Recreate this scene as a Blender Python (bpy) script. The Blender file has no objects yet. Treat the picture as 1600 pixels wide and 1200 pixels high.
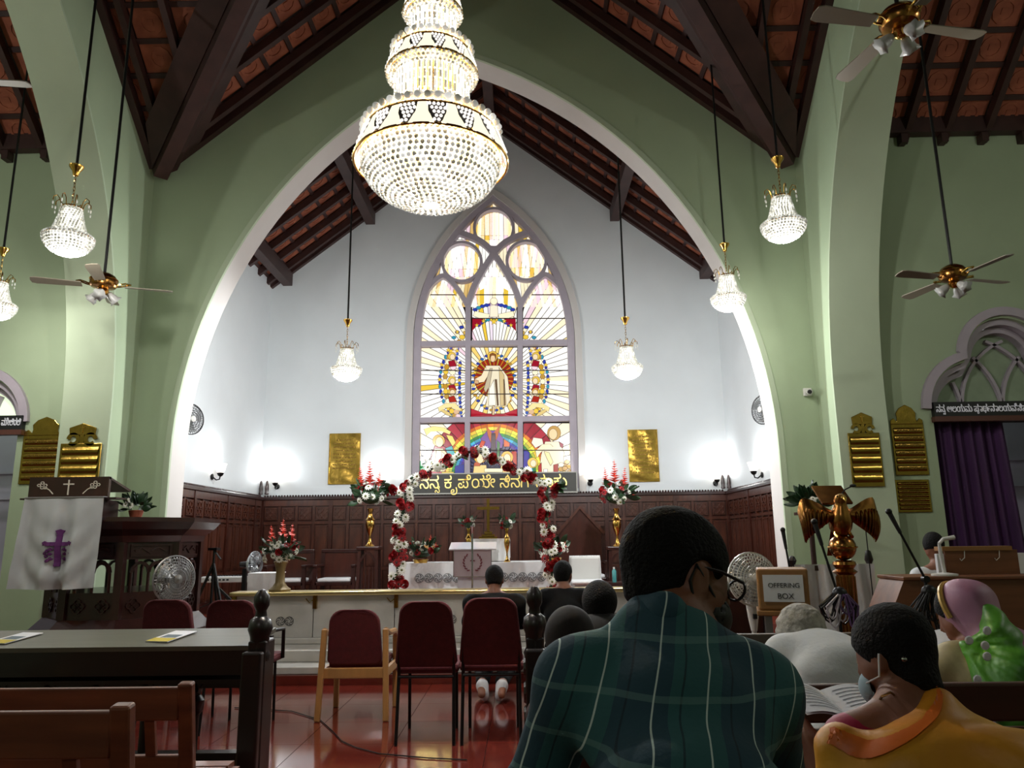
import bpy, math, random
import numpy as np
from mathutils import Vector, Matrix, Euler
random.seed(7)
PI = math.pi
SC = bpy.context.scene
COL = SC.collection

# ------------------------------------------------------------------ camera, world, exposure
FPX, EYE = 1172.48, 1.28
RC = np.array([[0.99982502, 0.0148088, 0.01142896],
               [0.01419669, -0.20285514, -0.97910584],
               [-0.01218096, 0.97909677, -0.20302988]])
cam_d = bpy.data.cameras.new('camera')
cam_d.sensor_width = 36.0
cam_d.lens = FPX / 1600 * 36.0
cam_d.clip_start = 0.05
cam_d.clip_end = 200
cam = bpy.data.objects.new('camera', cam_d)
COL.objects.link(cam)
M4 = Matrix([list(r) for r in RC]).to_4x4()
M4.translation = (0, 0, EYE)
cam.matrix_world = M4
SC.camera = cam

world = bpy.data.worlds.new('overcast_sky')
SC.world = world
world.use_nodes = True
world.node_tree.nodes['Background'].inputs[0].default_value = (0.75, 0.82, 0.9, 1)
world.node_tree.nodes['Background'].inputs[1].default_value = 0.9
SC.view_settings.view_transform = 'Standard'
SC.view_settings.look = 'None'
SC.view_settings.gamma = 1
SC.view_settings.exposure = 0.68
SC.view_settings.use_curve_mapping = False


def P(u, v, Y):
    """point of the place seen at pixel u, v (1600 x 1200) at the distance Y down the church"""
    d = RC @ np.array([(u - 800) / FPX, -(v - 600) / FPX, -1.0])
    d = d * (Y / d[1])
    return Vector((d[0], d[1], d[2] + EYE))


def PX(u, v, X):
    d = RC @ np.array([(u - 800) / FPX, -(v - 600) / FPX, -1.0])
    d = d * (X / d[0])
    return Vector((d[0], d[1], d[2] + EYE))


# ------------------------------------------------------------------ mesh helpers
class MB:
    def __init__(s):
        s.v, s.f, s.m = [], [], []

    def add(s, vs, fs, mi=0):
        o = len(s.v)
        s.v += [tuple(p) for p in vs]
        s.f += [tuple(i + o for i in f) for f in fs]
        s.m += [mi] * len(fs)
        return s

    def box(s, c, d, M=None, mi=0):
        x, y, z = d[0] / 2, d[1] / 2, d[2] / 2
        vs = [Vector((sx * x, sy * y, sz * z)) for sx in (-1, 1) for sy in (-1, 1) for sz in (-1, 1)]
        c = Vector(c)
        vs = [(M @ p if M else p) + c for p in vs]
        return s.add(vs, [(0, 1, 3, 2), (4, 6, 7, 5), (0, 4, 5, 1), (2, 3, 7, 6), (0, 2, 6, 4), (1, 5, 7, 3)], mi)

    def bb(s, x0, x1, y0, y1, z0, z1, mi=0):
        return s.box(((x0 + x1) / 2, (y0 + y1) / 2, (z0 + z1) / 2), (abs(x1 - x0), abs(y1 - y0), abs(z1 - z0)), None, mi)

    def bar(s, p0, p1, w, h, up=(0, 0, 1), mi=0):
        p0, p1 = Vector(p0), Vector(p1)
        d = p1 - p0
        L = d.length
        d.normalize()
        up = Vector(up)
        if abs(d.dot(up.normalized())) > .98:
            up = Vector((0, 1, 0))
        sx = d.cross(up).normalized()
        uz = sx.cross(d).normalized()
        M = Matrix((sx, d, uz)).transposed()
        return s.box((p0 + p1) / 2, (w, L, h), M, mi)

    def ring(s, c, ax, r, n):
        ax = Vector(ax).normalized()
        a = ax.orthogonal().normalized()
        b = ax.cross(a)
        return [Vector(c) + a * (r * math.cos(2 * PI * i / n)) + b * (r * math.sin(2 * PI * i / n)) for i in range(n)]

    def cyl(s, p0, p1, r0, r1=None, n=12, mi=0):
        r1 = r0 if r1 is None else r1
        ax = Vector(p1) - Vector(p0)
        vs = s.ring(p0, ax, r0, n) + s.ring(p1, ax, r1, n)
        fs = [(i, (i + 1) % n, n + (i + 1) % n, n + i) for i in range(n)] + [tuple(range(n))[::-1], tuple(range(n, 2 * n))]
        return s.add(vs, fs, mi)

    def tube(s, pts, r, n=8, mi=0, closed=False):
        pts = [Vector(p) for p in pts]
        k = len(pts)
        rs = r if isinstance(r, (list, tuple)) else [r] * k
        ts = []
        for i in range(k):
            a = pts[(i - 1) % k] if (closed or i > 0) else pts[i]
            b = pts[(i + 1) % k] if (closed or i < k - 1) else pts[i]
            t = b - a
            ts.append(t.normalized() if t.length > 1e-9 else Vector((0, 0, 1)))
        a = ts[0].orthogonal().normalized()
        vs = []
        for i in range(k):
            a = a - ts[i] * a.dot(ts[i])
            if a.length < 1e-6:
                a = ts[i].orthogonal()
            a.normalize()
            b = ts[i].cross(a)
            vs += [pts[i] + a * (rs[i] * math.cos(2 * PI * j / n)) + b * (rs[i] * math.sin(2 * PI * j / n)) for j in range(n)]
        fs = []
        for i in range(k if closed else k - 1):
            i2 = (i + 1) % k
            fs += [(i * n + j, i * n + (j + 1) % n, i2 * n + (j + 1) % n, i2 * n + j) for j in range(n)]
        if not closed:
            fs += [tuple(range(n))[::-1], tuple(range((k - 1) * n, k * n))]
        return s.add(vs, fs, mi)

    def lathe(s, prof, c=(0, 0, 0), n=20, M=None, mi=0):
        c = Vector(c)
        vs = []
        for r, z in prof:
            for j in range(n):
                p = Vector((r * math.cos(2 * PI * j / n), r * math.sin(2 * PI * j / n), z))
                vs.append((M @ p if M else p) + c)
        k = len(prof)
        fs = [(i * n + j, i * n + (j + 1) % n, (i + 1) * n + (j + 1) % n, (i + 1) * n + j) for i in range(k - 1) for j in range(n)]
        if prof[0][0] > 1e-4:
            fs.append(tuple(range(n))[::-1])
        if prof[-1][0] > 1e-4:
            fs.append(tuple(range((k - 1) * n, k * n)))
        return s.add(vs, fs, mi)

    def sphere(s, c, r, n=10, m=6, M=None, mi=0):
        r = r if isinstance(r, (tuple, list, Vector)) else (r, r, r)
        c = Vector(c)
        vs = []
        for i in range(m + 1):
            th = PI * i / m
            for j in range(n):
                ph = 2 * PI * j / n
                p = Vector((r[0] * math.sin(th) * math.cos(ph), r[1] * math.sin(th) * math.sin(ph), r[2] * math.cos(th)))
                vs.append((M @ p if M else p) + c)
        fs = [(i * n + j, (i + 1) * n + j, (i + 1) * n + (j + 1) % n, i * n + (j + 1) % n) for i in range(m) for j in range(n)]
        return s.add(vs, fs, mi)

    def prism(s, poly, fn0, fn1, mi=0):
        """poly of 2-D points, fn0/fn1 map a 2-D point to the front and the back face"""
        n = len(poly)
        vs = [fn0(*p) for p in poly] + [fn1(*p) for p in poly]
        fs = [tuple(range(n)), tuple(range(n, 2 * n))[::-1]] + [(i, n + i, n + (i + 1) % n, (i + 1) % n) for i in range(n)]
        return s.add(vs, fs, mi)

    def strip(s, pts, w, fn, d, closed=False, mi=0):
        """a bar of width w along a 2-D path, fn(a, b, depth) maps to 3-D, d = (front, back)"""
        k = len(pts)
        L, Rr = [], []
        for i in range(k):
            a = pts[(i - 1) % k] if (closed or i > 0) else pts[i]
            b = pts[(i + 1) % k] if (closed or i < k - 1) else pts[i]
            tx, ty = b[0] - a[0], b[1] - a[1]
            l = math.hypot(tx, ty) or 1
            nx, ny = -ty / l * w / 2, tx / l * w / 2
            L.append((pts[i][0] + nx, pts[i][1] + ny))
            Rr.append((pts[i][0] - nx, pts[i][1] - ny))
        vs = []
        for i in range(k):
            vs += [fn(*L[i], d[0]), fn(*Rr[i], d[0]), fn(*Rr[i], d[1]), fn(*L[i], d[1])]
        fs = []
        for i in range(k if closed else k - 1):
            a, b = 4 * i, 4 * ((i + 1) % k)
            fs += [(a + q, a + (q + 1) % 4, b + (q + 1) % 4, b + q) for q in range(4)]
        if not closed:
            fs += [(3, 2, 1, 0), tuple(4 * (k - 1) + q for q in range(4))]
        return s.add(vs, fs, mi)

    def grid(s, fn, nu, nv, mi=0, wrap=False):
        vs = [fn(i / nu, j / nv) for i in range(nu + 1) for j in range(nv + 1)]
        w = nv + 1
        return s.add(vs, [(i * w + j, (i + 1) * w + j, (i + 1) * w + j + 1, i * w + j + 1) for i in range(nu) for j in range(nv)], mi)

    def mesh(s, name, mats, smooth=False):
        me = bpy.data.meshes.new(name)
        me.from_pydata([tuple(p) for p in s.v], [], s.f)
        mats = mats if isinstance(mats, (list, tuple)) else [mats]
        for m in mats:
            me.materials.append(m)
        if len(mats) > 1:
            me.polygons.foreach_set('material_index', s.m)
        fix_normals(me)
        if smooth:
            me.polygons.foreach_set('use_smooth', [True] * len(me.polygons))
            if smooth != 'all':
                try:
                    me.set_sharp_from_angle(angle=math.radians(40))
                except Exception:
                    pass
        me.update()
        return me

    def obj(s, name, mats, parent=None, smooth=False, W=False, bevel=0):
        o = bpy.data.objects.new(name, s.mesh(name, mats, smooth))
        COL.objects.link(o)
        if parent:
            o.parent = parent
            if W:
                o.location = -wloc(parent)
        if bevel:
            b = o.modifiers.new('bevel', 'BEVEL')
            b.width = bevel
            b.segments = 2
            b.limit_method = 'ANGLE'
        return o


import bmesh


def fix_normals(me):
    bm = bmesh.new()
    bm.from_mesh(me)
    bmesh.ops.recalc_face_normals(bm, faces=bm.faces)
    bm.to_mesh(me)
    bm.free()


def wloc(o):
    l = Vector(o.location)
    while o.parent:
        o = o.parent
        l += Vector(o.location)
    return l


def tag(o, label, cat, group=None, kind=None):
    if label:
        o['label'] = label
    if cat:
        o['category'] = cat
    if group:
        o['group'] = group
    if kind:
        o['kind'] = kind
    return o


def thing(name, label, cat, loc=(0, 0, 0), rz=0, group=None):
    o = bpy.data.objects.new(name, None)
    COL.objects.link(o)
    o.empty_display_size = .1
    o.location = loc
    o.rotation_euler = (0, 0, rz)
    return tag(o, label, cat, group)


def struct(o):
    o['kind'] = 'structure'
    return o


def empty_part(name, parent, loc=(0, 0, 0)):
    o = bpy.data.objects.new(name, None)
    COL.objects.link(o)
    o.parent = parent
    o.location = loc
    return o


def copy_tree(o, parent=None):
    c = o.copy()
    COL.objects.link(c)
    c.parent = parent
    for ch in list(o.children):
        copy_tree(ch, c)
    return c


def inst(src_obj, name, parent, loc=(0, 0, 0), rot=None, scale=None, M=None):
    """another object on the same mesh"""
    o = bpy.data.objects.new(name, src_obj if isinstance(src_obj, bpy.types.Mesh) else src_obj.data)
    COL.objects.link(o)
    o.parent = parent
    if M is not None:
        o.matrix_local = M
    else:
        o.location = loc
        if rot:
            o.rotation_euler = rot
        if scale:
            o.scale = scale if isinstance(scale, (tuple, list)) else (scale,) * 3
    return o


# ------------------------------------------------------------------ materials
def rgb(r, g, b):
    f = lambda c: (c / 255 / 12.92) if c <= 10 else ((c / 255 + .055) / 1.055) ** 2.4
    return (f(r), f(g), f(b), 1)


MATS = {}


def mat(name, col, rough=.6, metal=0, var=0, scale=6, col2=None, bump=0, bscale=40, emit=0, ecol=None, coat=0, spec=None, stretch=None, trans=0):
    if name in MATS:
        return MATS[name]
    m = bpy.data.materials.new(name)
    m.use_nodes = True
    nt = m.node_tree
    b = nt.nodes['Principled BSDF']
    c = rgb(*col)
    b.inputs['Base Color'].default_value = c
    b.inputs['Roughness'].default_value = rough
    b.inputs['Metallic'].default_value = metal
    if coat:
        b.inputs['Coat Weight'].default_value = coat
        b.inputs['Coat Roughness'].default_value = .12
    if spec is not None:
        b.inputs['Specular IOR Level'].default_value = spec
    if trans:
        b.inputs['Transmission Weight'].default_value = trans
    if emit:
        b.inputs['Emission Color'].default_value = rgb(*ecol) if ecol else c
        b.inputs['Emission Strength'].default_value = emit
    tc = None
    if var or col2 or bump:
        tc = nt.nodes.new('ShaderNodeTexCoord')
        mp = nt.nodes.new('ShaderNodeMapping')
        if stretch:
            mp.inputs['Scale'].default_value = stretch
        nt.links.new(tc.outputs['Object'], mp.inputs['Vector'])
    if var or col2:
        no = nt.nodes.new('ShaderNodeTexNoise')
        no.inputs['Scale'].default_value = scale
        no.inputs['Detail'].default_value = 5
        nt.links.new(mp.outputs[0], no.inputs['Vector'])
        rmp = nt.nodes.new('ShaderNodeValToRGB')
        rmp.color_ramp.elements[0].position = .35
        rmp.color_ramp.elements[1].position = .68
        c2 = rgb(*col2) if col2 else tuple(x * (1 - var) for x in c[:3]) + (1,)
        rmp.color_ramp.elements[0].color = c2
        rmp.color_ramp.elements[1].color = c
        nt.links.new(no.outputs['Fac'], rmp.inputs['Fac'])
        nt.links.new(rmp.outputs['Color'], b.inputs['Base Color'])
    if bump:
        n2 = nt.nodes.new('ShaderNodeTexNoise')
        n2.inputs['Scale'].default_value = bscale
        n2.inputs['Detail'].default_value = 3
        nt.links.new(mp.outputs[0], n2.inputs['Vector'])
        bp = nt.nodes.new('ShaderNodeBump')
        bp.inputs['Strength'].default_value = bump
        bp.inputs['Distance'].default_value = .02
        nt.links.new(n2.outputs['Fac'], bp.inputs['Height'])
        nt.links.new(bp.outputs['Normal'], b.inputs['Normal'])
    MATS[name] = m
    return m


GREEN = mat('green_plaster', (164, 180, 148), .75, var=.10, scale=1.2, bump=.05, bscale=8)
GREENL = mat('pale_green_plaster', (178, 192, 164), .75, var=.08, scale=1.5, bump=.05, bscale=8)
WHITE = mat('white_plaster', (222, 226, 228), .7, var=.05, scale=1.5, bump=.04, bscale=8)
REVEAL = mat('grey_white_plaster', (205, 200, 196), .7, var=.05, scale=2)
STONE = mat('lavender_stone', (176, 166, 176), .65, var=.08, scale=5)
TIMBER = mat('dark_roof_timber', (64, 38, 34), .5, var=.35, scale=5, stretch=(1, 1, 1))
TILE = mat('terracotta_ceiling_tile', (164, 94, 66), .8, col2=(134, 72, 50), scale=5)
DARKWOOD = mat('dark_polished_wood', (52, 22, 18), .3, var=.4, scale=4, stretch=(3, 3, .6), coat=.3)
BLACKWOOD = mat('blackened_wood', (24, 13, 12), .35, var=.3, scale=5, coat=.2)
PANEL = mat('red_brown_panelling', (84, 43, 28), .32, col2=(62, 30, 20), scale=5, stretch=(4, 4, .7), coat=.35)
PANELD = mat('dark_panelling', (66, 28, 18), .3, var=.3, scale=5, stretch=(4, 4, .7), coat=.3)
BROWNWOOD = mat('brown_bench_wood', (134, 74, 46), .42, col2=(106, 54, 34), scale=4, stretch=(.6, 5, 5), coat=.1)
LIGHTWOOD = mat('light_beech_wood', (176, 128, 74), .4, var=.15, scale=5, stretch=(4, 4, .6))
BRASS = mat('polished_brass', (214, 170, 88), .16, 1, var=.15, scale=8)
OLDBRASS = mat('hammered_brass_plate', (176, 142, 66), .22, 1, var=.25, scale=5, bump=.25, bscale=9)
GOLD = mat('gold_lettering', (232, 205, 120), .3, .7, emit=.12)
IRON = mat('black_painted_metal', (16, 15, 15), .4, .3)
CHROME = mat('chrome_steel', (200, 200, 205), .15, 1)
MARBLE = mat('grey_white_marble', (196, 192, 186), .3, col2=(172, 168, 162), scale=3, coat=.2)
MAROON = mat('maroon_upholstery', (86, 17, 24), .85, var=.2, scale=30, bump=.1, bscale=150)
LINEN = mat('white_linen', (222, 222, 222), .85, var=.05, scale=10, bump=.05, bscale=90)
PLASTIC = mat('white_plastic', (205, 203, 198), .35)
PAPER = mat('white_paper', (226, 226, 230), .7)
BLACK = mat('matte_black', (14, 13, 14), .6)
LEAF = mat('dark_green_leaf', (32, 62, 30), .5, var=.4, scale=12)
# ------------------------------------------------------------------ the building
XC, XL, XR = -0.575, -4.75, 3.60          # crossing: axis, left wall, right wall
YC, YA, YA2 = 4.83, 9.0, 9.45             # crossing centre, chancel arch front and rear
YN = 0.66                                 # near side of the crossing
ZE, ZR, SL = 6.11, 9.62, 0.841            # eaves, ridge, slope
XB, XCL, XCR, YB = -0.52, -4.87, 3.83, 14.0   # chancel
ZCH = 0.25                                # chancel floor
YT = 8.75                                 # far wall of the transepts
TW = 0.55                                 # thickness of the transept arch walls
XLT, XRT = -10.2, 9.2                     # transept ends
YBACK = -8.0


def arc_pts(cx, cz, r, a0, a1, n):
    return [(cx + r * math.cos(a0 + (a1 - a0) * i / n), cz + r * math.sin(a0 + (a1 - a0) * i / n)) for i in range(n + 1)]


def pointed(c, half, zs, off, n=28):
    """pointed arch from the right spring over the apex to the left spring"""
    r = half + off
    at_ = math.acos(off / r)
    right = arc_pts(c - off, zs, r, 0, at_, n)
    left = [(2 * c - x, z) for x, z in reversed(right)]
    return right + left[1:]


# floor of red tiles with fine joints
fl = struct(MB().bb(XLT, XRT, YBACK, 15, -.12, -.012).obj('floor', mat('floor_bed', (70, 26, 20), .6)))
RED = mat('red_polished_floor_tile', (114, 42, 32), .09, col2=(94, 33, 26), scale=2.5, coat=.5)
tile_b = MB()
tile_b.bb(-.298, .298, -.298, .298, -.012, 0)
tme = tile_b.mesh('floor_tile', RED)
k = 0
for i in range(-6, 4):
    for j in range(3, 14):
        inst(tme, 'floor_tile', fl, (i * .6 + .05, j * .6 + .1, 0))
rest = MB()
rest.bb(XLT, -3.85, 1.6, YA, -.012, 0)
rest.bb(2.15, XRT, 1.6, YA, -.012, 0)
rest.bb(XLT, XRT, YBACK, 1.6, -.012, 0)
rest.bb(-3.85, 2.15, 8.2, YA, -.012, 0)
rest.obj('floor_paving', RED, fl)

# chancel arch wall (green face) with its grey-white reveal
ARC = pointed(-.583, 3.70, 2.3, 2.06)
poly = [(XL - .3, 0), (XL - .3, ZE - .25), (XC, ZR + .2), (XR + .3, ZE - .25), (XR + .3, 0), (-.583 + 3.70, 0)] + ARC + [(-.583 - 3.70, 0)]
wa = struct(MB().prism(poly, lambda x, z: (x, YA, z), lambda x, z: (x, YA2, z)).obj('wall_chancel_arch', GREEN))
lin = [(-.583 + 3.70, 0.0)] + ARC + [(-.583 - 3.70, 0.0)]
rv = MB()
rv.strip([(x, z) for x, z in lin], .03, lambda x, z, d: (x, d, z), (YA + .025, YA2 + .012))
struct(rv.obj('trim_1', REVEAL, smooth=True))
edge = MB()
edge.strip(lin, .07, lambda x, z, d: (x, d, z), (YA - .012, YA + .03))
struct(edge.obj('trim_2', GREENL, smooth=True))


# transept arch walls left and right
def side_arch(name, x0, x1, tname):
    hy = 8.5 - YC
    r = 8.5 - 2.9
    off = r - hy
    A = pointed(YC, hy, 2.8, off)
    poly = [(YN - .3, 0), (YN - .3, ZE - .25), (YC, ZR + .15), (YA, ZE), (YA, 0), (8.5, 0)] + A + [(2 * YC - 8.5, 0)]
    struct(MB().prism(poly, lambda y, z: (x0, y, z), lambda y, z: (x1, y, z)).obj(name, GREEN))
    l2 = [(8.5, 0.)] + A + [(2 * YC - 8.5, 0.)]
    t = MB()
    t.strip(l2, .03, lambda y, z, d: (d, y, z), (x0 - .012, x1 + .012))
    struct(t.obj(tname, GREENL, smooth=True))


side_arch('wall_left', XL - TW, XL, 'trim_3')
side_arch('wall_right', XR, XR + TW, 'trim_4')


# trefoil headed opening outline (x, z), c centre, w half width, zs spring, closed down to z0
def trefoil(c, w, zs, z0, g=0, n=10):
    w2 = w + g
    pts = [(c + w2, z0)]
    pts += arc_pts(c + w * .42, zs, w * .58 + g, 0, math.radians(78), n)
    pts += [p for p in arc_pts(c, zs + w * .62, w * .50 + g, math.radians(8), math.radians(172), n * 2)]
    pts += arc_pts(c - w * .42, zs, w * .58 + g, math.radians(102), PI, n)
    pts.append((c - w2, z0))
    return pts


def transept_wall(name, xa, xb, c, w, zs):
    """far wall of a transept with a trefoil door opening, built as two halves and a head"""
    tf = trefoil(c, w, zs, 0)
    poly = [(xa, 0), (xa, ZE + .25), (xb, ZE + .25), (xb, 0)] + tf
    struct(MB().prism(poly, lambda x, z: (x, YT, z), lambda x, z: (x, YT + .45, z)).obj(name, GREENL if 0 else GREEN))


TLC, TLW = -6.95, 0.98     # left trefoil door centre and half width
TRC, TRW = 5.80, 0.98
TZS = 2.72
transept_wall('wall_left_transept', XLT, XL - TW + .05, TLC, TLW, TZS)
transept_wall('wall_right_transept', XR + TW - .05, XRT, TRC, TRW, TZS)
# end walls and near walls, nave
sh = MB()
struct(MB().bb(XLT - .3, XLT, YN, YT + .45, 0, ZR).obj('wall_left_end', GREEN))
struct(MB().bb(XRT, XRT + .3, YN, YT + .45, 0, ZR).obj('wall_right_end', GREEN))
struct(MB().bb(XLT, XL - TW, YN - .3, YN, 0, ZE + .3).obj('wall_left_near', GREEN))
struct(MB().bb(XR + TW, XRT, YN - .3, YN, 0, ZE + .3).obj('wall_right_near', GREEN))
struct(MB().bb(XL - .3, XL, YBACK, YN, 0, ZE + .2).obj('wall_nave_left', GREEN))
struct(MB().bb(XR, XR + .3, YBACK, YN, 0, ZE + .2).obj('wall_nave_right', GREEN))
struct(MB().bb(XL - .3, XR + .3, YBACK - .3, YBACK, 0, ZR + .3).obj('wall_nave_back', GREEN))

# trefoil hood mouldings, fanlights with tracery and panes, lintels
GLASSG = mat('pale_green_fanlight_glass', (150, 165, 140), .15, var=.2, scale=3)
GLASSL = mat('daylit_fanlight_glass', (205, 220, 190), .2, emit=.75, ecol=(205, 222, 190))


def fanlight(n, c, w, zs, glass, zl):
    root = bpy.data.objects.new('window_%d' % n, None)
    COL.objects.link(root)
    root.location = (c, YT, zl)
    struct(root)
    fn = lambda x, z, d: (x - c, d, z - zl)
    for g, wd, d in ((.075, .10, (-.05, .10)), (-.03, .08, (.06, .22)), (-.11, .07, (.16, .32))):
        tf = trefoil(c, w, zs, zl, g)
        MB().strip(tf, wd, fn, d).obj('moulding', STONE, root, smooth=True)
    # panes between the bars: one sheet of glass per bay, bars over them
    tf = trefoil(c, w, zs, zl, -.13)
    MB().prism(tf, lambda x, z: fn(x, z, .27), lambda x, z: fn(x, z, .28)).obj('pane', glass, root)
    bars = []
    bw = w * .5
    for kx in (-1, 0, 1):
        xa = c + kx * bw
        # intersecting arcs springing from each mullion foot
        for sgn in (-1, 1):
            arc = [(xa + sgn * (bw * 1.9 - bw * 1.9 * math.cos(t)), zl + bw * 1.9 * math.sin(t)) for t in [i * .1 for i in range(0, 13)]]
            arc = [p for p in arc if inside(tf, p)]
            if len(arc) > 2:
                bars.append(arc)
    for b in bars:
        MB().strip(b, .035, fn, (.22, .29)).obj('glazing_bar', STONE, root)
    return root


def inside(poly, p):
    x, y = p
    r = False
    n = len(poly)
    for i in range(n):
        x1, y1 = poly[i]
        x2, y2 = poly[(i + 1) % n]
        if (y1 > y) != (y2 > y) and x < (x2 - x1) * (y - y1) / (y2 - y1) + x1:
            r = not r
    return r


ZLIN = 2.72
fanlight(1, TLC, TLW, TZS, GLASSL, ZLIN)
fanlight(2, TRC, TRW, TZS, GLASSG, ZLIN)
# what lies beyond the doors: pale lavender porches
PORCH = mat('lavender_porch_plaster', (196, 190, 208), .8, var=.04, scale=1.5)
for nm, c in (('wall_porch_left', TLC), ('wall_porch_right', TRC)):
    p = MB()
    p.bb(c - 1.3, c + 1.3, 10.3, 10.4, 0, 3.6)
    p.bb(c - 1.4, c - 1.3, YT + .46, 10.4, 0, 3.6)
    p.bb(c + 1.3, c + 1.4, YT + .46, 10.4, 0, 3.6)
    if c > 0:
        p.bb(c - 1.4, c + 1.4, 9.7, 10.4, 3.6, 3.7)
    p.bb(c - 1.3, c + 1.3, 10.26, 10.3, 1.9, 1.94)
    p.bb(c - 1.3, c + 1.3, 10.26, 10.3, 2.25, 2.29)
    struct(p.obj(nm, PORCH))


# ------------------------------------------------------------------ text meshes
def text_mb(body, size, ext):
    """lettering from Blender's own built-in font, every glyph its own piece: list of (mesh, x)"""
    cu = bpy.data.curves.new('lettering', 'FONT')
    cu.body = body
    cu.size = size
    cu.extrude = ext
    o = bpy.data.objects.new('lettering', cu)
    COL.objects.link(o)
    dg = bpy.context.evaluated_depsgraph_get()
    me = bpy.data.meshes.new_from_object(o.evaluated_get(dg))
    bpy.data.objects.remove(o)
    bpy.data.curves.remove(cu)
    return me


def kannada(items, size, ext):
    """items: (glyph, dx, dz, scale) run together left to right; advance measured from the glyph width"""
    mb = MB()
    x = 0
    for it in items:
        g, dx, dz, sc, adv = it
        if g == ' ':
            x += adv * size
            continue
        me = text_mb(g, size * sc, ext)
        vs = [v.co.copy() for v in me.vertices]
        if not vs:
            continue
        x0 = min(v.x for v in vs)
        x1 = max(v.x for v in vs)
        mb.add([(v.x - x0 + x + dx * size, -v.z, v.y + dz * size) for v in vs], [tuple(p.vertices) for p in me.polygons])
        if adv is None:
            x += (x1 - x0) + .05 * size + dx * size
        else:
            x += adv * size
        bpy.data.meshes.remove(me)
    xs = [p[0] for p in mb.v]
    return mb, min(xs), max(xs)


def lettering(items, parent, x0, x1, z0, z1, y, m, name='lettering'):
    """fit the run into the box x0..x1 (baseline z0, height z1 - z0) on a board facing -Y (parent-local)"""
    mb, a, b = kannada(items, 1.0, .02)
    sx = (x1 - x0) / (b - a)
    sz = (z1 - z0)
    mb.v = [(x0 + (p[0] - a) * sx, y + p[1] * .3, z0 + p[2] * sz) for p in mb.v]
    return mb.obj(name, m, parent)


G = lambda g, dx=0, dz=0, sc=1, adv=None: (g, dx, dz, sc, adv)
NNA = [G('\u0ca8'), G('\u0ca8'), G('\u0ca8', -.32, -.26, .52)]
SPC = G(' ', adv=.28)


def door_sign(label, x0, x1, items, tx0, tx1, name='text_board'):
    t = thing('door_text_board', label, 'sign', ((x0 + x1) / 2, YT - .02, 2.62))
    L = (x1 - x0) / 2
    MB().bb(-L, L, -.05, .03, 0, .17).obj('board', mat('black_sign_board', (16, 14, 18), .45), t)
    MB().bb(-L - .01, L + .01, -.06, .03, -.06, 0).obj('bottom_rail', mat('sign_rail_wood', (84, 46, 36), .45), t)
    lettering(items, t, tx0 - (x0 + x1) / 2, tx1 - (x0 + x1) / 2, .05, .165, -.055, mat('white_sign_paint', (226, 226, 232), .5, emit=.05))
    return t


pa, pb = P(1461, 650, YT - .03), P(1600, 650, YT - .03)
items = NNA + [SPC, G('\u0c86'), G('\u0cb2'), G('\u0caf'), G('\u0cb5'), G('\u0cc1', -.1), SPC, G('\u0caa'), G('\u0cb0', -.3, -.22, .42), G('\u0cbe', -.05), G('\u0ca5'), G('\u0cef', -.02, 0, .75), G('\u0ca8'), G('\u0cbe', -.1), G('\u0cb2'), G('\u0caf'), G('\u0cb5'), G('\u0cc6', -.35), G('\u0ca8'), G('\u0cbf', -.35), G('\u0cb8'), G('\u0cbf', -.35)]
door_sign('black board with white Kannada lettering over the purple curtain', P(1456, 650, YT).x, 6.85, items, pa.x, pb.x + .02)
pa, pb = P(6, 664, YT - .03), P(36, 664, YT - .03)
items = [G('\u0cae'), G('\u0cc6', -.3), G('\u0cd5', -.1), G('\u0cb2'), G('\u0cbf', -.35), G('\u0cb0'), G('\u0cb2'), G('\u0cbf', -.35)]
door_sign('black board with white Kannada lettering over the left doorway', -8.1, P(40, 664, YT).x, items, pa.x, pb.x)

# purple curtain in the right doorway
PURPLE = mat('purple_curtain_cloth', (66, 24, 78), .7, var=.35, scale=6, stretch=(3, 3, .15))
ct = thing('curtain', 'deep purple gathered curtain hanging in the right doorway', 'curtain', (5.35, YT + .13, .12))
MB().grid(lambda u, v: (-.50 + .86 * u + .10 * u * (1 - v), .035 * math.sin(u * 46) + .02 * math.sin(u * 17 + 1), 2.46 * v), 150, 8).obj('curtain_cloth', PURPLE, ct, smooth='all')
MB().cyl((-.6, 0, 2.46), (1.0, 0, 2.46), .015).obj('curtain_rod', IRON, ct)


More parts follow.
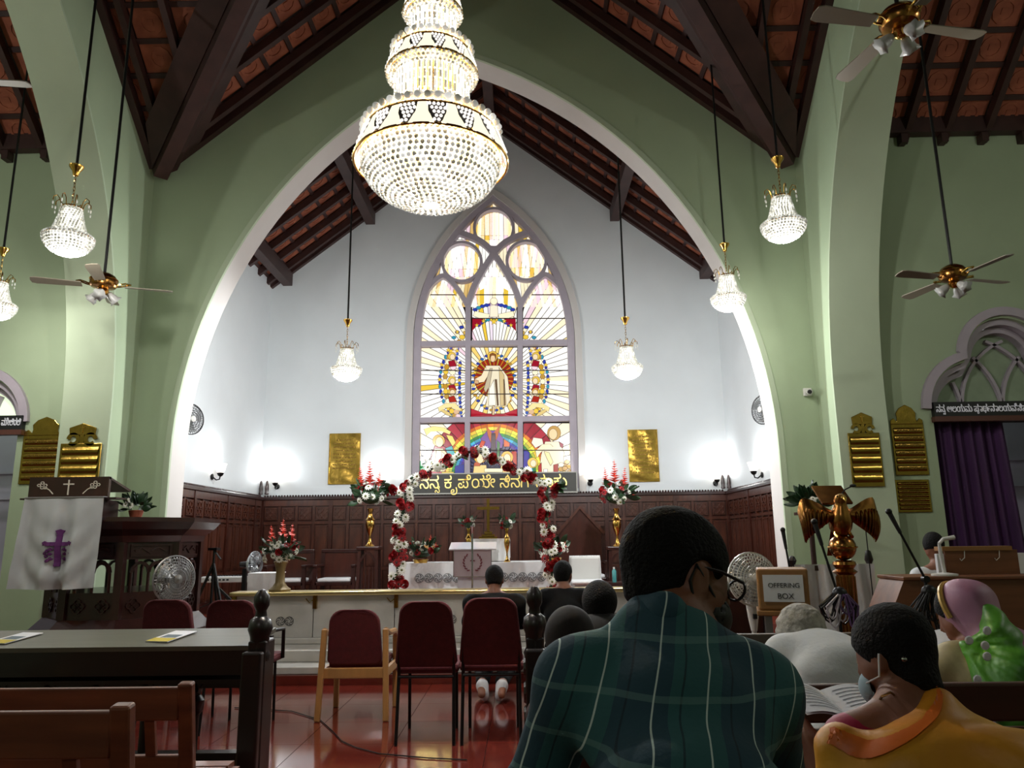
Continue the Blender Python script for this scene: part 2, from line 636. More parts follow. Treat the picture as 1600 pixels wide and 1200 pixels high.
# ------------------------------------------------------------------ roofs
def roof(name, o, ud, vd, u0, u1, vr, cols, dv=.39, tiles=True, first=.25, du=.5):
    """ceiling slope: o = point at u=0,v=0 on the eaves; ud along, vd up the slope; vr(u) -> v range"""
    o, ud, vd = Vector(o), Vector(ud).normalized(), Vector(vd).normalized()
    n = ud.cross(vd).normalized()
    if n.z > 0:
        n = -n
    pt = lambda u, v, d=0: o + ud * u + vd * v + n * d
    root = bpy.data.objects.new(name, None)
    COL.objects.link(root)
    root.location = o
    struct(root)
    N = 16
    us = [u0 + (u1 - u0) * i / N for i in range(N + 1)]
    d = MB()
    for i in range(N):
        a0, b0 = vr(us[i])
        a1, b1 = vr(us[i + 1])
        q = [pt(us[i], a0, -.06), pt(us[i + 1], a1, -.06), pt(us[i + 1], b1, -.06), pt(us[i], b0, -.06)]
        q2 = [p + n * .05 for p in q]
        d.add(q + q2, [(0, 1, 2, 3), (7, 6, 5, 4), (0, 4, 5, 1), (2, 6, 7, 3), (1, 5, 6, 2), (3, 7, 4, 0)])
    d.obj('roof_deck', TIMBER, root, W=True)
    if not tiles:
        return root
    a, b = vr(u0 + .04)
    MB().bar(pt(u0 + .045, a, .10), pt(u0 + .045, b, .10), .09, .13, n).obj('wall_rafter', TIMBER, root, W=True)
    ru = []
    u = u0 + first
    while u < u1 + .01:
        ru.append(u)
        u += du
    for u in ru:
        a, b = vr(u)
        if b - a > .15:
            MB().bar(pt(u, a, .105), pt(u, b, .105), .075, .11, n).obj('rafter', TIMBER, root, W=True)
    vmax = max(vr(u)[1] for u in us)
    j = 0
    while j * dv < vmax:
        v = j * dv
        ins = [u for u in [u0 + (u1 - u0) * i / 60 for i in range(61)] if vr(u)[0] <= v <= vr(u)[1]]
        if len(ins) > 1:
            MB().bar(pt(ins[0], v, .025), pt(ins[-1], v, .025), .06, .05, n).obj('batten', TIMBER, root, W=True)
        j += 1
    M = Matrix((ud, vd, n)).transposed().to_4x4()
    cells = [u0 + first - du / 2] + [u + du / 2 for u in ru]
    for uc in cells:
        for j in range(int(vmax / dv) + 1):
            vc = (j + .5) * dv
            if uc < u0 - .05 or uc > u1 + .05:
                continue
            a, b = vr(min(max(uc, u0), u1))
            if (a - .1 if vr(u0)[0] < 0 else a + .16) < vc < b + .1:
                T = M.copy()
                T.translation = pt(uc, vc, 0) - o
                inst(TILE_ME, 'ceiling_tile', root, M=T)
    return root


tb = MB()
tb.bb(-.21, .21, -.165, .165, -.005, .018)
tb.strip([(.12 * math.cos(i * PI / 5), .12 * math.sin(i * PI / 5)) for i in range(10)], .035, lambda a, b, d: (a, b, d), (.018, .03), closed=True)
tb.box((0, 0, .022), (.07, .07, .012))
TILE_ME = tb.mesh('ceiling_tile', TILE)

HV = 4.17 / math.cos(math.atan(SL))       # slope length of the crossing roofs
cs, sn = math.cos(math.atan(SL)), math.sin(math.atan(SL))
# slopes that fall to the left and right walls, between chancel arch and valley (u from the arch towards the camera)
roof('ceiling_crossing_left', (XL, YA, ZE), (0, -1, 0), (cs, 0, sn), 0, 4.17, lambda u: (u / cs, HV), 8)
roof('ceiling_crossing_right', (XR, YA, ZE), (0, -1, 0), (-cs, 0, sn), 0, 4.17, lambda u: (u / cs, HV), 8)
# far slopes of the transept roofs inside the crossing (u from the side wall inwards)
roof('ceiling_transept_left_inner', (XL, YA, ZE), (1, 0, 0), (0, -cs, sn), 0, 4.17, lambda u: (u / cs, HV), 8)
roof('ceiling_transept_right_inner', (XR, YA, ZE), (-1, 0, 0), (0, -cs, sn), 0, 4.17, lambda u: (u / cs, HV), 8)
# outer transepts
HV2 = (YT - YC) / cs
ZET = ZR - (YT - YC) * SL
roof('ceiling_transept_left', (XL - TW, YT, ZET), (-1, 0, 0), (0, -cs, sn), 0, XL - TW - XLT, lambda u: (-.25, HV2), 8)
roof('ceiling_transept_right', (XR + TW, YT, ZET), (1, 0, 0), (0, -cs, sn), 0, XRT - XR - TW, lambda u: (-.25, HV2), 8)
# near slopes, out of view: plain boarded decks
nr = MB()
nr.add([(XLT, YN - .3, ZE - .2), (XL, YN - .3, ZE - .2), (XC, YC, ZR), (XLT, YC, ZR)], [(0, 1, 2, 3)])
nr.add([(XRT, YN - .3, ZE - .2), (XR, YN - .3, ZE - .2), (XC, YC, ZR), (XRT, YC, ZR)], [(0, 1, 2, 3)])
nr.add([(XL - .3, YBACK - .3, ZE - .1), (XL - .3, YN, ZE - .1), (XC, YC, ZR), (XC, YBACK - .3, ZR)], [(0, 1, 2, 3)])
nr.add([(XR + .3, YBACK - .3, ZE - .1), (XR + .3, YN, ZE - .1), (XC, YC, ZR), (XC, YBACK - .3, ZR)], [(0, 1, 2, 3)])
struct(nr.obj('ceiling_nave', TIMBER))
# valley beams and the wide valley boards beside them
for nm, x0 in (('beam_valley_left', XL), ('beam_valley_right', XR)):
    sg = 1 if x0 < XC else -1
    root = bpy.data.objects.new(nm, None)
    COL.objects.link(root)
    root.location = (x0, YA, ZE)
    struct(root)
    a, b = Vector((x0 + sg * .12, YA - .12, ZE - .12)), Vector((XC, YC, ZR - .25))
    MB().bar(a, b, .17, .26).obj('valley_beam', TIMBER, root, W=True)
    MB().bar(a + Vector((sg * .05, .18, .1)), b + Vector((sg * .05, .18, .1)), .09, .16).obj('valley_beam', TIMBER, root, W=True)
    n1 = Vector((sg * sn, 0, -cs))
    n2 = Vector((0, -sn, -cs))
    for n, side in ((n1, Vector((0, 1, 0))), (n2, Vector((-sg, 0, 0)))):
        p0, p1 = Vector((x0, YA, ZE)) + n * .19, Vector((XC, YC, ZR)) + n * .19
        vdir = (p1 - p0).normalized()
        w = (side - vdir * side.dot(vdir)).normalized() * .30
        q = [p0 + vdir * .1, p1, p1 + w, p0 + w * .9 + vdir * .62]
        MB().add(q + [p + n * .02 for p in q], [(0, 1, 2, 3), (7, 6, 5, 4), (0, 4, 5, 1), (2, 6, 7, 3), (1, 5, 6, 2), (3, 7, 4, 0)]).obj('valley_board', TIMBER, root, W=True)
# wall plates of the transepts with short brackets below
for nm, xa, xb in (('trim_5', XLT, XL - TW), ('trim_6', XR + TW, XRT)):
    root = struct(MB().bb(xa, xb, YT - .14, YT - .02, ZET - .12, ZET + .1).obj(nm, TIMBER))
    x = xa + .2
    while x < xb:
        MB().bb(x - .04, x + .04, YT - .12, YT, ZET - .24, ZET - .121).obj('bracket', TIMBER, root)
        x += .5

# ------------------------------------------------------------------ chancel shell
struct(MB().bb(-3.05, 2.05, 8.3, YA2, 0.001, ZCH).obj("floor_chancel_front", mat("chancel_floor", (120, 50, 36), .2)))
struct(MB().bb(XCL, XCR, YA2, YB, 0.001, ZCH).obj('floor_chancel', mat('chancel_floor', (120, 50, 36), .2)))
struct(MB().bb(XCL - .3, XCL, YA2, YB + .3, 0, 6.9).obj('wall_chancel_left', WHITE))
struct(MB().bb(XCR, XCR + .3, YA2, YB + .3, 0, 6.9).obj('wall_chancel_right', WHITE))
WXC, WH = -0.50, 1.50       # window centre and half opening
wsp = 5.05                   # springing of the window arch
woff = ((8.02 - wsp) ** 2 - WH ** 2) / (2 * WH)
WARC = pointed(WXC, WH, wsp, woff, 24)
CHE, CHS = 6.35, .785        # chancel eaves height and slope
CHR = CHE + 4.35 * CHS
# back wall in two halves around the window opening
for nm, sg in (('wall_chancel_back', -1), ('wall_chancel_back_right', 1)):
    xo = XCL - .3 if sg < 0 else XCR + .3
    half = [p for p in WARC if (p[0] - WXC) * sg >= -1e-6]
    half = sorted(half, key=lambda p: p[1])
    poly = [(WXC, 0), (xo, 0), (xo, CHE + .35), (WXC, CHR + .3), (WXC, half[-1][1])] + half[::-1][1:] + [(WXC + sg * WH, 2.3), (WXC, 2.3)]
    struct(MB().prism(poly, lambda x, z: (x, YB, z), lambda x, z: (x, YB + .35, z)).obj(nm, WHITE))
cc2, ss2 = math.cos(math.atan(CHS)), math.sin(math.atan(CHS))
HVC = 4.35 / cc2
roof('ceiling_chancel_left', (XCL, YB, CHE), (0, -1, 0), (cc2, 0, ss2), 0, YB - YA2, lambda u: (-.1, HVC), 8)
roof('ceiling_chancel_right', (XCR, YB, CHE), (0, -1, 0), (-cc2, 0, ss2), 0, YB - YA2, lambda u: (-.1, HVC), 8)
for nm, x, z in (('beam_chancel_1', -4.55, 6.36), ('beam_chancel_2', -2.95, 7.62), ('beam_chancel_3', 1.92, 7.60), ('beam_chancel_4', 3.62, 6.36), ('beam_chancel_5', XB, CHR - .32)):
    struct(MB().bb(x - .09, x + .09, YA2, YB, z - .14, z + .12).obj(nm, TIMBER))
# eave beams cross the corner of the back wall
# ------------------------------------------------------------------ the great stained-glass window
YG = YB + .10
win = bpy.data.objects.new('window_3', None)
COL.objects.link(win)
win.location = (WXC, YB, 2.3)
struct(win)
wfn = lambda x, z, d: (x, YB + d, z)
MB().strip([(WXC + WH + .12, 2.0)] + [(WXC + (x - WXC) * (1 + .12 / WH), z + .10 * (z - wsp) / 3 + (.0)) for x, z in WARC] + [(WXC - WH - .12, 2.0)], .13, wfn, (-.07, .04)).obj('hood_moulding', REVEAL, win, smooth=True, W=True)
MB().strip([(WXC + WH - .02, 2.2)] + [(WXC + (x - WXC) * (1 - .02 / WH), z - .02) for x, z in WARC] + [(WXC - WH + .02, 2.2)], .13, wfn, (-.03, .16)).obj('inner_moulding', STONE, win, smooth=True, W=True)
w2 = lambda u, v: tuple(P(u, v, YB + .04)[i] for i in (0, 2))


def bez(pts, n=6):
    """smooth path through pixel points (Catmull-Rom)"""
    out = []
    p = [pts[0]] + list(pts) + [pts[-1]]
    for i in range(1, len(p) - 2):
        for t in range(n):
            t /= n
            a = [p[i - 1], p[i], p[i + 1], p[i + 2]]
            out.append(tuple(.5 * (2 * a[1][q] + (a[2][q] - a[0][q]) * t + (2 * a[0][q] - 5 * a[1][q] + 4 * a[2][q] - a[3][q]) * t * t + (3 * a[1][q] - a[0][q] - 3 * a[2][q] + a[3][q]) * t ** 3) for q in range(len(a[0]))))
    out.append(tuple(pts[-1]))
    return out


NTR = [0]


def tracery(pts, wpx, name='tracery_bar', smooth=True):
    q = bez(pts) if smooth and len(pts) > 2 else pts
    NTR[0] += 1
    MB().strip([w2(*p) for p in q], wpx * .0123, wfn, (-.005 - NTR[0] * .0015, .14 - NTR[0] * .0013)).obj(name, STONE, win, W=True)


for x in (731.5, 812.5):
    tracery([(x - 1.5 if x < 770 else x + .5, 760), (x, 470)], 8, 'mullion', False)
for y in (537, 656):
    tracery([(648, y + 1), (897, y - 2)], 8, 'transom', False)
tracery([(731.5, 475), (740, 450), (754, 424), (771.6, 397), (793, 377), (830, 362)], 9)
tracery([(813, 475), (804, 450), (789, 423), (771.6, 397), (750, 377), (713, 362)], 9)
tracery([(658, 475), (666, 456), (678, 441), (691.5, 432), (704, 439), (718, 456), (731, 478)], 7.5)
tracery([(886, 470), (878, 452), (866, 439), (852, 430), (839, 439), (825, 457), (813, 478)], 7.5)
CIRC = [(771.8, 357.5), (721.8, 410), (822.5, 408)]
for cx, cy in CIRC:
    pts = [w2(cx + 30.5 * math.cos(i * PI / 16), cy + 30.5 * math.sin(i * PI / 16)) for i in range(32)]
    MB().strip(pts, .055, wfn, (-.02, .13), closed=True).obj('roundel_ring', STONE, win, smooth=True, W=True)


# --- glass pieces: colours are those of the glass, lit by the day behind it
def glass(c):
    nm = 'stained_glass_%d_%d_%d' % c
    lum = (c[0] * .3 + c[1] * .6 + c[2] * .1) / 255
    return mat(nm, tuple(int(x * .5) for x in c), .2, emit=.40 + .56 * max(0, lum - .55), ecol=c)


LEAD = mat('lead_came', (44, 26, 20), .6)


def clip(poly, conv):
    """Sutherland-Hodgman of poly against the convex polygon conv"""
    area = sum(conv[i][0] * conv[(i + 1) % len(conv)][1] - conv[(i + 1) % len(conv)][0] * conv[i][1] for i in range(len(conv)))
    sg = 1 if area > 0 else -1
    out = list(poly)
    for i in range(len(conv)):
        a, b = conv[i], conv[(i + 1) % len(conv)]
        f = lambda p: sg * ((b[0] - a[0]) * (p[1] - a[1]) - (b[1] - a[1]) * (p[0] - a[0]))
        nxt = []
        for j in range(len(out)):
            p, q = out[j], out[(j + 1) % len(out)]
            fp, fq = f(p), f(q)
            if fp >= 0:
                nxt.append(p)
            if (fp >= 0) != (fq >= 0):
                t = fp / (fp - fq)
                nxt.append((p[0] + (q[0] - p[0]) * t, p[1] + (q[1] - p[1]) * t))
        out = nxt
        if len(out) < 3:
            return []
    return out


def area2(p):
    return abs(sum(p[i][0] * p[(i + 1) % len(p)][1] - p[(i + 1) % len(p)][0] * p[i][1] for i in range(len(p)))) / 2


def inset(q, g):
    n = len(q)
    A = sum(q[i][0] * q[(i + 1) % n][1] - q[(i + 1) % n][0] * q[i][1] for i in range(n)) / 2
    sg = 1 if A > 0 else -1
    cr = [sg * ((q[(i + 1) % n][0] - q[i][0]) * (q[(i + 2) % n][1] - q[(i + 1) % n][1]) - (q[(i + 1) % n][1] - q[i][1]) * (q[(i + 2) % n][0] - q[(i + 1) % n][0])) for i in range(n)]
    if min(cr) < -1e-6:
        cx, cy = sum(p[0] for p in q) / n, sum(p[1] for p in q) / n
        return [(cx + (p[0] - cx) * max(.6, 1 - g / max(math.dist(p, (cx, cy)), 1e-3)), cy + (p[1] - cy) * max(.6, 1 - g / max(math.dist(p, (cx, cy)), 1e-3))) for p in q]
    out = list(q)
    for i in range(n):
        a, b = q[i], q[(i + 1) % n]
        l = math.dist(a, b)
        if l < 1e-6:
            continue
        nx, ny = -sg * (b[1] - a[1]) / l, sg * (b[0] - a[0]) / l
        f_ = lambda p: (p[0] - a[0]) * nx + (p[1] - a[1]) * ny - g
        nxt = []
        for k in range(len(out)):
            p, r = out[k], out[(k + 1) % len(out)]
            fp, fr = f_(p), f_(r)
            if fp >= 0:
                nxt.append(p)
            if (fp >= 0) != (fr >= 0):
                t = fp / (fp - fr)
                nxt.append((p[0] + (r[0] - p[0]) * t, p[1] + (r[1] - p[1]) * t))
        out = nxt
        if len(out) < 3:
            return []
    return out


class Light:
    """one glazed opening: lead sheet behind, glass pieces in front in layers"""

    def __init__(s, outline, name='glass_light'):
        s.o = outline
        s.lead = MB().prism([w2(*p) for p in outline], lambda x, z: (x, YG + .03, z), lambda x, z: (x, YG + .05, z)).obj(name, LEAD, win, W=True)

    def piece(s, poly, c, layer=0, gap=.48, name='pane'):
        q = clip(poly, s.o)
        if len(q) < 3 or area2(q) < 2.5:
            return
        if layer >= 2 and area2(q) > 14:
            dl = YG + .030 - layer * .006
            MB().prism([w2(*p) for p in q], lambda x, z: (x, dl - .003, z), lambda x, z: (x, dl, z)).obj('lead_outline', LEAD, s.lead, W=True)
            gap = max(gap, .55)
        q = inset(q, gap)
        if len(q) < 3:
            return
        d = YG + .028 - layer * .006
        pts = [w2(*p) for p in q]
        MB().prism(pts, lambda x, z: (x, d - .005, z), lambda x, z: (x, d, z)).obj(name, glass(c), s.lead, W=True)

    def rays(s, cx, cy, cols, step=5.0, off=0, r=190, split=None):
        a = off
        i = 0
        while a < 360 + off - .01:
            a0, a1 = math.radians(a), math.radians(a + step)
            rr = [2, r] if not split else [2] + split + [r]
            for q in range(len(rr) - 1):
                r0, r1 = rr[q], rr[q + 1]
                w = [(cx + r0 * math.cos(a0), cy + r0 * math.sin(a0)), (cx + r1 * math.cos(a0), cy + r1 * math.sin(a0)), (cx + r1 * math.cos(a1), cy + r1 * math.sin(a1)), (cx + r0 * math.cos(a1), cy + r0 * math.sin(a1))]
                c = cols(i, q, (a + step / 2) % 360)
                if c:
                    s.piece(w, c)
            a += step
            i += 1

    def band(s, cx, cy, r0, r1, a0, a1, n, cols, layer=1, ry=1.0):
        for i in range(n):
            t0, t1 = math.radians(a0 + (a1 - a0) * i / n), math.radians(a0 + (a1 - a0) * (i + 1) / n)
            tm = (t0 + t1) / 2
            f = lambda r, t: (cx + r * math.cos(t), cy + r * ry * math.sin(t))
            s.piece([f(r0, t0), f(r1, t0), f(r1, tm), f(r1, t1), f(r0, t1), f(r0, tm)], cols[i % len(cols)], layer, .3)

    def blob(s, cx, cy, rx, ry, c, layer=2, n=12, a=0):
        s.piece([(cx + rx * math.cos(a + 2 * PI * i / n), cy + ry * math.sin(a + 2 * PI * i / n)) for i in range(n)], c, layer, .25)

    def star(s, cx, cy, r, c, layer=3):
        s.piece([(cx + (r if i % 2 == 0 else r * .45) * math.cos(i * PI / 5 - PI / 2), cy + (r if i % 2 == 0 else r * .45) * math.sin(i * PI / 5 - PI / 2)) for i in range(10)], c, layer, .1)

    def poly(s, pts, c, layer=2):
        s.piece(pts, c, layer, .3)

    def bars(s, ys):
        for y in ys:
            x0, x1 = min(p[0] for p in s.o), max(p[0] for p in s.o)
            q = clip([(x0, y - .7), (x1, y - .7), (x1, y + .7), (x0, y + .7)], s.o)
            if len(q) > 2:
                pts = [w2(*p) for p in q]
                MB().prism(pts, lambda x, z: (x, YG - .02, z), lambda x, z: (x, YG - .01, z)).obj('saddle_bar', LEAD, s.lead, W=True)


WHT, CRM, YEL, PNK, AMB, ORG, REDG, CRI = (255, 252, 244), (255, 240, 205), (246, 206, 70), (246, 214, 226), (214, 158, 50), (232, 120, 30), (190, 40, 22), (176, 22, 48)
BLU, NAVY, CYA, GRN, TEAL, VIO, BRN, LIL = (52, 72, 190), (26, 24, 70), (60, 170, 205), (40, 140, 70), (30, 150, 150), (96, 52, 160), (120, 66, 34), (205, 180, 225)
zz = lambda pts: [(620 + x / 4.617, 520 + y / 4.617) for x, y in pts]     # figure outlines measured on an enlargement
zp = lambda x, y: (620 + x / 4.617, 520 + y / 4.617)
rr_ = random.Random(5)


def raycol(i, q, a):
    up = 180 < a < 360
    k = rr_.random()
    if k < .76:
        return WHT
    if k < .9:
        return CRM
    return rr_.choice([PNK, CRM, YEL, (250, 226, 150), (240, 226, 240)])


def lancet(x0, x1, yb, ys, ya):
    xm = (x0 + x1) / 2
    L = [(x0 + (xm - x0) * (t / 8) ** 1.55, ys - (ys - ya) * t / 8) for t in range(9)]
    R = [(x1 - (x1 - xm) * (t / 8) ** 1.55, ys - (ys - ya) * t / 8) for t in range(8)]
    return [(x0, yb)] + L + R[::-1] + [(x1, yb)]


# spandrels: upright strips behind the tracery of the arch head
arch_px = [(656, 478), (664, 446), (678, 412), (697, 378), (720, 350), (745, 328), (771, 312), (797, 327), (822, 348), (846, 376), (866, 410), (880, 444), (888, 478)]
sp = Light(arch_px, 'spandrel_glass')
x = 655
while x < 890:
    for y0, y1 in ((300, 372), (372, 430), (430, 480)):
        c = rr_.choice([WHT, WHT, CRM, PNK, YEL, CRM, (236, 196, 120)])
        sl = (x - 772) * .12
        sp.piece([(x - sl, y0), (x + 6 - sl, y0), (x + 6, y1), (x, y1)], c)
    x += 6
# roundels of upright strips
for q, (cx, cy) in enumerate(CIRC):
    L = Light([(cx + 28 * math.cos(i * PI / 14), cy + 28 * math.sin(i * PI / 14)) for i in range(28)], 'roundel_glass')
    for j in range(-4, 4):
        lean = (0, .16, -.16)[q]
        c = WHT if abs(j + .5) < 2 else CRM
        if q == 2 and j in (-3, -2):
            c = PNK
        if q == 0 and j in (-1, 0):
            c = (250, 232, 238)
        if j in (-4, 3):
            c = (248, 224, 160)
        for (ya, yb, cc) in ((-30, 8, c), (8, 30, c if rr_.random() < .6 else (rr_.choice([PNK, YEL, CRM])))):
            L.piece([(cx + j * 7.4 + lean * ya, cy + ya), (cx + j * 7.4 + 7.4 + lean * ya, cy + ya), (cx + j * 7.4 + 7.4 + lean * yb, cy + yb), (cx + j * 7.4 + lean * yb, cy + yb)], cc)

CX, CY = 771.5, 585
# upper lights
TLt = Light(lancet(656, 727, 533, 490, 438))
TCt = Light(lancet(737, 807.5, 531, 478, 411))
TRt = Light(lancet(817, 889, 531, 486, 436))
for L, off in ((TLt, 0), (TCt, 2.5), (TRt, 0)):
    L.rays(CX, CY + 8, raycol, 3.7, off, 230)
    L.bars([459.5, 496.5])
for L, sg in ((TLt, -1), (TRt, 1)):      # shoulder of the great ring of figures
    cx = CX
    for k in range(6):
        t = math.radians(-90 + sg * (28 + k * 7))
        L.blob(CX + 76 * math.cos(t), 575 + 88 * math.sin(t), 4.2, 3, (BLU, CYA, BLU)[k % 3], 2, 6, t)
        L.blob(CX + 66 * math.cos(t), 575 + 76 * math.sin(t), 5, 4, (YEL, AMB, (222, 184, 90))[k % 3], 2, 8, t)
        L.blob(CX + 56 * math.cos(t), 575 + 64 * math.sin(t), 6, 5, (CRM, REDG, CRM)[k % 3], 2, 8, t)
        if k % 2:
            L.star(CX + 76 * math.cos(t), 575 + 88 * math.sin(t), 4.2, YEL)
# centre top: dove and bows
for sg in (-1, 1):
    for k in range(5):
        t = math.radians(-90 + sg * (6 + k * 9))
        TCt.blob(CX + 44 * math.cos(t), 505 + 31 * math.sin(t), 4.6, 3.2, (VIO, BLU, BLU, CYA, BLU)[k], 2, 6, t)
        TCt.blob(CX + 36 * math.cos(t), 535 + 38 * math.sin(t), 4, 2.6, (GRN, CYA, TEAL, BLU, BLU)[k], 2, 6, t)
        if k % 2 == 0:
            TCt.star(CX + 40 * math.cos(t), 535 + 38 * math.sin(t), 4, YEL)
    TCt.poly([(CX + sg * 6, 489), (CX + sg * 30, 484), (CX + sg * 33, 492), (CX + sg * 20, 497), (CX + sg * 8, 496)], CRM)
    TCt.poly([(CX + sg * 17, 497), (CX + sg * 34, 494), (CX + sg * 35, 516), (CX + sg * 27, 508), (CX + sg * 20, 506)], CRI)
TCt.poly([(CX - 6, 470), (CX + 6, 470), (CX + 7, 494), (CX - 7, 494)], (250, 236, 210))
TCt.blob(CX, 469, 6, 6, CRM, 3)
TCt.star(CX, 501, 6, YEL)
for k, y in ((-1, 440), (1, 440)):
    TCt.poly([(CX + k * 15, 448), (CX + k * 23, 452), (CX + k * 22, 478), (CX + k * 15, 472)], YEL, 1)

# middle lights
MLt = Light([(655, 542), (727.5, 541), (727, 651), (653.5, 652)])
MCt = Light([(736, 541), (808.5, 541), (808.5, 651), (735, 651)])
MRt = Light([(816.5, 541), (889.5, 540), (891, 650), (816.5, 651)])
MLt.rays(CX, CY + 8, raycol, 4.4, 0, 190)
MRt.rays(CX, CY + 8, raycol, 4.4, 0, 190)


def mandorla(i, q, a):
    if q == 0:
        return (REDG, ORG, REDG, AMB)[i % 4]
    return (WHT, CRM, (250, 214, 120))[i % 3]


MCt.rays(CX, CY + 4, mandorla, 7.2, 0, 120, [31])
for k in range(26):
    t = 2 * PI * k / 26
    MCt.blob(CX + 33 * math.cos(t), CY + 11 + 44 * math.sin(t), 3.6, 2.4, (BLU, (46, 110, 200), BLU, AMB)[k % 4], 2, 6, t + PI / 2)
    if k % 2 == 0:
        MCt.star(CX + 32 * math.cos(t + .12), CY + 11 + 43 * math.sin(t + .12), 4, YEL)
MCt.poly([(735, 645), (809, 645), (809, 652), (735, 652)], CRI, 2)
MCt.poly([(735, 637), (762, 646), (735, 650)], (206, 40, 60), 2)
MCt.poly([(809, 637), (784, 646), (809, 650)], (206, 40, 60), 2)
# standing figure in white with arms spread
MCt.blob(*zp(690, 165), 8.5, 9, (236, 190, 84), 3, 14)
MCt.poly(zz([(640, 230), (740, 230), (800, 310), (820, 480), (790, 530), (640, 530), (660, 400), (650, 300)]), (238, 226, 196), 3)
MCt.poly(zz([(735, 240), (775, 300), (790, 520), (745, 525)]), (222, 196, 142), 4)
MCt.poly(zz([(670, 250), (690, 250), (670, 380), (640, 430), (625, 400)]), (206, 190, 160), 4)
MCt.poly(zz([(665, 400), (700, 330), (715, 520), (660, 522)]), (252, 244, 226), 4)
MCt.poly(zz([(705, 330), (722, 330), (735, 520), (722, 524)]), (120, 92, 66), 4)
MCt.poly(zz([(768, 330), (776, 330), (782, 520), (772, 520)]), (140, 104, 70), 5)
MCt.poly(zz([(640, 240), (610, 300), (560, 330), (560, 360), (630, 350), (660, 300)]), (244, 226, 190), 3)
MCt.poly(zz([(560, 330), (590, 340), (590, 365), (555, 362)]), (226, 180, 130), 4)
MCt.poly(zz([(690, 520), (705, 520), (705, 590), (685, 590)]), (232, 196, 150), 4)
MCt.blob(*zp(692, 180), 4.2, 6, (240, 206, 160), 4, 12)
MCt.poly(zz([(668, 190), (668, 150), (690, 138), (716, 150), (718, 195), (708, 160), (678, 158)]), (150, 92, 44), 5)
MCt.bars([578, 615])

for L, sg, ring in ((MLt, -1, 58), (MRt, 1, 58)):
    X = lambda v: CX + sg * v
    # two arcs of blue with stars, gold band of figures between them
    for k in range(15):
        t = (k - 7) / 7
        yo = 595 + t * 54
        xo = X(64 + 18 * (1 - t * t) + 1)
        xi = X(51 + 3 * (1 - t * t) + (6 if t < -.6 else 0))
        L.blob(xo + sg * 2, yo, 2.8, 4.2, (BLU, (60, 60, 180), CYA)[k % 3], 2, 6)
        L.blob(xi, yo + 2, 2.8, 4.0, (BLU, (70, 110, 220), BLU)[k % 3], 2, 6)
        if k % 3 == 1:
            L.star(xo + sg * 2, yo - 3, 4.4, YEL)
            L.star(xi, yo - 2, 4.4, YEL)
        L.blob((xo * .75 + xi * .25) + sg, yo, 4.4, 4.6, (AMB, YEL, (206, 160, 74), CRM)[k % 4], 2, 8)
        L.blob((xo * .4 + xi * .6), yo + 1, 5.2, 4.6, (CRM, (246, 224, 200), CRM, (230, 190, 150), PNK)[k % 5], 2, 8)
    for (y, c1) in ((555, CRI), (593, CRI), (611, REDG)):
        L.blob(X(66), y, 6.6, 6.6, (240, 200, 80), 3, 14)
        L.blob(X(65), y + 1.5, 4.4, 5, (246, 220, 180), 4, 12)
        L.poly([(X(72), y + 8), (X(62), y + 6), (X(58), y + 16), (X(70), y + 17)], c1, 3)
    # scroll
    L.poly([(X(88), 636), (X(76), 629), (X(60), 629), (X(50), 640), (X(58), 640), (X(66), 635), (X(78), 637), (X(86), 643)], (246, 226, 160), 4)
    L.poly([(X(86), 640), (X(74), 648), (X(64), 651), (X(70), 643), (X(80), 638)], (232, 204, 130), 4)
    L.bars([578, 615])

# lower lights: rainbow and figures
BLt = Light([(652, 662), (725.5, 661), (725, 753), (650.5, 753)])
BCt = Light([(734, 661), (809, 660), (809, 753), (733.5, 753)])
BRt = Light([(817.5, 660), (892, 660), (893.5, 752), (817.5, 752)])
RX, RY = 771.6, 742
for L in (BLt, BCt, BRt):
    L.rays(RX, RY, lambda i, q, a: [(34, 26, 84), None, (CRI if (i % 3) else (204, 50, 70)) if q == 2 else None, (CRM if i % 2 else WHT)][q] if q != 1 else None, 7.5, 0, 190, [52, 80, 104])
    for r0, r1, c in ((76, 81, ORG), (71, 76, YEL), (66.5, 71, (190, 200, 60)), (62, 66.5, GRN), (57.5, 62, CYA), (54, 57.5, BLU), (50, 54, VIO)):
        L.band(RX, RY, r0, r1, 180, 360, 24, [c, tuple(min(255, int(v * 1.18)) for v in c)], 1)
    L.bars([703, 740])
# left figure, seated, with halo and scroll
BLt.poly(zz([(190, 690), (260, 670), (340, 680), (390, 710), (380, 730), (320, 705), (240, 710), (210, 740)]), (250, 228, 140), 3)
BLt.poly(zz([(350, 730), (400, 740), (425, 790), (400, 820), (370, 770)]), (250, 222, 110), 3)
BLt.blob(*zp(300, 775), 10, 10, (238, 190, 70), 3, 14)
BLt.blob(*zp(305, 785), 6.5, 8.5, (250, 222, 170), 4, 12)
BLt.poly(zz([(270, 830), (330, 830), (380, 890), (370, 960), (340, 1000), (250, 1000), (230, 960), (250, 880)]), (240, 216, 160), 3)
BLt.poly(zz([(265, 840), (285, 840), (270, 960), (235, 985), (245, 900)]), (200, 140, 40), 4)
BLt.poly(zz([(320, 850), (350, 880), (345, 980), (325, 990)]), (252, 240, 210), 4)
BLt.poly(zz([(345, 830), (395, 810), (420, 870), (375, 900)]), (90, 190, 200), 4)
BLt.poly(zz([(320, 1000), (410, 1000), (410, 1070), (320, 1070)]), (240, 206, 80), 3)
BLt.poly(zz([(415, 960), (490, 940), (490, 1070), (415, 1070)]), (40, 50, 160), 3)
for k in range(14):
    a, b = rr_.uniform(150, 230), rr_.uniform(820, 930)
    BLt.blob(*zp(a, b), 4.2, 3.8, (WHT, (250, 226, 232), CRM)[k % 3], 3 + k % 3, 8)
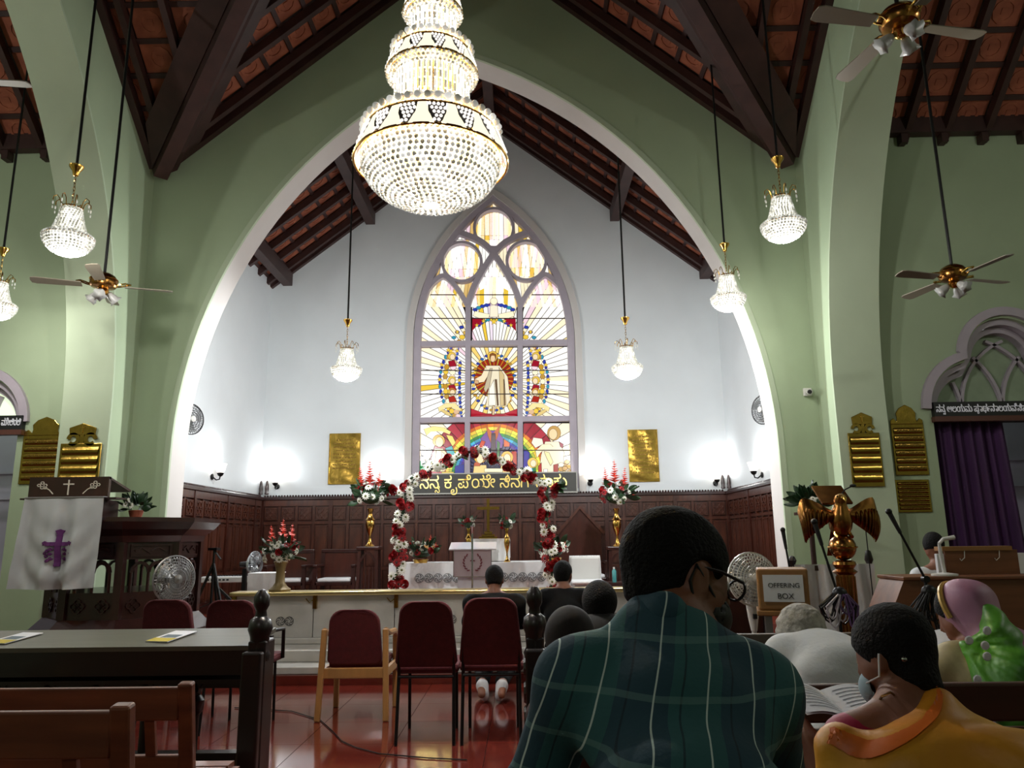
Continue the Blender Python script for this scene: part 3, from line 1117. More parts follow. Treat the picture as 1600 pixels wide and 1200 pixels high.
for k in range(16):
    BLt.blob(*zp(rr_.uniform(150, 235), rr_.uniform(925, 1060)), 4.6, 4, (GRN, (24, 100, 50), (60, 160, 90))[k % 3], 2 + k % 3, 7)
# centre: winged figure over the book, two haloed heads
BCt.poly(zz([(600, 760), (650, 700), (690, 700), (730, 700), (770, 760), (760, 830), (620, 830)]), (130, 80, 170), 2)
BCt.poly(zz([(640, 660), (665, 690), (690, 730), (720, 690), (745, 660), (730, 740), (705, 800), (680, 800), (655, 740)]), (222, 110, 50), 3)
BCt.poly(zz([(680, 720), (712, 720), (718, 900), (675, 900)]), (70, 44, 60), 4)
BCt.poly(zz([(720, 770), (745, 790), (740, 900), (722, 900)]), (70, 130, 70), 4)
BCt.poly(zz([(610, 770), (640, 780), (620, 830), (580, 830)]), (230, 80, 40), 3)
BCt.poly(zz([(770, 760), (815, 790), (815, 820), (770, 820)]), (240, 110, 50), 3)
BCt.poly(zz([(615, 810), (660, 830), (655, 880), (600, 880)]), (60, 110, 80), 3)
for a, sg in ((600, -1), (795, 1)):
    BCt.blob(*zp(a, 895), 10, 10, (244, 186, 60), 4, 14)
    BCt.blob(*zp(a, 905), 6, 8, (250, 222, 176), 5, 12)
    BCt.poly(zz([(a - 45, 950), (a + 45, 950), (a + 60, 1070), (a - 60, 1070)]), (246, 210, 130), 3)
    BCt.poly(zz([(a - sg * 5, 930), (a + sg * 40, 930), (a + sg * 50, 960), (a, 960)]), (214, 90, 40), 4)
BCt.poly(zz([(630, 975), (765, 975), (765, 1005), (630, 1005)]), (250, 238, 190), 5)
BCt.poly(zz([(632, 1010), (765, 1010), (765, 1045), (632, 1045)]), (244, 214, 120), 5)
BCt.poly(zz([(825, 850), (865, 850), (868, 960), (835, 930)]), (206, 60, 40), 3)
# right figure with halo and long scroll
BRt.poly(zz([(1070, 780), (1170, 780), (1210, 860), (1190, 1070), (1020, 1070), (1040, 880)]), (244, 230, 200), 3)
BRt.blob(*zp(1135, 720), 11, 12, (214, 166, 84), 3, 14)
BRt.blob(*zp(1128, 728), 7, 9, (246, 214, 164), 4, 12)
BRt.poly(zz([(1000, 850), (1050, 800), (1110, 800), (1130, 820), (1070, 830), (1030, 870), (1010, 900)]), (252, 240, 196), 5)
BRt.poly(zz([(1060, 850), (1100, 860), (1130, 930), (1110, 960), (1080, 900)]), (250, 232, 170), 5)
BRt.poly(zz([(1170, 780), (1205, 800), (1200, 830), (1180, 820)]), CRI, 4)
BRt.poly(zz([(1020, 960), (1045, 930), (1050, 1070), (1020, 1070)]), (206, 60, 50), 4)
BRt.poly(zz([(1130, 950), (1165, 940), (1170, 1070), (1130, 1070)]), (190, 60, 40), 4)
BRt.poly(zz([(1060, 980), (1090, 980), (1090, 1070), (1055, 1070)]), WHT, 4)
BRt.blob(*zp(980, 935), 8.5, 8.5, (250, 206, 90), 4, 14)
BRt.blob(*zp(985, 940), 5, 6, (250, 226, 190), 5, 12)
BRt.poly(zz([(915, 830), (960, 860), (950, 1010), (910, 1010)]), (60, 50, 170), 3)
BRt.poly(zz([(985, 750), (1050, 760), (1060, 800), (1000, 830), (970, 790)]), (248, 236, 214), 3)
for k in range(12):
    BRt.blob(*zp(rr_.uniform(1185, 1260), rr_.uniform(900, 1060)), 5, 4, (AMB, (226, 180, 70), (200, 150, 60), CRM)[k % 4], 3 + k % 3, 7)
MB().bb(WXC - WH - .1, WXC + WH + .1, YB + .3, YB + .34, 2.2, 8.2).obj('outer_guard', LEAD, win, W=True)
# ------------------------------------------------------------------ lamp light helper
def plight(name, parent, loc, w, r=.05, col=(1, .97, .93)):
    l = bpy.data.lights.new(name, 'POINT')
    l.energy = w
    l.shadow_soft_size = r
    l.color = col
    o = bpy.data.objects.new(name, l)
    o.location = loc
    o.parent = parent
    COL.objects.link(o)
    return o


# ------------------------------------------------------------------ wooden panelling round the chancel
WT = 2.10      # top of the panelling
cp = MB()
cp.bb(-.115, .115, -.012, .012, -.115, .115)
for sx in (-1, 1):
    for sz in (-1, 1):
        cp.strip([(sx * .05 + .042 * math.cos(i * PI / 4), sz * .05 + .042 * math.sin(i * PI / 4)) for i in range(8)], .016, lambda a, b, d: (a, d, b), (-.03, -.012), closed=True)
cp.strip([(.104, .104), (-.104, .104), (-.104, -.104), (.104, -.104)], .02, lambda a, b, d: (a, d, b), (-.03, -.012), closed=True)
CARVED = cp.mesh('carved_panel', PANEL)
tp = MB()
tp.bb(-.11, .11, -.012, .012, -.36, .36)
tp.bb(-.085, .085, -.026, -.012, -.33, .33)
tp.bb(-.1, .1, -.034, -.012, .335, .355)
TALL = tp.mesh('tall_panel', PANEL)
lp = MB()
lp.bb(-.11, .11, -.012, .012, -.16, .16)
lp.bb(-.085, .085, -.026, -.012, -.13, .13)
LOW = lp.mesh('low_panel', PANEL)


def panelling(name, label, p0, p1, nrm):
    """p0 -> p1 along the wall foot (2-D), nrm into the room"""
    p0, p1, nrm = Vector((*p0, 0)), Vector((*p1, 0)), Vector((*nrm, 0))
    L = (p1 - p0).length
    d = (p1 - p0).normalized()
    mid = (p0 + p1) / 2
    root = thing(name, label, 'panelling', (mid.x, mid.y, ZCH))
    M = Matrix((d, -nrm, Vector((0, 0, 1)))).transposed()      # local x along, y into wall
    if M.determinant() < 0:
        d = -d
        M = Matrix((d, -nrm, Vector((0, 0, 1)))).transposed()
    root.rotation_euler = M.to_euler()
    h = WT - ZCH
    MB().bb(-L / 2, L / 2, .02, .07, 0, h).obj('backing_board', PANELD, root)
    MB().bb(-L / 2, L / 2, -.05, .07, h - .06, h).obj('cap_rail', DARKWOOD, root, bevel=.01)
    MB().bb(-L / 2, L / 2, -.02, .05, h - .17, h - .06).obj('frieze_rail', PANEL, root)
    MB().bb(-L / 2, L / 2, -.04, .05, 0, .16).obj('skirting', DARKWOOD, root)
    MB().bb(-L / 2, L / 2, -.01, .05, h - .50, h - .455).obj('middle_rail', PANEL, root)
    MB().bb(-L / 2, L / 2, -.01, .05, .52, .57).obj('lower_rail', PANEL, root)
    cr = MB()
    x = -L / 2 + .03
    while x < L / 2 - .02:
        cr.sphere((x, 0, h + .012), (.022, .022, .026), 6, 4)
        x += .052
    c = cr.obj('cresting', DARKWOOD, root)
    n = int(L / .31)
    w = L / n
    for i in range(n):
        x = -L / 2 + (i + .5) * w
        inst(CARVED, 'carved_panel', root, (x, .012, h - .31))
        inst(TALL, 'tall_panel', root, (x, .012, h - .50 - .39))
        inst(LOW, 'low_panel', root, (x, .012, .35))
    for i in range(0, n + 1):
        big = i % 4 == 0
        x = -L / 2 + i * w
        MB().bb(x - (.035 if big else .022), x + (.035 if big else .022), -.03 if big else -.008, .05, .16, h - .06).obj('stile', PANEL if not big else PANELD, root)
    return root


panelling('wall_panelling', 'long carved red-brown panelling across the back wall under the window', (XCL + .09, YB - .075), (XCR - .09, YB - .075), (0, -1))
panelling('wall_panelling', 'carved panelling along the left chancel wall beside the fan', (XCL + .075, YA2 + .3), (XCL + .075, YB - .15), (1, 0))
panelling('wall_panelling', 'carved panelling along the right chancel wall', (XCR - .075, YB - .15), (XCR - .075, YA2 + .3), (-1, 0))
for lab, x in (('dark turned finials in the left corner of the panelling', XCL + .10), ('dark turned finials in the right corner of the panelling', XCR - .10)):
    t = thing('corner_finial', lab, 'finial', (x, YB - .11, WT + .045))
    for dx in (-.05, .06):
        MB().lathe([(.035, 0), (.04, .02), (.03, .05), (.036, .1), (.03, .19), (.02, .24), (0, .26)], (dx, 0, 0), 10).obj('finial', DARKWOOD, t, smooth=True)

# board with the gold verse under the window
a, b = P(645, 752, YB - .16), P(901, 775, YB - .16)
t = thing('verse_board', 'dark board with gold Kannada lettering below the stained glass', 'sign', ((a.x + b.x) / 2, YB - .15, WT + .03))
W2, HB = (b.x - a.x) / 2, .34
MB().bb(-W2, W2, -.02, .03, 0, HB).obj('board', mat('dark_olive_board', (52, 50, 44), .5), t)
fr = MB()
fr.bb(-W2, W2, -.03, .03, -.025, 0)
fr.bb(-W2, W2, -.03, .03, HB, HB + .02)
fr.bb(W2, W2 + .02, -.03, .03, -.025, HB + .02)
fr.bb(-W2 - .02, -W2, -.03, .03, -.025, HB + .02)
fr.obj('frame', mat('pale_board_frame', (170, 168, 160), .5), t)
x0, x1 = P(656, 763, YB - .16).x - (a.x + b.x) / 2, P(886, 763, YB - .16).x - (a.x + b.x) / 2
items = NNA + [SPC, G('\u0c95'), G('\u0cc3', -.12), G('\u0caa'), G('\u0cc6', -.35), G('\u0caf'), G('\u0cc6', -.45), G('\u0cd5', -.1), SPC, G('\u0ca8'), G('\u0cbf', -.38), G('\u0ca8'), G('\u0c97'), G('\u0cc6', -.35), SPC, G('\u0cb8'), G('\u0cbe', -.15), G('\u0c95'), G('\u0cc1', -.1)]
lettering(items, t, x0, x1, .085, .085 + .30, -.025, GOLD)

# two big hammered brass plates on the back wall
for lab, (u0, v0, u1, v1), xr in (('tall brass memorial plate on the white wall left of the window', (516, 678, 561, 756), 0), ('tall brass memorial plate on the white wall right of the window', (981, 672, 1030, 752), 1)):
    a, b = P(u0, v0, YB - .02), P(u1, v1, YB - .02)
    t = thing('brass_plaque', lab, 'plaque', ((a.x + b.x) / 2, YB - .012, b.z))
    w, h = (b.x - a.x) / 2, a.z - b.z
    MB().grid(lambda u, v: (-w + 2 * w * u, -.012 + .004 * math.sin(u * 9 + v * 5) + .003 * math.sin(v * 23 + u * 4), h * v), 14, 24).obj('plate', OLDBRASS, t, smooth='all')
    MB().strip([(-w, 0), (w, 0), (w, h), (-w, h)], .02, lambda p, q, d: (p, d, q), (-.022, .01), closed=True).obj('rim', OLDBRASS, t)
    ln = MB()
    for k in range(11 if xr else 9):
        ww = w * (.75 if k % 3 else .55)
        zz_ = h * (.86 - k * .07)
        x = -ww
        while x < ww:
            l = random.uniform(.02, .06)
            ln.bb(x, min(x + l, ww), -.021, -.014, zz_, zz_ + .022)
            x += l + .014
    ln.obj('engraved_lines', mat('worn_engraving', (120, 92, 40), .4, .8), t)


# wall sconces
SHADE = mat('lit_white_glass_shade', (255, 250, 238), .4, emit=2.5, ecol=(255, 248, 236))


def sconce(lab, loc, rz, watt=7.5):
    """arm reaches along local -Y"""
    t = thing('wall_sconce', lab, 'lamp', loc, rz, 'chancel wall sconces')
    MB().lathe([(0, 0), (.045, .004), (.05, .02), (.03, .03), (0, .034)], (0, 0, 0), 12, Matrix.Rotation(PI / 2, 3, 'X')).obj('wall_plate', IRON, t, smooth=True)
    MB().tube([(0, -.02, 0), (0, -.08, -.05), (0, -.13, -.04), (0, -.14, .02)], .011, 8).obj('arm', IRON, t, smooth=True)
    MB().lathe([(.012, 0), (.04, .02), (.055, .06), (.05, .065), (0, .06)], (0, -.14, .0), 12).obj('cup', IRON, t, smooth=True)
    MB().lathe([(.045, .05), (.06, .10), (.085, .19), (.09, .2), (.084, .2), (.055, .10), (.04, .055)], (0, -.14, .0), 16).obj('lamp_shade', SHADE, t, smooth=True)
    plight('sconce_light', t, (0, -.14, .24), watt, .03, (.95, .98, 1))
    return t


for lab, (u, v) in (('black wall sconce near the left corner of the back wall', (433, 762)), ('black wall sconce behind the left pedestal flowers', (598, 758)), ('black wall sconce between window and right pedestal flowers', (922, 757)), ('black wall sconce near the right corner of the back wall', (1118, 757))):
    p = P(u, v, YB - .02)
    sconce(lab, (p.x, YB - .002, p.z + .02), 0)
p = PX(330, 745, XCL)
sconce('lit sconce on the left chancel wall beyond the wall fan', (XCL + .002, p.y, p.z), PI / 2)
p = PX(1192, 742, XCR)
sconce('lit sconce on the right chancel wall', (XCR - .002, p.y, p.z), -PI / 2)


# oscillating fans --------------------------------------------------
def fan_head(parent, r, wire, blade, hubm, M=None, nb=3, rings=5, spokes=36):
    """fan head facing local -Y, centred at its own origin"""
    M = M or Matrix.Identity(4)
    R3 = M.to_3x3()
    off = M.translation
    T = lambda p: R3 @ Vector(p) + off
    for dy, nm in ((-.055, 'front_guard'), (.06, 'rear_guard')):
        g = MB()
        for k in range(1, rings + 1):
            rr = r * (.28 + .72 * k / rings)
            yy = dy * (1 - (k / rings) ** 3 * .95)
            g.tube([T((rr * math.cos(i * PI / 14), yy, rr * math.sin(i * PI / 14))) for i in range(28)], .0035 if k < rings else .008, 4, closed=True)
        for i in range(spokes):
            a = 2 * PI * i / spokes
            g.tube([T((q * math.cos(a), dy * (1 - ((q / r - .28) / .72) ** 3 * .95) if q > .28 * r else dy, q * math.sin(a))) for q in (r * .12, r * .4, r * .7, r * .9, r)], .0022, 3)
        g.obj(nm, wire, parent)
    for k in range(nb):
        a0 = 2 * PI * k / nb + .4
        MB().grid(lambda u, v: T((r * (.16 + .7 * u) * math.cos(a0 + (v - .5) * (.75 + .4 * u)), .022 - .05 * v, r * (.16 + .7 * u) * math.sin(a0 + (v - .5) * (.75 + .4 * u)))), 5, 6).obj('fan_blade', blade, parent, smooth='all')
    MB().lathe([(0, .075), (r * .2, .06), (r * .22, -.02), (r * .12, -.06), (0, -.065)], off, 18, R3 @ Matrix.Rotation(PI / 2, 3, 'X')).obj('hub', hubm, parent, smooth=True)
    MB().cyl(T((0, .06, 0)), T((0, .2, 0)), r * .27, r * .2, 16).obj('motor_housing', hubm, parent, smooth=True)


FANW = mat('fan_grey_wire', (150, 150, 150), .35, .4)
FANB = mat('clear_fan_blade', (150, 152, 152), .3)
FANP = mat('fan_grey_plastic', (120, 118, 114), .4)
p = PX(290, 655, XCL + .25)
t = thing('wall_fan', 'round caged fan on the left chancel wall above the sconce', 'fan', (XCL + .02, p.y, p.z))
fan_head(t, .21, mat('dark_fan_wire', (70, 70, 72), .35, .4), FANB, PLASTIC, Matrix.Translation((.30, 0, 0)) @ Matrix.Rotation(math.radians(62), 4, 'Z'))
MB().bar((0, 0, -.05), (.2, .05, -.03), .05, .05).obj('wall_bracket', PLASTIC, t)
p = PX(1199, 640, XCR - .25)
t = thing('wall_fan', 'round caged fan on the right chancel wall at the arch edge', 'fan', (XCR - .02, p.y, p.z))
fan_head(t, .21, mat('dark_fan_wire', (70, 70, 72), .35, .4), FANB, PLASTIC, Matrix.Translation((-.30, 0, 0)) @ Matrix.Rotation(math.radians(-62), 4, 'Z'))
MB().bar((0, 0, -.05), (-.2, .05, -.03), .05, .05).obj('wall_bracket', PLASTIC, t)

# ------------------------------------------------------------------ communion rail with steps
RX0, RX1 = -3.05, 2.05
pl = struct(MB().bb(RX0 - .2, RX1 + .2, 7.26, 8.2, 0.0005, .08).obj('floor_step', RED))
t = thing('altar_rail', 'marble altar rail with brass capping in front of the chancel', 'rail', ((RX0 + RX1) / 2, 8.14, .08))
st = MB().bb(RX0, RX1, 7.32, 8.3, .081, .145).obj('lower_step', MARBLE, t, W=True, bevel=.008)
MB().bb(RX0, RX1, 7.62, 8.3, .145, .25).obj('upper_step', MARBLE, t, W=True, bevel=.008)
MB().bb(RX0, RX1, 8.08, 8.30, .25, .31).obj('plinth', MARBLE, t, W=True, bevel=.01)
nP = 6
wP = (RX1 - RX0) / nP
INK = mat('engraved_dark_line', (60, 58, 58), .6)
for i in range(nP):
    xa = RX0 + i * wP
    MB().bb(xa + .004, xa + wP - .004, 8.13, 8.27, .31, .735).obj('marble_panel', MARBLE, t, W=True, bevel=.004)
    m = MB()
    xc = xa + wP / 2 + .13
    for dx in (-.046, .046):
        cx, cz = xc + dx, .475
        m.strip([(cx + .044 * math.cos(k * PI / 10), cz + .044 * math.sin(k * PI / 10)) for k in range(20)], .006, lambda a, b, d: (a, d, b), (8.126, 8.131), closed=True)
        for k in range(6):
            a = k * PI / 3 + .3
            m.strip([(cx + .012 * math.cos(a), cz + .012 * math.sin(a)), (cx + .03 * math.cos(a + .3), cz + .03 * math.sin(a + .3)), (cx + .037 * math.cos(a + .9), cz + .037 * math.sin(a + .9))], .007, lambda a_, b_, d: (a_, d, b_), (8.126, 8.131))
    m.obj('engraved_rosettes', INK, t, W=True)
    br = MB()
    for sx in (xa + .02,):
        br.bb(sx - .02, sx + .02, 8.09, 8.14, .60, .735)
        br.tube([(sx - .1, 8.12, .70), (sx - .06, 8.11, .66), (sx - .02, 8.1, .69)], .006, 6)
    br.obj('brass_bracket', OLDBRASS, t, W=True)
MB().bb(RX0 - .02, RX1 + .02, 8.05, 8.34, .735, .775).obj('brass_cap', mat('pale_brass_cap', (206, 186, 130), .28, .85, var=.1), t, W=True, bevel=.01)


# ------------------------------------------------------------------ flowers
WPET, RPET = mat('white_petals', (236, 234, 222), .7), mat('red_petals', (164, 14, 22), .65, var=.3, scale=40)
CORAL = mat('coral_petals', (250, 104, 84), .6, var=.2, scale=30)
FCORE = mat('flower_heart', (92, 96, 40), .8)
PINKC = mat('pale_flower_heart', (206, 200, 130), .8)


def gerbera(name, pm, cm, layers=2, n=11):
    m = MB()
    for L in range(layers):
        r, h = (.05, .0) if L == 0 else (.034, .012)
        for i in range(n):
            a = 2 * PI * (i + .5 * L) / n
            w = .5 * 2 * PI / n * .95
            c, s = math.cos, math.sin
            m.add([(.01 * c(a), .01 * s(a), .004 + h), (r * .65 * c(a - w), r * .65 * s(a - w), .012 + h), (r * c(a), r * s(a), .006 + h - .004), (r * .65 * c(a + w), r * .65 * s(a + w), .012 + h), (r * .6 * c(a), r * .6 * s(a), .006 + h)], [(0, 1, 4), (0, 4, 3), (1, 2, 4), (4, 2, 3)], 0)
    m.sphere((0, 0, .016), (.013, .013, .009), 8, 4, None, 1)
    return m.mesh(name, [pm, cm], 'all')


def rose():
    m = MB()
    for L, (r, h, n) in enumerate(((.05, .015, 7), (.038, .03, 6), (.026, .04, 5), (.014, .046, 4))):
        for i in range(n):
            a = 2 * PI * (i + .5 * (L % 2)) / n
            w = PI / n * 1.25
            m.grid(lambda u, v: ((.008 + (r - .008) * u ** .7) * math.cos(a + (v - .5) * 2 * w * (.4 + .6 * u)), (.008 + (r - .008) * u ** .7) * math.sin(a + (v - .5) * 2 * w * (.4 + .6 * u)), h * u ** 1.6 + .004 * L), 3, 3)
    return m.mesh('red_flower', [RPET], 'all')


def gladiolus():
    m = MB()
    for i in range(9):
        z = .02 + i * .026
        s = 1 - i * .085
        a = i * 2.4
        m.grid(lambda u, v: (s * .072 * u * math.cos(a + (v - .5) * 2.2), s * .072 * u * math.sin(a + (v - .5) * 2.2), z + .03 * s * u * (1.2 - .3 * u)), 2, 4)
        m.grid(lambda u, v: (s * .06 * u * math.cos(a + 2 + (v - .5) * 2.2), s * .06 * u * math.sin(a + 2 + (v - .5) * 2.2), z + .034 * s * u), 2, 4)
    m.cyl((0, 0, -.1), (0, 0, .26), .004, .002, 5)
    return m.mesh('coral_gladiolus', [CORAL], 'all')


def leafm(L=.12, w=.03):
    m = MB()
    m.grid(lambda u, v: ((v - .5) * 2 * w * math.sin(PI * min(1, u * .97 + .03)) ** .8, .012 * math.cos((v - .5) * 3), L * u), 5, 2)
    return m.mesh('leaf', [LEAF], 'all')


F_W, F_R, F_G, F_L = gerbera('white_gerbera', WPET, FCORE), rose(), gladiolus(), leafm()
F_RG = gerbera('red_gerbera', RPET, mat('dark_flower_heart', (60, 14, 16), .8), 2, 12)


def face(d, roll=0):
    return Vector(d).to_track_quat('Z', 'Y').to_matrix().to_4x4() @ Matrix.Rotation(roll, 4, 'Z')


def put(me, name, parent, pos, d, sc=1):
    M = Matrix.Translation(pos) @ face(d, random.uniform(0, 6)) @ Matrix.Scale(sc, 4)
    return inst(me, name, parent, M=M)


def bouquet(t, c, rx, rz, nw, nr, spikes, seed, leaves=26, sc=1.0, elo=-.55):
    """flowers on a dome of radius rx, height rz about c (local); faces point out, more towards -Y"""
    rnd = random.Random(seed)
    MB().sphere(c, (rx * .62, rx * .5, rz * (.62 if elo < -.3 else .5)), 10, 6).obj('foliage_core', LEAF, t, smooth=True)
    used = []
    k = 0
    tries = 0
    while k < nw + nr and tries < 600:
        tries += 1
        a, e = rnd.uniform(-PI, 0) if rnd.random() < .8 else rnd.uniform(0, PI), rnd.uniform(elo, 1.25)
        d = Vector((math.cos(a) * math.cos(e), math.sin(a) * math.cos(e), math.sin(e)))
        if any((d - q).length < .36 for q in used):
            continue
        used.append(d)
        p = Vector(c) + Vector((d.x * rx, d.y * rx * .75, d.z * rz)) * rnd.uniform(.8, 1.02)
        red = (k * 7) % (nw + nr) < nr
        put(F_R if red and k % 2 else (F_RG if red else F_W), 'red_flower' if red else 'white_flower', t, p, d, sc * rnd.uniform(.85, 1.15))
        k += 1
    for (dx, dz, h) in spikes:
        put(F_G, 'coral_gladiolus', t, Vector(c) + Vector((dx, -.03, dz)), (dx * .8, -.1, 1), h * sc)
    for k in range(leaves):
        a, e = rnd.uniform(-PI, PI), rnd.uniform(elo, .9)
        d = Vector((math.cos(a) * math.cos(e), math.sin(a) * math.cos(e), math.sin(e)))
        put(F_L, 'leaf', t, Vector(c) + Vector((d.x * rx * .8, d.y * rx * .6, d.z * rz * .8)), d + Vector((0, 0, .2)), sc * rnd.uniform(.8, 1.5))


VASE = [(.0, 0), (.075, 0), (.078, .015), (.05, .03), (.03, .06), (.018, .12), (.02, .16), (.035, .2), (.062, .27), (.072, .33), (.06, .38), (.078, .395), (.06, .41), (.035, .45), (.03, .5), (.05, .56), (.047, .565), (0, .5)]
for lab, u, stand_lab in (('tall brass vase of red and white flowers left of the altar', 577.5, 'carved dark wooden flower stand left of the altar'), ('tall brass vase of red and white flowers right of the altar', 965, 'carved dark wooden flower stand right of the altar')):
    p = P(u, 854, 11.5)
    s = thing('flower_stand', stand_lab, 'stand', (p.x, 11.5, ZCH))
    zt = p.z - ZCH
    MB().bb(-.17, .17, -.15, .15, zt - .05, zt).obj('stand_top', DARKWOOD, s, bevel=.01)
    for sx in (-1, 1):
        for sy in (-1, 1):
            MB().bar((sx * .15, sy * .13, 0), (sx * .125, sy * .11, zt - .05), .045, .045).obj('leg', DARKWOOD, s)
    MB().strip([(-.11 + .22 * i / 8, zt - .22 + .13 * math.sin(PI * i / 8)) for i in range(9)], .03, lambda a, b, d: (a, d, b), (-.13, -.1)).obj('arched_apron', DARKWOOD, s)
    for k in range(4):
        MB().bb(-.08 + k * .053 - .01, -.08 + k * .053 + .01, -.12, -.1, .12, zt - .3).obj('spindle', DARKWOOD, s)
    MB().bb(-.14, .14, -.12, .12, .1, .13).obj('lower_shelf', DARKWOOD, s)
    t = thing('flower_vase', lab, 'vase', (p.x, 11.5, p.z))
    MB().lathe([(r * .95, z) for r, z in VASE], (0, 0, 0), 20).obj('brass_vase', BRASS, t, smooth=True)
    bouquet(t, (0, -.02, .75), .25, .20, 13, 9, ((-.13, .12, 1.1), (-.01, .17, 1.25), (.12, .12, 1.05)), 11 if u < 700 else 12, 34, 1.15)

# big urn of flowers on the rail
p = P(437, 921, 8.2)
t = thing('flower_urn', 'stone urn of coral gladioli and white flowers on the altar rail', 'vase', (p.x, 8.2, .775))
MB().lathe([(0, 0), (.11, 0), (.115, .02), (.075, .05), (.05, .09), (.045, .2), (.06, .27), (.075, .3), (.07, .31), (0, .29)], (0, 0, 0), 20).obj('urn', mat('weathered_brass_urn', (128, 108, 68), .45, .3, var=.2), t, smooth=True)
bouquet(t, (0, -.02, .40), .20, .15, 15, 8, ((-.09, .10, .85), (.02, .13, 1.0), (.11, .1, .9)), 21, 30, .86)

# ------------------------------------------------------------------ altar
aL, aR = P(608, 880, 10.55).x, P(882, 880, 10.55).x
zt = P(745, 880, 10.55).z
cx = (aL + aR) / 2
t = thing('altar_table', 'altar table under a white embroidered cloth', 'table', (cx, 10.9, ZCH))
w = (aR - aL) / 2
h = zt - ZCH
MB().bb(-w + .05, w - .05, -.3, .35, h - .05, h - .008).obj('table_top', DARKWOOD, t)
for sx in (-1, 1):
    for y in (-.27, .3):
        MB().bb(sx * (w - .12) - .04, sx * (w - .12) + .04, y - .04, y + .04, 0, h - .05).obj('leg', DARKWOOD, t)
c = thing('altar_cloth', 'white altar cloth with a row of dark embroidered rosettes', 'cloth', (cx, 10.9, ZCH + h))
MB().grid(lambda u, v: (-w + 2 * w * u, -.36 - .012 * math.sin(u * 60) * (1 - v), -.60 + .606 * v), 90, 4).obj('front_drop', LINEN, c, smooth='all')
MB().bb(-w, w, -.36, .38, -.006, .008).obj('top_sheet', LINEN, c)
for sx in (-1, 1):
    MB().grid(lambda u, v: (sx * (w + .01 * math.sin(u * 20)), -.36 + .74 * u, -.60 + .606 * v), 20, 2).obj('side_drop', LINEN, c, smooth='all')
em = MB()
cx0, n = 0, 0
ros = MB()
ros.strip([(.058 * math.cos(k * PI / 9), .058 * math.sin(k * PI / 9)) for k in range(18)], .009, lambda a, b, d: (a, d, b), (-.004, 0), closed=True)
for k in range(5):
    a = k * 2 * PI / 5 + .4
    ros.strip([(.012 * math.cos(a), .012 * math.sin(a)), (.034 * math.cos(a + .35), .034 * math.sin(a + .35)), (.048 * math.cos(a + 1), .048 * math.sin(a + 1))], .013, lambda a_, b_, d: (a_, d, b_), (-.004, 0))
EMB = mat('dark_embroidery', (96, 98, 100), .9)
rme = ros.mesh('embroidered_rosette', EMB)
x = -w + .42
while x < w - .2:
    inst(rme, 'embroidered_rosette', c, (x, -.375, -.19))
    x += .128
em = MB()
x = -w + .35
while x < w - .12:
    em.bb(x - .02, x + .02, -.377, -.372, -.385, -.36)
    x += .055
em.bb(-w + .3, w - .1, -.377, -.373, -.40, -.393)
em.bb(-w + .3, w - .1, -.377, -.373, -.35, -.343)
em.obj('lace_border', EMB, c)
# gradine and cross
gz0 = zt + .008
a, b = P(735, 842, 10.85), P(795, 842, 10.85)
t = thing('gradine', 'white cloth covered step standing on the altar', 'box', ((a.x + b.x) / 2, 10.95, gz0))
gh = a.z - gz0
gw = (b.x - a.x) / 2
MB().bb(-gw, gw, -.12, .2, 0, gh - .012).obj('step_box', PANELD, t)
MB().grid(lambda u, v: (-gw - .01 + 2 * (gw + .01) * u, -.128 - .005 * math.sin(u * 30), .01 + (gh - .01) * v), 30, 3).obj('cloth_front', LINEN, t, smooth='all')
MB().bb(-gw - .01, gw + .01, -.13, .21, gh - .012, gh).obj('cloth_top', LINEN, t)
for sx in (-1, 1):
    MB().bb(sx * (gw + .004), sx * (gw + .012), -.128, .21, .05, gh - .012).obj('cloth_side', LINEN, t)
gtop = gz0 + gh
p = P(763, 840, 10.95)
t = thing('altar_cross', 'polished brass cross standing on the altar', 'cross', (p.x, 10.95, gtop))
ch = P(763, 779, 10.95).z - gtop
MB().bb(-.13, .13, -.08, .08, 0, .03).obj('base', BRASS, t, bevel=.005)
MB().bb(-.09, .09, -.06, .06, .03, .06).obj('base', BRASS, t, bevel=.005)
MB().bb(-.055, .055, -.045, .045, .06, .10).obj('base', BRASS, t, bevel=.005)
MB().bb(-.021, .021, -.016, .016, .10, ch).obj('upright', BRASS, t, bevel=.003)
MB().bb(-.16, .16, -.0165, .0165, ch * .72, ch * .72 + .042).obj('crossbar', BRASS, t, bevel=.003)
for lab, u, sd in (('small brass altar vase of flowers left of the cross', 732, 31), ('small brass altar vase of flowers right of the cross', 792, 32)):
    p = P(u, 842, 10.7)
    t = thing('altar_vase', lab, 'vase', (p.x, 10.7, gz0))
    z1 = P(u, 826, 10.7).z - gz0
    MB().lathe([(r * .6, z * z1 / .56) for r, z in VASE], (0, 0, 0), 16).obj('brass_vase', BRASS, t, smooth=True)
    bouquet(t, (0, -.01, z1 + .06), .09, .09, 6, 5, (), sd, 8, .8)
# flower bowls on the altar
for lab, u, v, rx, sd, sp in (('low bowl of white flowers on the left end of the altar', 656, 876, .2, 41, ((.13, .1, .6), (.2, .02, .5))), ('low bowl of coral and white flowers on the right end of the altar', 866, 874, .17, 42, ((-.16, .02, .55), (.14, .03, .6)))):
    p = P(u, v, 10.6)
    t = thing('flower_bowl', lab, 'flowers', (p.x, 10.68, gz0))
    MB().lathe([(0, 0), (.09, 0), (.11, .05), (.1, .055), (0, .04)], (0, 0, 0), 16).obj('bowl', BRASS, t, smooth=True)
    bouquet(t, (0, -.02, .14), rx * 1.25, .15, 18, 3, sp, sd, 26, .95, -.05)
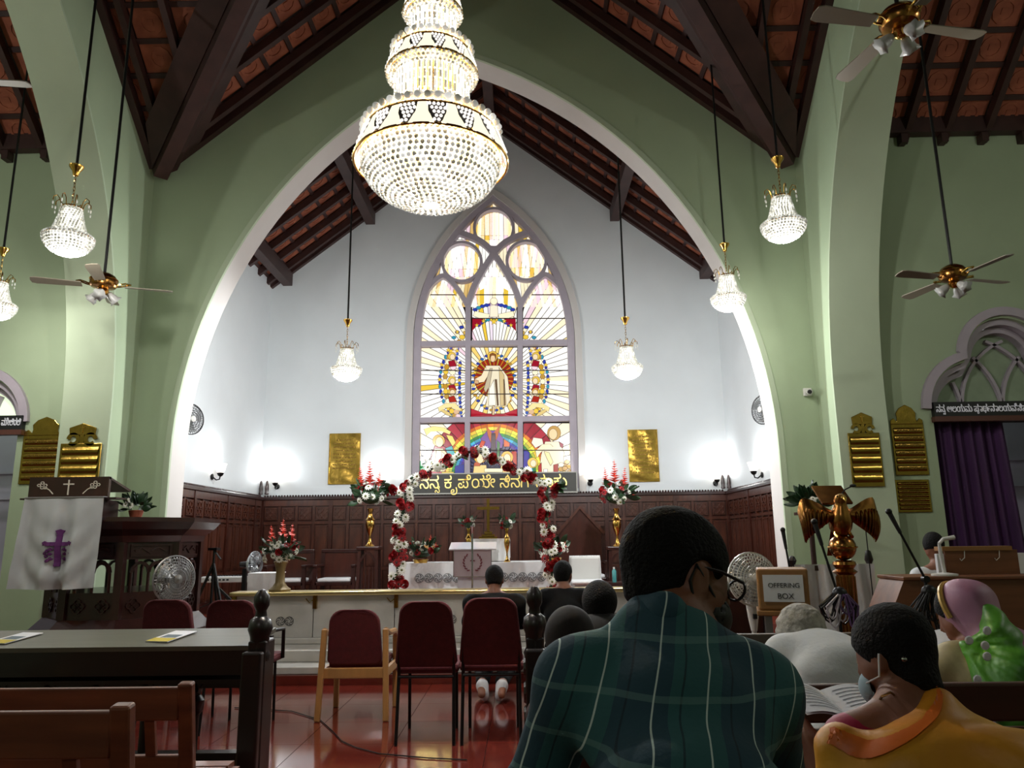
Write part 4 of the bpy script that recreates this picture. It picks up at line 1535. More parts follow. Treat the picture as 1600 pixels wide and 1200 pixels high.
# small open book rest with two cards behind the bowl
p = P(662, 847, 10.75)
t = thing('card_stand', 'pale wooden board with two slots behind the altar flowers', 'stand', (p.x, 11.05, gz0))
MB().bb(-.17, .17, -.01, .01, .17, .24).obj('board', LIGHTWOOD, t)
MB().bb(-.02, .02, -.02, .02, 0, .17).obj('post', DARKWOOD, t)
for dx in (-.08, .08):
    MB().bb(dx - .035, dx + .035, -.014, -.009, .2, .212).obj('slot', BLACK, t)

# garland arch of red and white flowers
gp = [(621.6, 917), (621.6, 900), (621.6, 884), (624, 867), (624, 840), (627, 814), (632, 789), (634, 768), (640, 757), (652, 746), (674, 733), (696, 725), (718, 715), (741, 704), (761, 713), (787, 723.6), (808, 736), (834, 745), (850, 755), (855, 772), (857, 787), (855, 808), (857, 835), (856, 853), (858, 866), (861, 880), (862, 893), (861, 917)]
YGA = 10.35
path = [P(u, v, YGA) for u, v in bez(gp, 4)]
t = thing('flower_garland', 'arch garland of red and white flowers framing the altar', 'garland', (P(741, 917, YGA).x, YGA, ZCH))
base = [Vector((path[0].x, YGA, ZCH))] + path + [Vector((path[-1].x, YGA, ZCH))]
MB().tube(base, .02, 6).obj('arch_frame', LEAF, t, W=True)
rnd = random.Random(3)
acc, i, run = 0, 0, 0
L = [0]
for q in range(1, len(path)):
    L.append(L[-1] + (path[q] - path[q - 1]).length)
sdist = 0.0
cnt = 0
while sdist < L[-1]:
    q = max(k for k in range(len(L)) if L[k] <= sdist)
    q = min(q, len(path) - 2)
    f = (sdist - L[q]) / max(1e-6, L[q + 1] - L[q])
    c = path[q].lerp(path[q + 1], f)
    red = int(sdist / .16) % 2 == 0
    for kk in range(3):
        off = Vector((rnd.uniform(-.085, .085), rnd.uniform(-.05, .03), rnd.uniform(-.05, .05)))
        d = Vector((off.x * 6, -1, off.z * 4 + .1))
        me = (F_R if rnd.random() < .5 else F_RG) if red else F_W
        put(me, 'red_flower' if red else 'white_flower', t, c + off - Vector(t.location), d, rnd.uniform(1.05, 1.4))
    if cnt % 2 == 0:
        put(F_L, 'leaf', t, c - Vector(t.location), (rnd.uniform(-1, 1), -.3, rnd.uniform(-1, 1)), rnd.uniform(.8, 1.2))
    sdist += .085
    cnt += 1
for u, v, sx in ((612, 764, -1), (870, 762, 1)):
    for k in range(6):
        put(F_L, 'leaf', t, P(u, v, YGA) - Vector(t.location), (sx * rnd.uniform(.2, 1), -.4, rnd.uniform(-.8, .8)), 1.3)
    for k in range(2):
        put(F_R, 'red_flower', t, P(u - sx * 3 * k, v + 3 * k, YGA) - Vector(t.location), (0, -1, .1), 1.3)

# glass podium with a wreath emblem
p0, p1 = P(709, 858, 9.95), P(768, 898, 9.95)
t = thing('podium', 'mauve glass podium with a wreath emblem before the altar', 'podium', ((p0.x + p1.x) / 2, 9.95, ZCH))
pw = (p1.x - p0.x) / 2
MAUVE = mat('smoky_mauve_acrylic', (168, 154, 160), .2, coat=.4)
MB().bb(-pw, pw, -.012, .012, p1.z - ZCH - .02, p0.z - ZCH).obj('front_panel', MAUVE, t)
MB().strip([(-pw, p1.z - ZCH - .02), (pw, p1.z - ZCH - .02), (pw, p0.z - ZCH), (-pw, p0.z - ZCH)], .012, lambda a, b, d: (a, d, b), (-.016, .016), closed=True).obj('panel_edge', CHROME, t)
MB().box((0, .14, p0.z - ZCH + .035), (pw * 2.5, .36, .014), Matrix.Rotation(math.radians(14), 3, 'X')).obj('reading_top', mat('clear_acrylic_sheet', (190, 190, 196), .1, coat=.5), t)
MB().bb(-pw * .8, pw * .8, .05, .09, .02, p0.z - ZCH).obj('back_post', mat('clear_acrylic_sheet', (190, 190, 196), .1), t)
MB().bb(-.3, .3, -.15, .3, 0, .02).obj('base_plate', MAUVE, t)
zc = (p0.z + p1.z) / 2 - ZCH - .005
for sg in (-1, 1):
    for k in range(7):
        a = -PI / 2 + sg * (.35 + k * .33)
        c = Vector((.105 * math.cos(a), -.018, zc + .105 * math.sin(a)))
        MB().strip([(c.x, c.z), (c.x + .02 * math.cos(a + sg * 1.0), c.z + .02 * math.sin(a + sg * 1.0)), (c.x + .036 * math.cos(a + sg * 1.2), c.z + .036 * math.sin(a + sg * 1.2))], .016, lambda a_, b_, d: (a_, d, b_), (-.018, -.013)).obj('wreath_leaf', mat('wine_red_print', (106, 40, 52), .6), t)
cr = MB()
cr.strip([(0, zc - .06), (0, zc + .06)], .016, lambda a, b, d: (a, d, b), (-.018, -.013))
cr.strip([(-.03, zc + .02), (.03, zc + .02)], .016, lambda a, b, d: (a, d, b), (-.0185, -.013))
cr.obj('cross_emblem', mat('wine_red_print', (106, 40, 52), .6), t)
# straight microphone stand
p = P(738, 918, 8.9)
t = thing('microphone_stand', 'chrome straight microphone stand in front of the podium', 'stand', (p.x, 8.9, ZCH))
zt_ = P(738, 826, 8.9).z - ZCH
MB().lathe([(0, 0), (.13, 0), (.13, .015), (.02, .03), (0, .03)], (0, 0, 0), 16).obj('base', IRON, t, smooth=True)
MB().cyl((0, 0, .02), (0, 0, zt_ - .05), .011, .011, 10).obj('pole', CHROME, t, smooth=True)
MB().cyl((0, 0, zt_ - .05), (0, -.04, zt_ + .03), .014, .02, 10).obj('microphone', CHROME, t, smooth=True)

# sedilia: carved chairs, white backed chair, side shelf ------------------------------
def throne(lab, u, v, Y, w, h, back=None, seatcloth=True):
    p = P(u, v, Y)
    t = thing('carved_chair', lab, 'chair', (p.x, Y, ZCH))
    MB().bb(-w / 2, w / 2, -.28, .25, .36, .42).obj('seat', DARKWOOD, t, bevel=.01)
    for sx in (-1, 1):
        MB().bb(sx * w / 2 - .03, sx * w / 2 + .03, -.28, -.22, 0, .66).obj('leg', DARKWOOD, t)
        MB().bb(sx * w / 2 - .03, sx * w / 2 + .03, .2, .26, 0, h * .8).obj('leg', DARKWOOD, t)
        MB().bb(sx * w / 2 - .035, sx * w / 2 + .035, -.3, .25, .64, .68).obj('armrest', DARKWOOD, t, bevel=.01)
    MB().bb(-w / 2, w / 2, .21, .25, .42, h * .78).obj('backrest', PANELD, t)
    if back == 'gable':
        MB().strip([(-w / 2 - .02, h * .72), (0, h), (w / 2 + .02, h * .72)], .055, lambda a, b, d: (a, d, b), (.18, .27)).obj('gable_rail', PANEL, t)
        MB().prism([(-w / 2, h * .74), (w / 2, h * .74), (0, h - .03)], lambda a, b: (a, .22, b), lambda a, b: (a, .25, b)).obj('gable_panel', PANELD, t)
    else:
        MB().bb(-w / 2 - .03, w / 2 + .03, .19, .27, h * .78, h * .83).obj('top_rail', DARKWOOD, t, bevel=.01)
    if seatcloth:
        MB().bb(-w / 2 + .04, w / 2 - .04, -.27, .2, .421, .47).obj('seat_cushion', LINEN, t, bevel=.015)
    return t


throne('high gable-backed carved chair right of the altar', 910, 880, 12.6, .75, 1.55, 'gable')
throne('dark carved chair with a white seat left of the flower stand', 528, 900, 12.3, .6, 1.1)
throne('dark carved chair with a white seat behind the flower urn', 452, 905, 12.3, .6, 1.1)
p = P(915, 900, 11.0)
t = thing('covered_chair', 'chair under a pleated white cover right of the altar', 'chair', (p.x, 11.0, ZCH))
wch = (P(939, 890, 11.0).x - P(889, 890, 11.0).x) / 2
ht = P(915, 868, 11.0).z - ZCH
MB().grid(lambda u, v: ((-wch + 2 * wch * u) * (1 if v < .93 else .96), -.02 - .008 * abs(math.sin(u * 40)) + .10 * v, ht * v), 60, 10).obj('back_cover', LINEN, t, smooth='all')
MB().bb(-wch + .01, wch - .01, .0, .09, .1, ht - .01).obj('backrest', PLASTIC, t, bevel=.03)
MB().bb(-wch, wch, -.45, .0, .42, .47).obj('seat', LINEN, t, bevel=.02)
for sx in (-1, 1):
    for y in (-.42, .05):
        MB().bb(sx * wch * .9 - .02, sx * wch * .9 + .02, y - .02, y + .02, 0, .43).obj('leg', CHROME, t)
p = P(975, 915, 10.9)
t = thing('side_table', 'dark wooden side table beside the white covered chair', 'table', (p.x, 10.9, ZCH))
hh = P(975, 909, 10.9).z - ZCH
MB().bb(-.28, .28, -.2, .2, hh - .04, hh).obj('table_top', DARKWOOD, t)
for sx in (-1, 1):
    for y in (-.17, .17):
        MB().bb(sx * .25 - .025, sx * .25 + .025, y - .025, y + .025, 0, hh - .04).obj('leg', DARKWOOD, t)
b_ = thing('water_bottle', 'small teal water bottle on the chancel side table', 'bottle', (p.x - .14, 10.82, ZCH + hh))
MB().lathe([(0, 0), (.03, 0), (.03, .15), (.012, .18)], (0, 0, 0), 12).obj('bottle_body', mat('teal_bottle', (70, 140, 140), .2), b_, smooth=True)
MB().cyl((0, 0, .18), (0, 0, .205), .014, .014, 10).obj('cap', PLASTIC, b_)
b_ = thing('prayer_book', 'thin pink book lying on the chancel side table', 'book', (p.x + .06, 10.82, ZCH + hh))
MB().bb(-.09, .09, -.06, .06, 0.003, .035).obj('pages', PAPER, b_)
MB().bb(-.092, .092, -.062, .062, .035, .041).obj('cover', mat('pink_cover', (190, 100, 110), .6), b_)
# ------------------------------------------------------------------ crystal lamps
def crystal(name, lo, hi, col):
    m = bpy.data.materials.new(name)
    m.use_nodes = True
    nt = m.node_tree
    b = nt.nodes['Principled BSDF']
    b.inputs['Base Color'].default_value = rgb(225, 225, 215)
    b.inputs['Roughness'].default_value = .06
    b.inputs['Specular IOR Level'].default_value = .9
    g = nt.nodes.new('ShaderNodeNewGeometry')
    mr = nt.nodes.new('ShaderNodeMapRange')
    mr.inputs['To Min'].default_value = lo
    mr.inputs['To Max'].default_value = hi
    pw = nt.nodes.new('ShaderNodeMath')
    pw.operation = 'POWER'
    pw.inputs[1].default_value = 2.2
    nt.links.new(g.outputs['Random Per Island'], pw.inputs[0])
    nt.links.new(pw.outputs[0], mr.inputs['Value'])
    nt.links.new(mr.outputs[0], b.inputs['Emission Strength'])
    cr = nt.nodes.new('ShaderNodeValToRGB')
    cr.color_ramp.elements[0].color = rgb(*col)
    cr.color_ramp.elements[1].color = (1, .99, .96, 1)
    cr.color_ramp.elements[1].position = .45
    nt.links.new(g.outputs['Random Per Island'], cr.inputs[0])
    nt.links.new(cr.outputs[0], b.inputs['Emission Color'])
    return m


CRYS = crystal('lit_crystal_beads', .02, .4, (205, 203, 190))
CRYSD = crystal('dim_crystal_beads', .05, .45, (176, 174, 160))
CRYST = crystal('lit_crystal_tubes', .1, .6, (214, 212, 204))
CORE = mat('frosted_glass_core', (255, 250, 240), .5, emit=1.0, ecol=(255, 250, 240))
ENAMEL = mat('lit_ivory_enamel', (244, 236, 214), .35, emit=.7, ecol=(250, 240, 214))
GILT = mat('gilt_frame', (206, 160, 80), .2, 1)
DARKB = mat('dark_bead_net', (58, 50, 46), .5)
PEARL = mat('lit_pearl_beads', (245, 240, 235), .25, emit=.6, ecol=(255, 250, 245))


def bead_rows(prof, rb, space, n=6, m=4):
    """beads along the profile (r, z); islands stay separate"""
    b = MB()
    out = []
    L = [0]
    for i in range(1, len(prof)):
        L.append(L[-1] + math.dist(prof[i], prof[i - 1]))
    s, k = 0, 0
    while s <= L[-1]:
        i = max(j for j in range(len(L)) if L[j] <= s)
        i = min(i, len(prof) - 2)
        f = (s - L[i]) / (L[i + 1] - L[i])
        r = prof[i][0] + (prof[i + 1][0] - prof[i][0]) * f
        z = prof[i][1] + (prof[i + 1][1] - prof[i][1]) * f
        c = max(1, int(2 * PI * r / space))
        for q in range(c):
            a = 2 * PI * (q + .5 * (k % 2)) / c
            b.sphere((r * math.cos(a), r * math.sin(a), z), rb, n, m)
        s += space * .92
        k += 1
    return b


ch = thing('crystal_chandelier', 'huge three-tiered lit crystal chandelier hanging over the crossing', 'chandelier', (-.575, 4.6, 3.38))
CR3 = lambda r0, z0, r1, z1, n: [(r0 + (r1 - r0) * i / n, z0 + (z1 - z0) * i / n) for i in range(n + 1)]
bowl = [(.455 * math.cos(t), .38 - .31 * math.sin(t)) for t in [i * PI / 2 / 16 for i in range(17)]]
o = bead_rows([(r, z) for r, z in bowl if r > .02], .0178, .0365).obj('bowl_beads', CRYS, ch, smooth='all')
o['kind'] = 'stuff'
MB().lathe([(0, .40), (.47, .40), (.47, .415), (0, .43)], (0, 0, 0), 32).obj('light_stop_plate', GILT, ch, smooth=True)  # disc added over the bowl to stop lamp light rising to the roof


def shield(w, h):
    m = MB()
    pts = [(-.5, 1), (.5, 1), (.5, .55), (.36, .25), (.14, .04), (0, 0), (-.14, .04), (-.36, .25), (-.5, .55)]
    m.prism([(x * w, z * h) for x, z in pts], lambda a, b: (a, 0, b), lambda a, b: (a, .008, b), 0)
    for i in range(4):
        for j in range(5):
            z = h * (.14 + j * .18)
            x = (i - 1.5 + .5 * (j % 2) - .25) * w * .24
            if abs(x) < w * (.12 + .34 * min(1, z / h * 1.5)):
                m.sphere((x, -.004, z), w * .105, 6, 4, None, 1)
    return m.mesh('beaded_shield', [DARKB, PEARL])


def fin(w, h):
    m = MB()
    pts = [(-.2, 1), (.2, 1), (.34, .5), (.62, 0), (-.62, 0), (-.34, .5)]
    m.prism([(x * w, z * h) for x, z in pts], lambda a, b: (a, 0, b), lambda a, b: (a, .008, b))
    return m.mesh('enamel_fin', [ENAMEL])


def tier(r, z, h, n, tube_r, tube_l, ball_r):
    """petal crown of a tier: alternate beaded shields and ivory fins, gilt rings, balls on top, tubes below"""
    w = 2 * PI * r / (2 * n) * 1.05
    sh_, fi = shield(w * 1.05, h), fin(w * 1.2, h)
    for i in range(2 * n):
        a = PI * i / n
        M = Matrix.Rotation(a + PI / 2, 4, 'Z') @ Matrix.Translation((0, -r, z)) @ Matrix.Rotation(math.radians(-20), 4, 'X')
        inst(sh_ if i % 2 else fi, 'beaded_shield' if i % 2 else 'enamel_fin', ch, M=M)
    MB().tube([((r - .005) * math.cos(i * PI / 24), (r - .005) * math.sin(i * PI / 24), z) for i in range(48)], .009, 6, closed=True).obj('gilt_ring', GILT, ch, smooth=True)
    rt = r - h * .34
    MB().tube([(rt * math.cos(i * PI / 24), rt * math.sin(i * PI / 24), z + h * .95) for i in range(48)], .008, 6, closed=True).obj('gilt_ring', GILT, ch, smooth=True)
    b = MB()
    for q, (dr, dz) in enumerate(((.01, .03), (-.035, .055), (-.075, .075))):
        c = int(2 * PI * (rt + dr) / (ball_r * 2.6))
        for i in range(c):
            a = 2 * PI * (i + .5 * q) / c
            b.sphere(((rt + dr) * math.cos(a), (rt + dr) * math.sin(a), z + h + dz), ball_r, 8, 5)
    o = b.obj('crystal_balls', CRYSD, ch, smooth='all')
    o['kind'] = 'stuff'
    if tube_r:
        t_ = MB()
        for q, rr in enumerate((tube_r, tube_r - .04)):
            c = int(2 * PI * rr / .034)
            for i in range(c):
                a = 2 * PI * i / c
                x, y = rr * math.cos(a), rr * math.sin(a)
                k = 5
                for s in range(k):
                    z1 = z + .02 - tube_l * s / k
                    t_.cyl((x, y, z1), (x, y, z1 - tube_l / k * .86), .009, .009, 5)
        o = t_.obj('crystal_tubes', CRYST, ch, smooth=True)
        o['kind'] = 'stuff'
        b = bead_rows([(r - .01, z - .01), (r - .05, z - .045), (tube_r + .01, z - .05)], .013, .03)
        o = b.obj('rim_beads', CRYS, ch, smooth='all')
        o['kind'] = 'stuff'
        MB().lathe([(0, z + .03), (r * .9, z + .03), (r * .9, z + .045), (0, z + .05)], (0, 0, 0), 24).obj('light_stop_plate', GILT, ch, smooth=True)  # added disc again, blocks light rising from the lamp below the tier


tier(.515, .36, .20, 16, 0, 0, .024)
tier(.315, 1.02, .15, 12, .25, .34, .02)
tier(.21, 1.50, .13, 9, .155, .30, .017)
tier(.14, 1.86, .10, 6, .10, .24, .014)
MB().lathe([(0, 2.0), (.05, 2.02), (.06, 2.08), (.02, 2.14), (.015, 2.3)], (0, 0, 0), 14).obj('top_finial', GILT, ch, smooth=True)
MB().cyl((0, 0, .4), (0, 0, ZR - 3.38 - .3), .014, .014, 8).obj('suspension_rod', IRON, ch)
plight('chandelier_light', ch, (0, 0, .26), 300, .07, (1, .985, .96))
plight('chandelier_light', ch, (0, 0, .78), 100, .06, (1, .985, .96))
plight('chandelier_light', ch, (0, 0, 1.3), 80, .05, (1, .985, .96))


# ------------------------------------------------------------------ pendant lamps
def pendant_parts(t):
    """origin at the rim of the lamp"""
    sk = bead_rows([(.075, .26), (.085, .2), (.105, .12), (.135, .03), (.15, .0)], .0115, .024)
    o = sk.obj('bead_skirt', CRYS, t, smooth='all')
    o['kind'] = 'stuff'
    bw = bead_rows([(.19 * math.cos(a), .005 - .15 * math.sin(a)) for a in [i * PI / 2 / 8 for i in range(9)]][:-1] + [(.012, -.15)], .0125, .027)
    o = bw.obj('bowl_beads', CRYS, t, smooth='all')
    o['kind'] = 'stuff'
    rm = bead_rows([(.185, .0), (.172, .02), (.155, .035)], .0125, .028)
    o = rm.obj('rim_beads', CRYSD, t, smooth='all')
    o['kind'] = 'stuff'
    MB().lathe([(0, -.1), (.09, -.07), (.13, -.01), (.10, .06), (.07, .24), (0, .25)], (0, 0, 0), 16).obj('glowing_globe', CORE, t, smooth=True)
    MB().tube([(.19 * math.cos(i * PI / 16), .19 * math.sin(i * PI / 16), .0) for i in range(32)], .006, 6, closed=True).obj('gilt_ring', GILT, t, smooth=True)
    MB().tube([(.08 * math.cos(i * PI / 12), .08 * math.sin(i * PI / 12), .265) for i in range(24)], .007, 6, closed=True).obj('gilt_ring', GILT, t, smooth=True)
    for k in range(8):
        a = k * PI / 4
        c, s = math.cos(a), math.sin(a)
        MB().tube([((.08 + d) * c, (.08 + d) * s, z) for d, z in ((0, .265), (.01, .32), (.035, .35), (.06, .33), (.062, .30))], .004, 5).obj('crown_scroll', GILT, t, smooth=True)
        MB().sphere((.142 * c, .142 * s, .275), (.008, .008, .016), 6, 4).obj('crystal_drop', CRYSD, t, smooth=True)
        MB().sphere((.142 * c, .142 * s, .235), (.006, .006, .014), 6, 4).obj('crystal_drop', CRYSD, t, smooth=True)
    ch_ = MB()
    for k in range(8):
        z = .30 + k * .033
        ax = Matrix.Rotation(PI / 2 * (k % 2), 3, 'Z')
        ch_.tube([ax @ Vector((.009 * math.cos(i * PI / 4), 0, .022 * math.sin(i * PI / 4))) + Vector((0, 0, z + .01)) for i in range(8)], .0025, 4, closed=True)
    ch_.obj('chain', GILT, t)
    MB().lathe([(.008, .555), (.02, .56), (.03, .60), (.055, .635), (.058, .65), (0, .65)], (0, 0, 0), 14).obj('brass_canopy', GILT, t, smooth=True)


pend = []
PND = [('pendant crystal lamp above the pulpit, largest of the small lamps', 107, 372, 5.8, 7.0, 1, 48), ('pendant crystal lamp left of the stained glass window', 541, 577, 9.8, 8.3, 1.06, 165), ('pendant crystal lamp right of the stained glass window', 980, 574, 9.8, 8.3, 1.06, 165),
       ('pendant crystal lamp hanging before the right edge of the chancel arch', 1138, 466, 8.15, 7.0, 1, 22), ('pendant crystal lamp beneath the right roof valley', 1224, 352, 6.3, 7.0, 1, 34), ('pendant crystal lamp cut off by the left picture edge', -6, 478, 7.6, 8.2, 1, 28)]
src = None
for lab, u, v, Y, zt_, sc, wt in PND:
    p = P(u, v, Y)
    t = thing('pendant_lamp', lab, 'lamp', p, 0, 'small crystal pendant lamps')
    t.scale = (sc,) * 3
    if src is None:
        pendant_parts(t)
        src = t
    else:
        for c in src.children:
            if c.type == 'MESH' and c.name.split('.')[0] != 'suspension_rod':
                d = c.copy()
                COL.objects.link(d)
                d.parent = t
    MB().cyl((0, 0, .645), (0, 0, (zt_ - p.z) / sc), .012, .012, 8).obj('suspension_rod', IRON, t)
    plight('pendant_light', t, (0, 0, -.21), wt, .05, (.95, .985, 1) if Y > 9 else (1, .97, .93))


# ------------------------------------------------------------------ ceiling fans
BLADE = mat('taupe_fan_blade', (128, 120, 104), .4)
FROST = mat('frosted_tulip_glass', (170, 170, 166), .35)
BRONZE = mat('antique_brass', (150, 104, 52), .25, 1)


def fan_parts(t):
    """origin at the motor; blades reach .62"""
    MB().lathe([(0, .10), (.05, .10), (.10, .07), (.125, .03), (.125, -.02), (.11, -.045), (.06, -.06), (0, -.06)], (0, 0, 0), 24).obj('motor_housing', BRONZE, t, smooth=True)
    MB().tube([(.127 * math.cos(i * PI / 16), .127 * math.sin(i * PI / 16), .03) for i in range(32)], .005, 5, closed=True).obj('brass_band', BRASS, t)
    MB().lathe([(0, -.06), (.045, -.06), (.055, -.09), (.035, -.12), (.02, -.13), (0, -.13)], (0, 0, 0), 16).obj('light_fitter', BRASS, t, smooth=True)
    bl = MB()
    out = [(.19, -.045), (.58, -.062), (.62, -.05), (.63, 0), (.62, .05), (.58, .062), (.19, .045)]
    bl.prism(out, lambda a, b: (a, b, .004 + b * .18), lambda a, b: (a, b, -.004 + b * .18))
    bme = bl.mesh('fan_blade', BLADE)
    ir = MB()
    ir.tube([(.10, -.02, -.03), (.15, -.035, -.015), (.2, -.03, 0), (.24, 0, 0), (.2, .03, 0), (.15, .035, -.015), (.10, .02, -.03)], .008, 6)
    ime = ir.mesh('blade_iron', BRASS, True)
    tu = MB()
    tu.lathe([(.018, 0), (.03, .015), (.042, .05), (.045, .08), (.06, .105)], (0, 0, 0), 14)
    tu.v = [(x * (1 + (.22 * math.cos(5 * math.atan2(y, x)) if z > .09 else 0)), y * (1 + (.22 * math.cos(5 * math.atan2(y, x)) if z > .09 else 0)), z) for x, y, z in tu.v]
    tme_ = tu.mesh('tulip_shade', FROST, 'all')
    for k in range(4):
        R_ = Matrix.Rotation(k * PI / 2, 4, 'Z')
        inst(bme, 'fan_blade', t, M=R_ @ Matrix.Translation((0, 0, -.03)))
        inst(ime, 'blade_iron', t, M=R_)
    for k in range(3):
        R_ = Matrix.Rotation(k * 2 * PI / 3 + .5, 4, 'Z')
        inst(tme_, 'tulip_shade', t, M=R_ @ Matrix.Translation((.05, 0, -.10)) @ Matrix.Rotation(math.radians(128), 4, 'Y'))


src = None
for lab, u, v, Y, ang, zt_ in (('ceiling fan hanging before the left wall near the pulpit', 162, 442, 7.0, 20, 7.3), ('ceiling fan hanging in front of the right doorway', 1489, 430, 6.9, 15, 8.0), ('large near ceiling fan at the top right of the picture', 1405, 32, 4.4, 12, 7.9), ('ceiling fan mostly cut off by the left picture edge', -92, 118, 5.0, 8, 8.6)):
    p = P(u, v, Y)
    t = thing('ceiling_fan', lab, 'fan', p, math.radians(ang), 'ceiling fans')
    if src is None:
        fan_parts(t)
        src = t
    else:
        for c in src.children:
            if c.name.split('.')[0] != 'suspension_rod':
                d = c.copy()
                COL.objects.link(d)
                d.parent = t
    MB().cyl((0, 0, .10), (0, 0, zt_ - p.z), .014, .014, 8).obj('suspension_rod', IRON, t)
# lamps of the transepts, plus a nave lamp added as foreground fill, outside the picture
for nm, loc, w in (('transept_lamp', (-7.4, 4.2, 5.2), 95), ('transept_lamp', (6.6, 3.6, 5.2), 60), ('nave_lamp', (-1.6, -2.6, 4.6), 45)):
    t = thing('unseen_globe_lamp', 'plain white globe lamp in the %s transept' % ('left' if nm[0] == 't' and loc[0] < 0 else 'right') if nm[0] == 't' else 'white globe fill lamp added in the nave behind the camera', 'lamp', loc)
    MB().sphere((0, 0, .18), .12, 16, 10).obj('glass_globe', CORE, t, smooth=True)
    MB().cyl((0, 0, .29), (0, 0, (ZR - SL * (YC - loc[1]) if nm[0] == 't' else ZR - SL * abs(loc[0] - XC)) - loc[2] - .45), .012, .012, 8).obj('suspension_rod', IRON, t)
    plight('globe_light', t, (0, 0, -.02), w, .12)
# ------------------------------------------------------------------ pulpit on the left
def octa(r, c=(0, 0), rot=PI / 8):
    return [(c[0] + r * math.cos(rot + k * PI / 4), c[1] + r * math.sin(rot + k * PI / 4)) for k in range(8)]


PUX, PUY = -4.02, 7.78
t = thing('pulpit', 'dark carved polygonal wooden pulpit at the left of the arch', 'pulpit', (PUX, PUY, 0))


def oct_band(mb, r0, z0, r1, z1):
    a, b = octa(r0), octa(r1)
    mb.add([(x, y, z0) for x, y in a] + [(x, y, z1) for x, y in b], [(k, (k + 1) % 8, 8 + (k + 1) % 8, 8 + k) for k in range(8)] + [tuple(range(8))[::-1], tuple(range(8, 16))])
    return mb


for nm, seq in (('cap_moulding', ((.70, 1.30), (.72, 1.36), (.80, 1.42), (.86, 1.49), (.86, 1.53))), ('base_moulding', ((.86, .40), (.84, .46), (.74, .56), (.70, .60))), ('pedestal', ((.62, 0), (.62, .34), (.86, .40)))):
    mb = MB()
    for (r0, z0), (r1, z1) in zip(seq, seq[1:]):
        oct_band(mb, r0, z0, r1, z1)
    mb.obj(nm, DARKWOOD, t)
oct_band(MB(), .665, .6, .665, .84).obj('lower_body', DARKWOOD, t)
oct_band(MB(), .665, 1.14, .665, 1.30).obj('upper_body', DARKWOOD, t)
for k in range(8):
    a = PI / 8 + k * PI / 4
    x, y = .66 * math.cos(a), .66 * math.sin(a)
    MB().bar((x, y, .6), (x, y, 1.3), .07, .07).obj('corner_post', DARKWOOD, t)
    am = a + PI / 8
    rin = .665 * math.cos(PI / 8)
    M = Matrix.Rotation(am + PI / 2, 4, 'Z')
    pl = lambda p: M @ Vector(p)
    wd = .665 * math.sin(PI / 8)
    # pierced arcade
    for q in (-1, 0, 1):
        MB().cyl(pl((q * wd * .62, -rin, .84)), pl((q * wd * .62, -rin, 1.02)), .016, .016, 8).obj('colonnette', DARKWOOD, t, smooth=True)
    for q in (-.5, .5):
        cx_ = q * wd * .62 * 2 / 2
        arc = [(q * wd * .62 + wd * .31 * math.cos(th), 1.02 + .09 * math.sin(th)) for th in [i * PI / 6 for i in range(7)]]
        MB().strip(arc, .028, lambda aa, bb_, d: tuple(pl((aa, d, bb_))), (-rin - .015, -rin + .015)).obj('arch_tracery', DARKWOOD, t)
    for q in (-.45, .45):
        m = MB()
        for (dx, dz) in ((-.035, 0), (.035, 0), (0, .035), (0, -.035)):
            m.strip([(q * wd + dx + .03 * math.cos(i * PI / 4), .72 + dz + .03 * math.sin(i * PI / 4)) for i in range(8)], .012, lambda aa, bb_, d: tuple(pl((aa, d, bb_))), (-rin - .018, -rin + .004), closed=True)
        m.obj('carved_quatrefoil', DARKWOOD, t)
    MB().strip([(-wd * .7, 1.17), (wd * .7, 1.17), (wd * .7, 1.27), (-wd * .7, 1.27)], .014, lambda aa, bb_, d: tuple(pl((aa, d, bb_))), (-rin - .015, -rin + .004), closed=True).obj('panel_bead', DARKWOOD, t)
    MB().strip([(-wd * .55, 1.22), (-wd * .3, 1.25), (0, 1.2), (wd * .3, 1.25), (wd * .55, 1.22)], .02, lambda aa, bb_, d: tuple(pl((aa, d, bb_))), (-rin - .012, -rin + .004)).obj('carved_scroll', DARKWOOD, t)
# book desk with cross and flower sprays
a0, b0 = P(46, 746, 7.0), P(167, 777, 7.0)
dx0, dx1, dz0, dz1 = a0.x, b0.x, b0.z - .0, a0.z
t = thing('pulpit_desk', 'dark sloping book desk with a pale cross on the pulpit', 'desk', ((dx0 + dx1) / 2, 7.02, 1.531))
w = (dx1 - dx0) / 2
MB().bb(-w, w, -.01, .03, dz0 - 1.531, dz1 - 1.531).obj('front_board', DARKWOOD, t)
MB().box((0, .20, dz1 - 1.531 - .06), (2 * w, .42, .02), Matrix.Rotation(math.radians(-14), 3, 'X')).obj('book_rest', DARKWOOD, t)
MB().bb(-w - .06, w + .09, -.03, .16, dz0 - 1.531 - .015, dz0 - 1.531).obj('ledge', DARKWOOD, t)
MB().bb(-w * .6, w * .8, .06, .34, 0, dz0 - 1.531 - .015).obj('support', DARKWOOD, t)
INL = mat('ivory_inlay', (206, 196, 180), .45)
cz = (dz0 + dz1) / 2 - 1.531
fl2 = lambda aa, bb_, d: (aa, d, bb_)
m = MB()
m.strip([(0, cz - .07), (0, cz + .07)], .012, fl2, (-.016, -.009))
m.strip([(-.05, cz + .03), (.05, cz + .03)], .012, fl2, (-.0165, -.009))
m.obj('cross_inlay', INL, t)
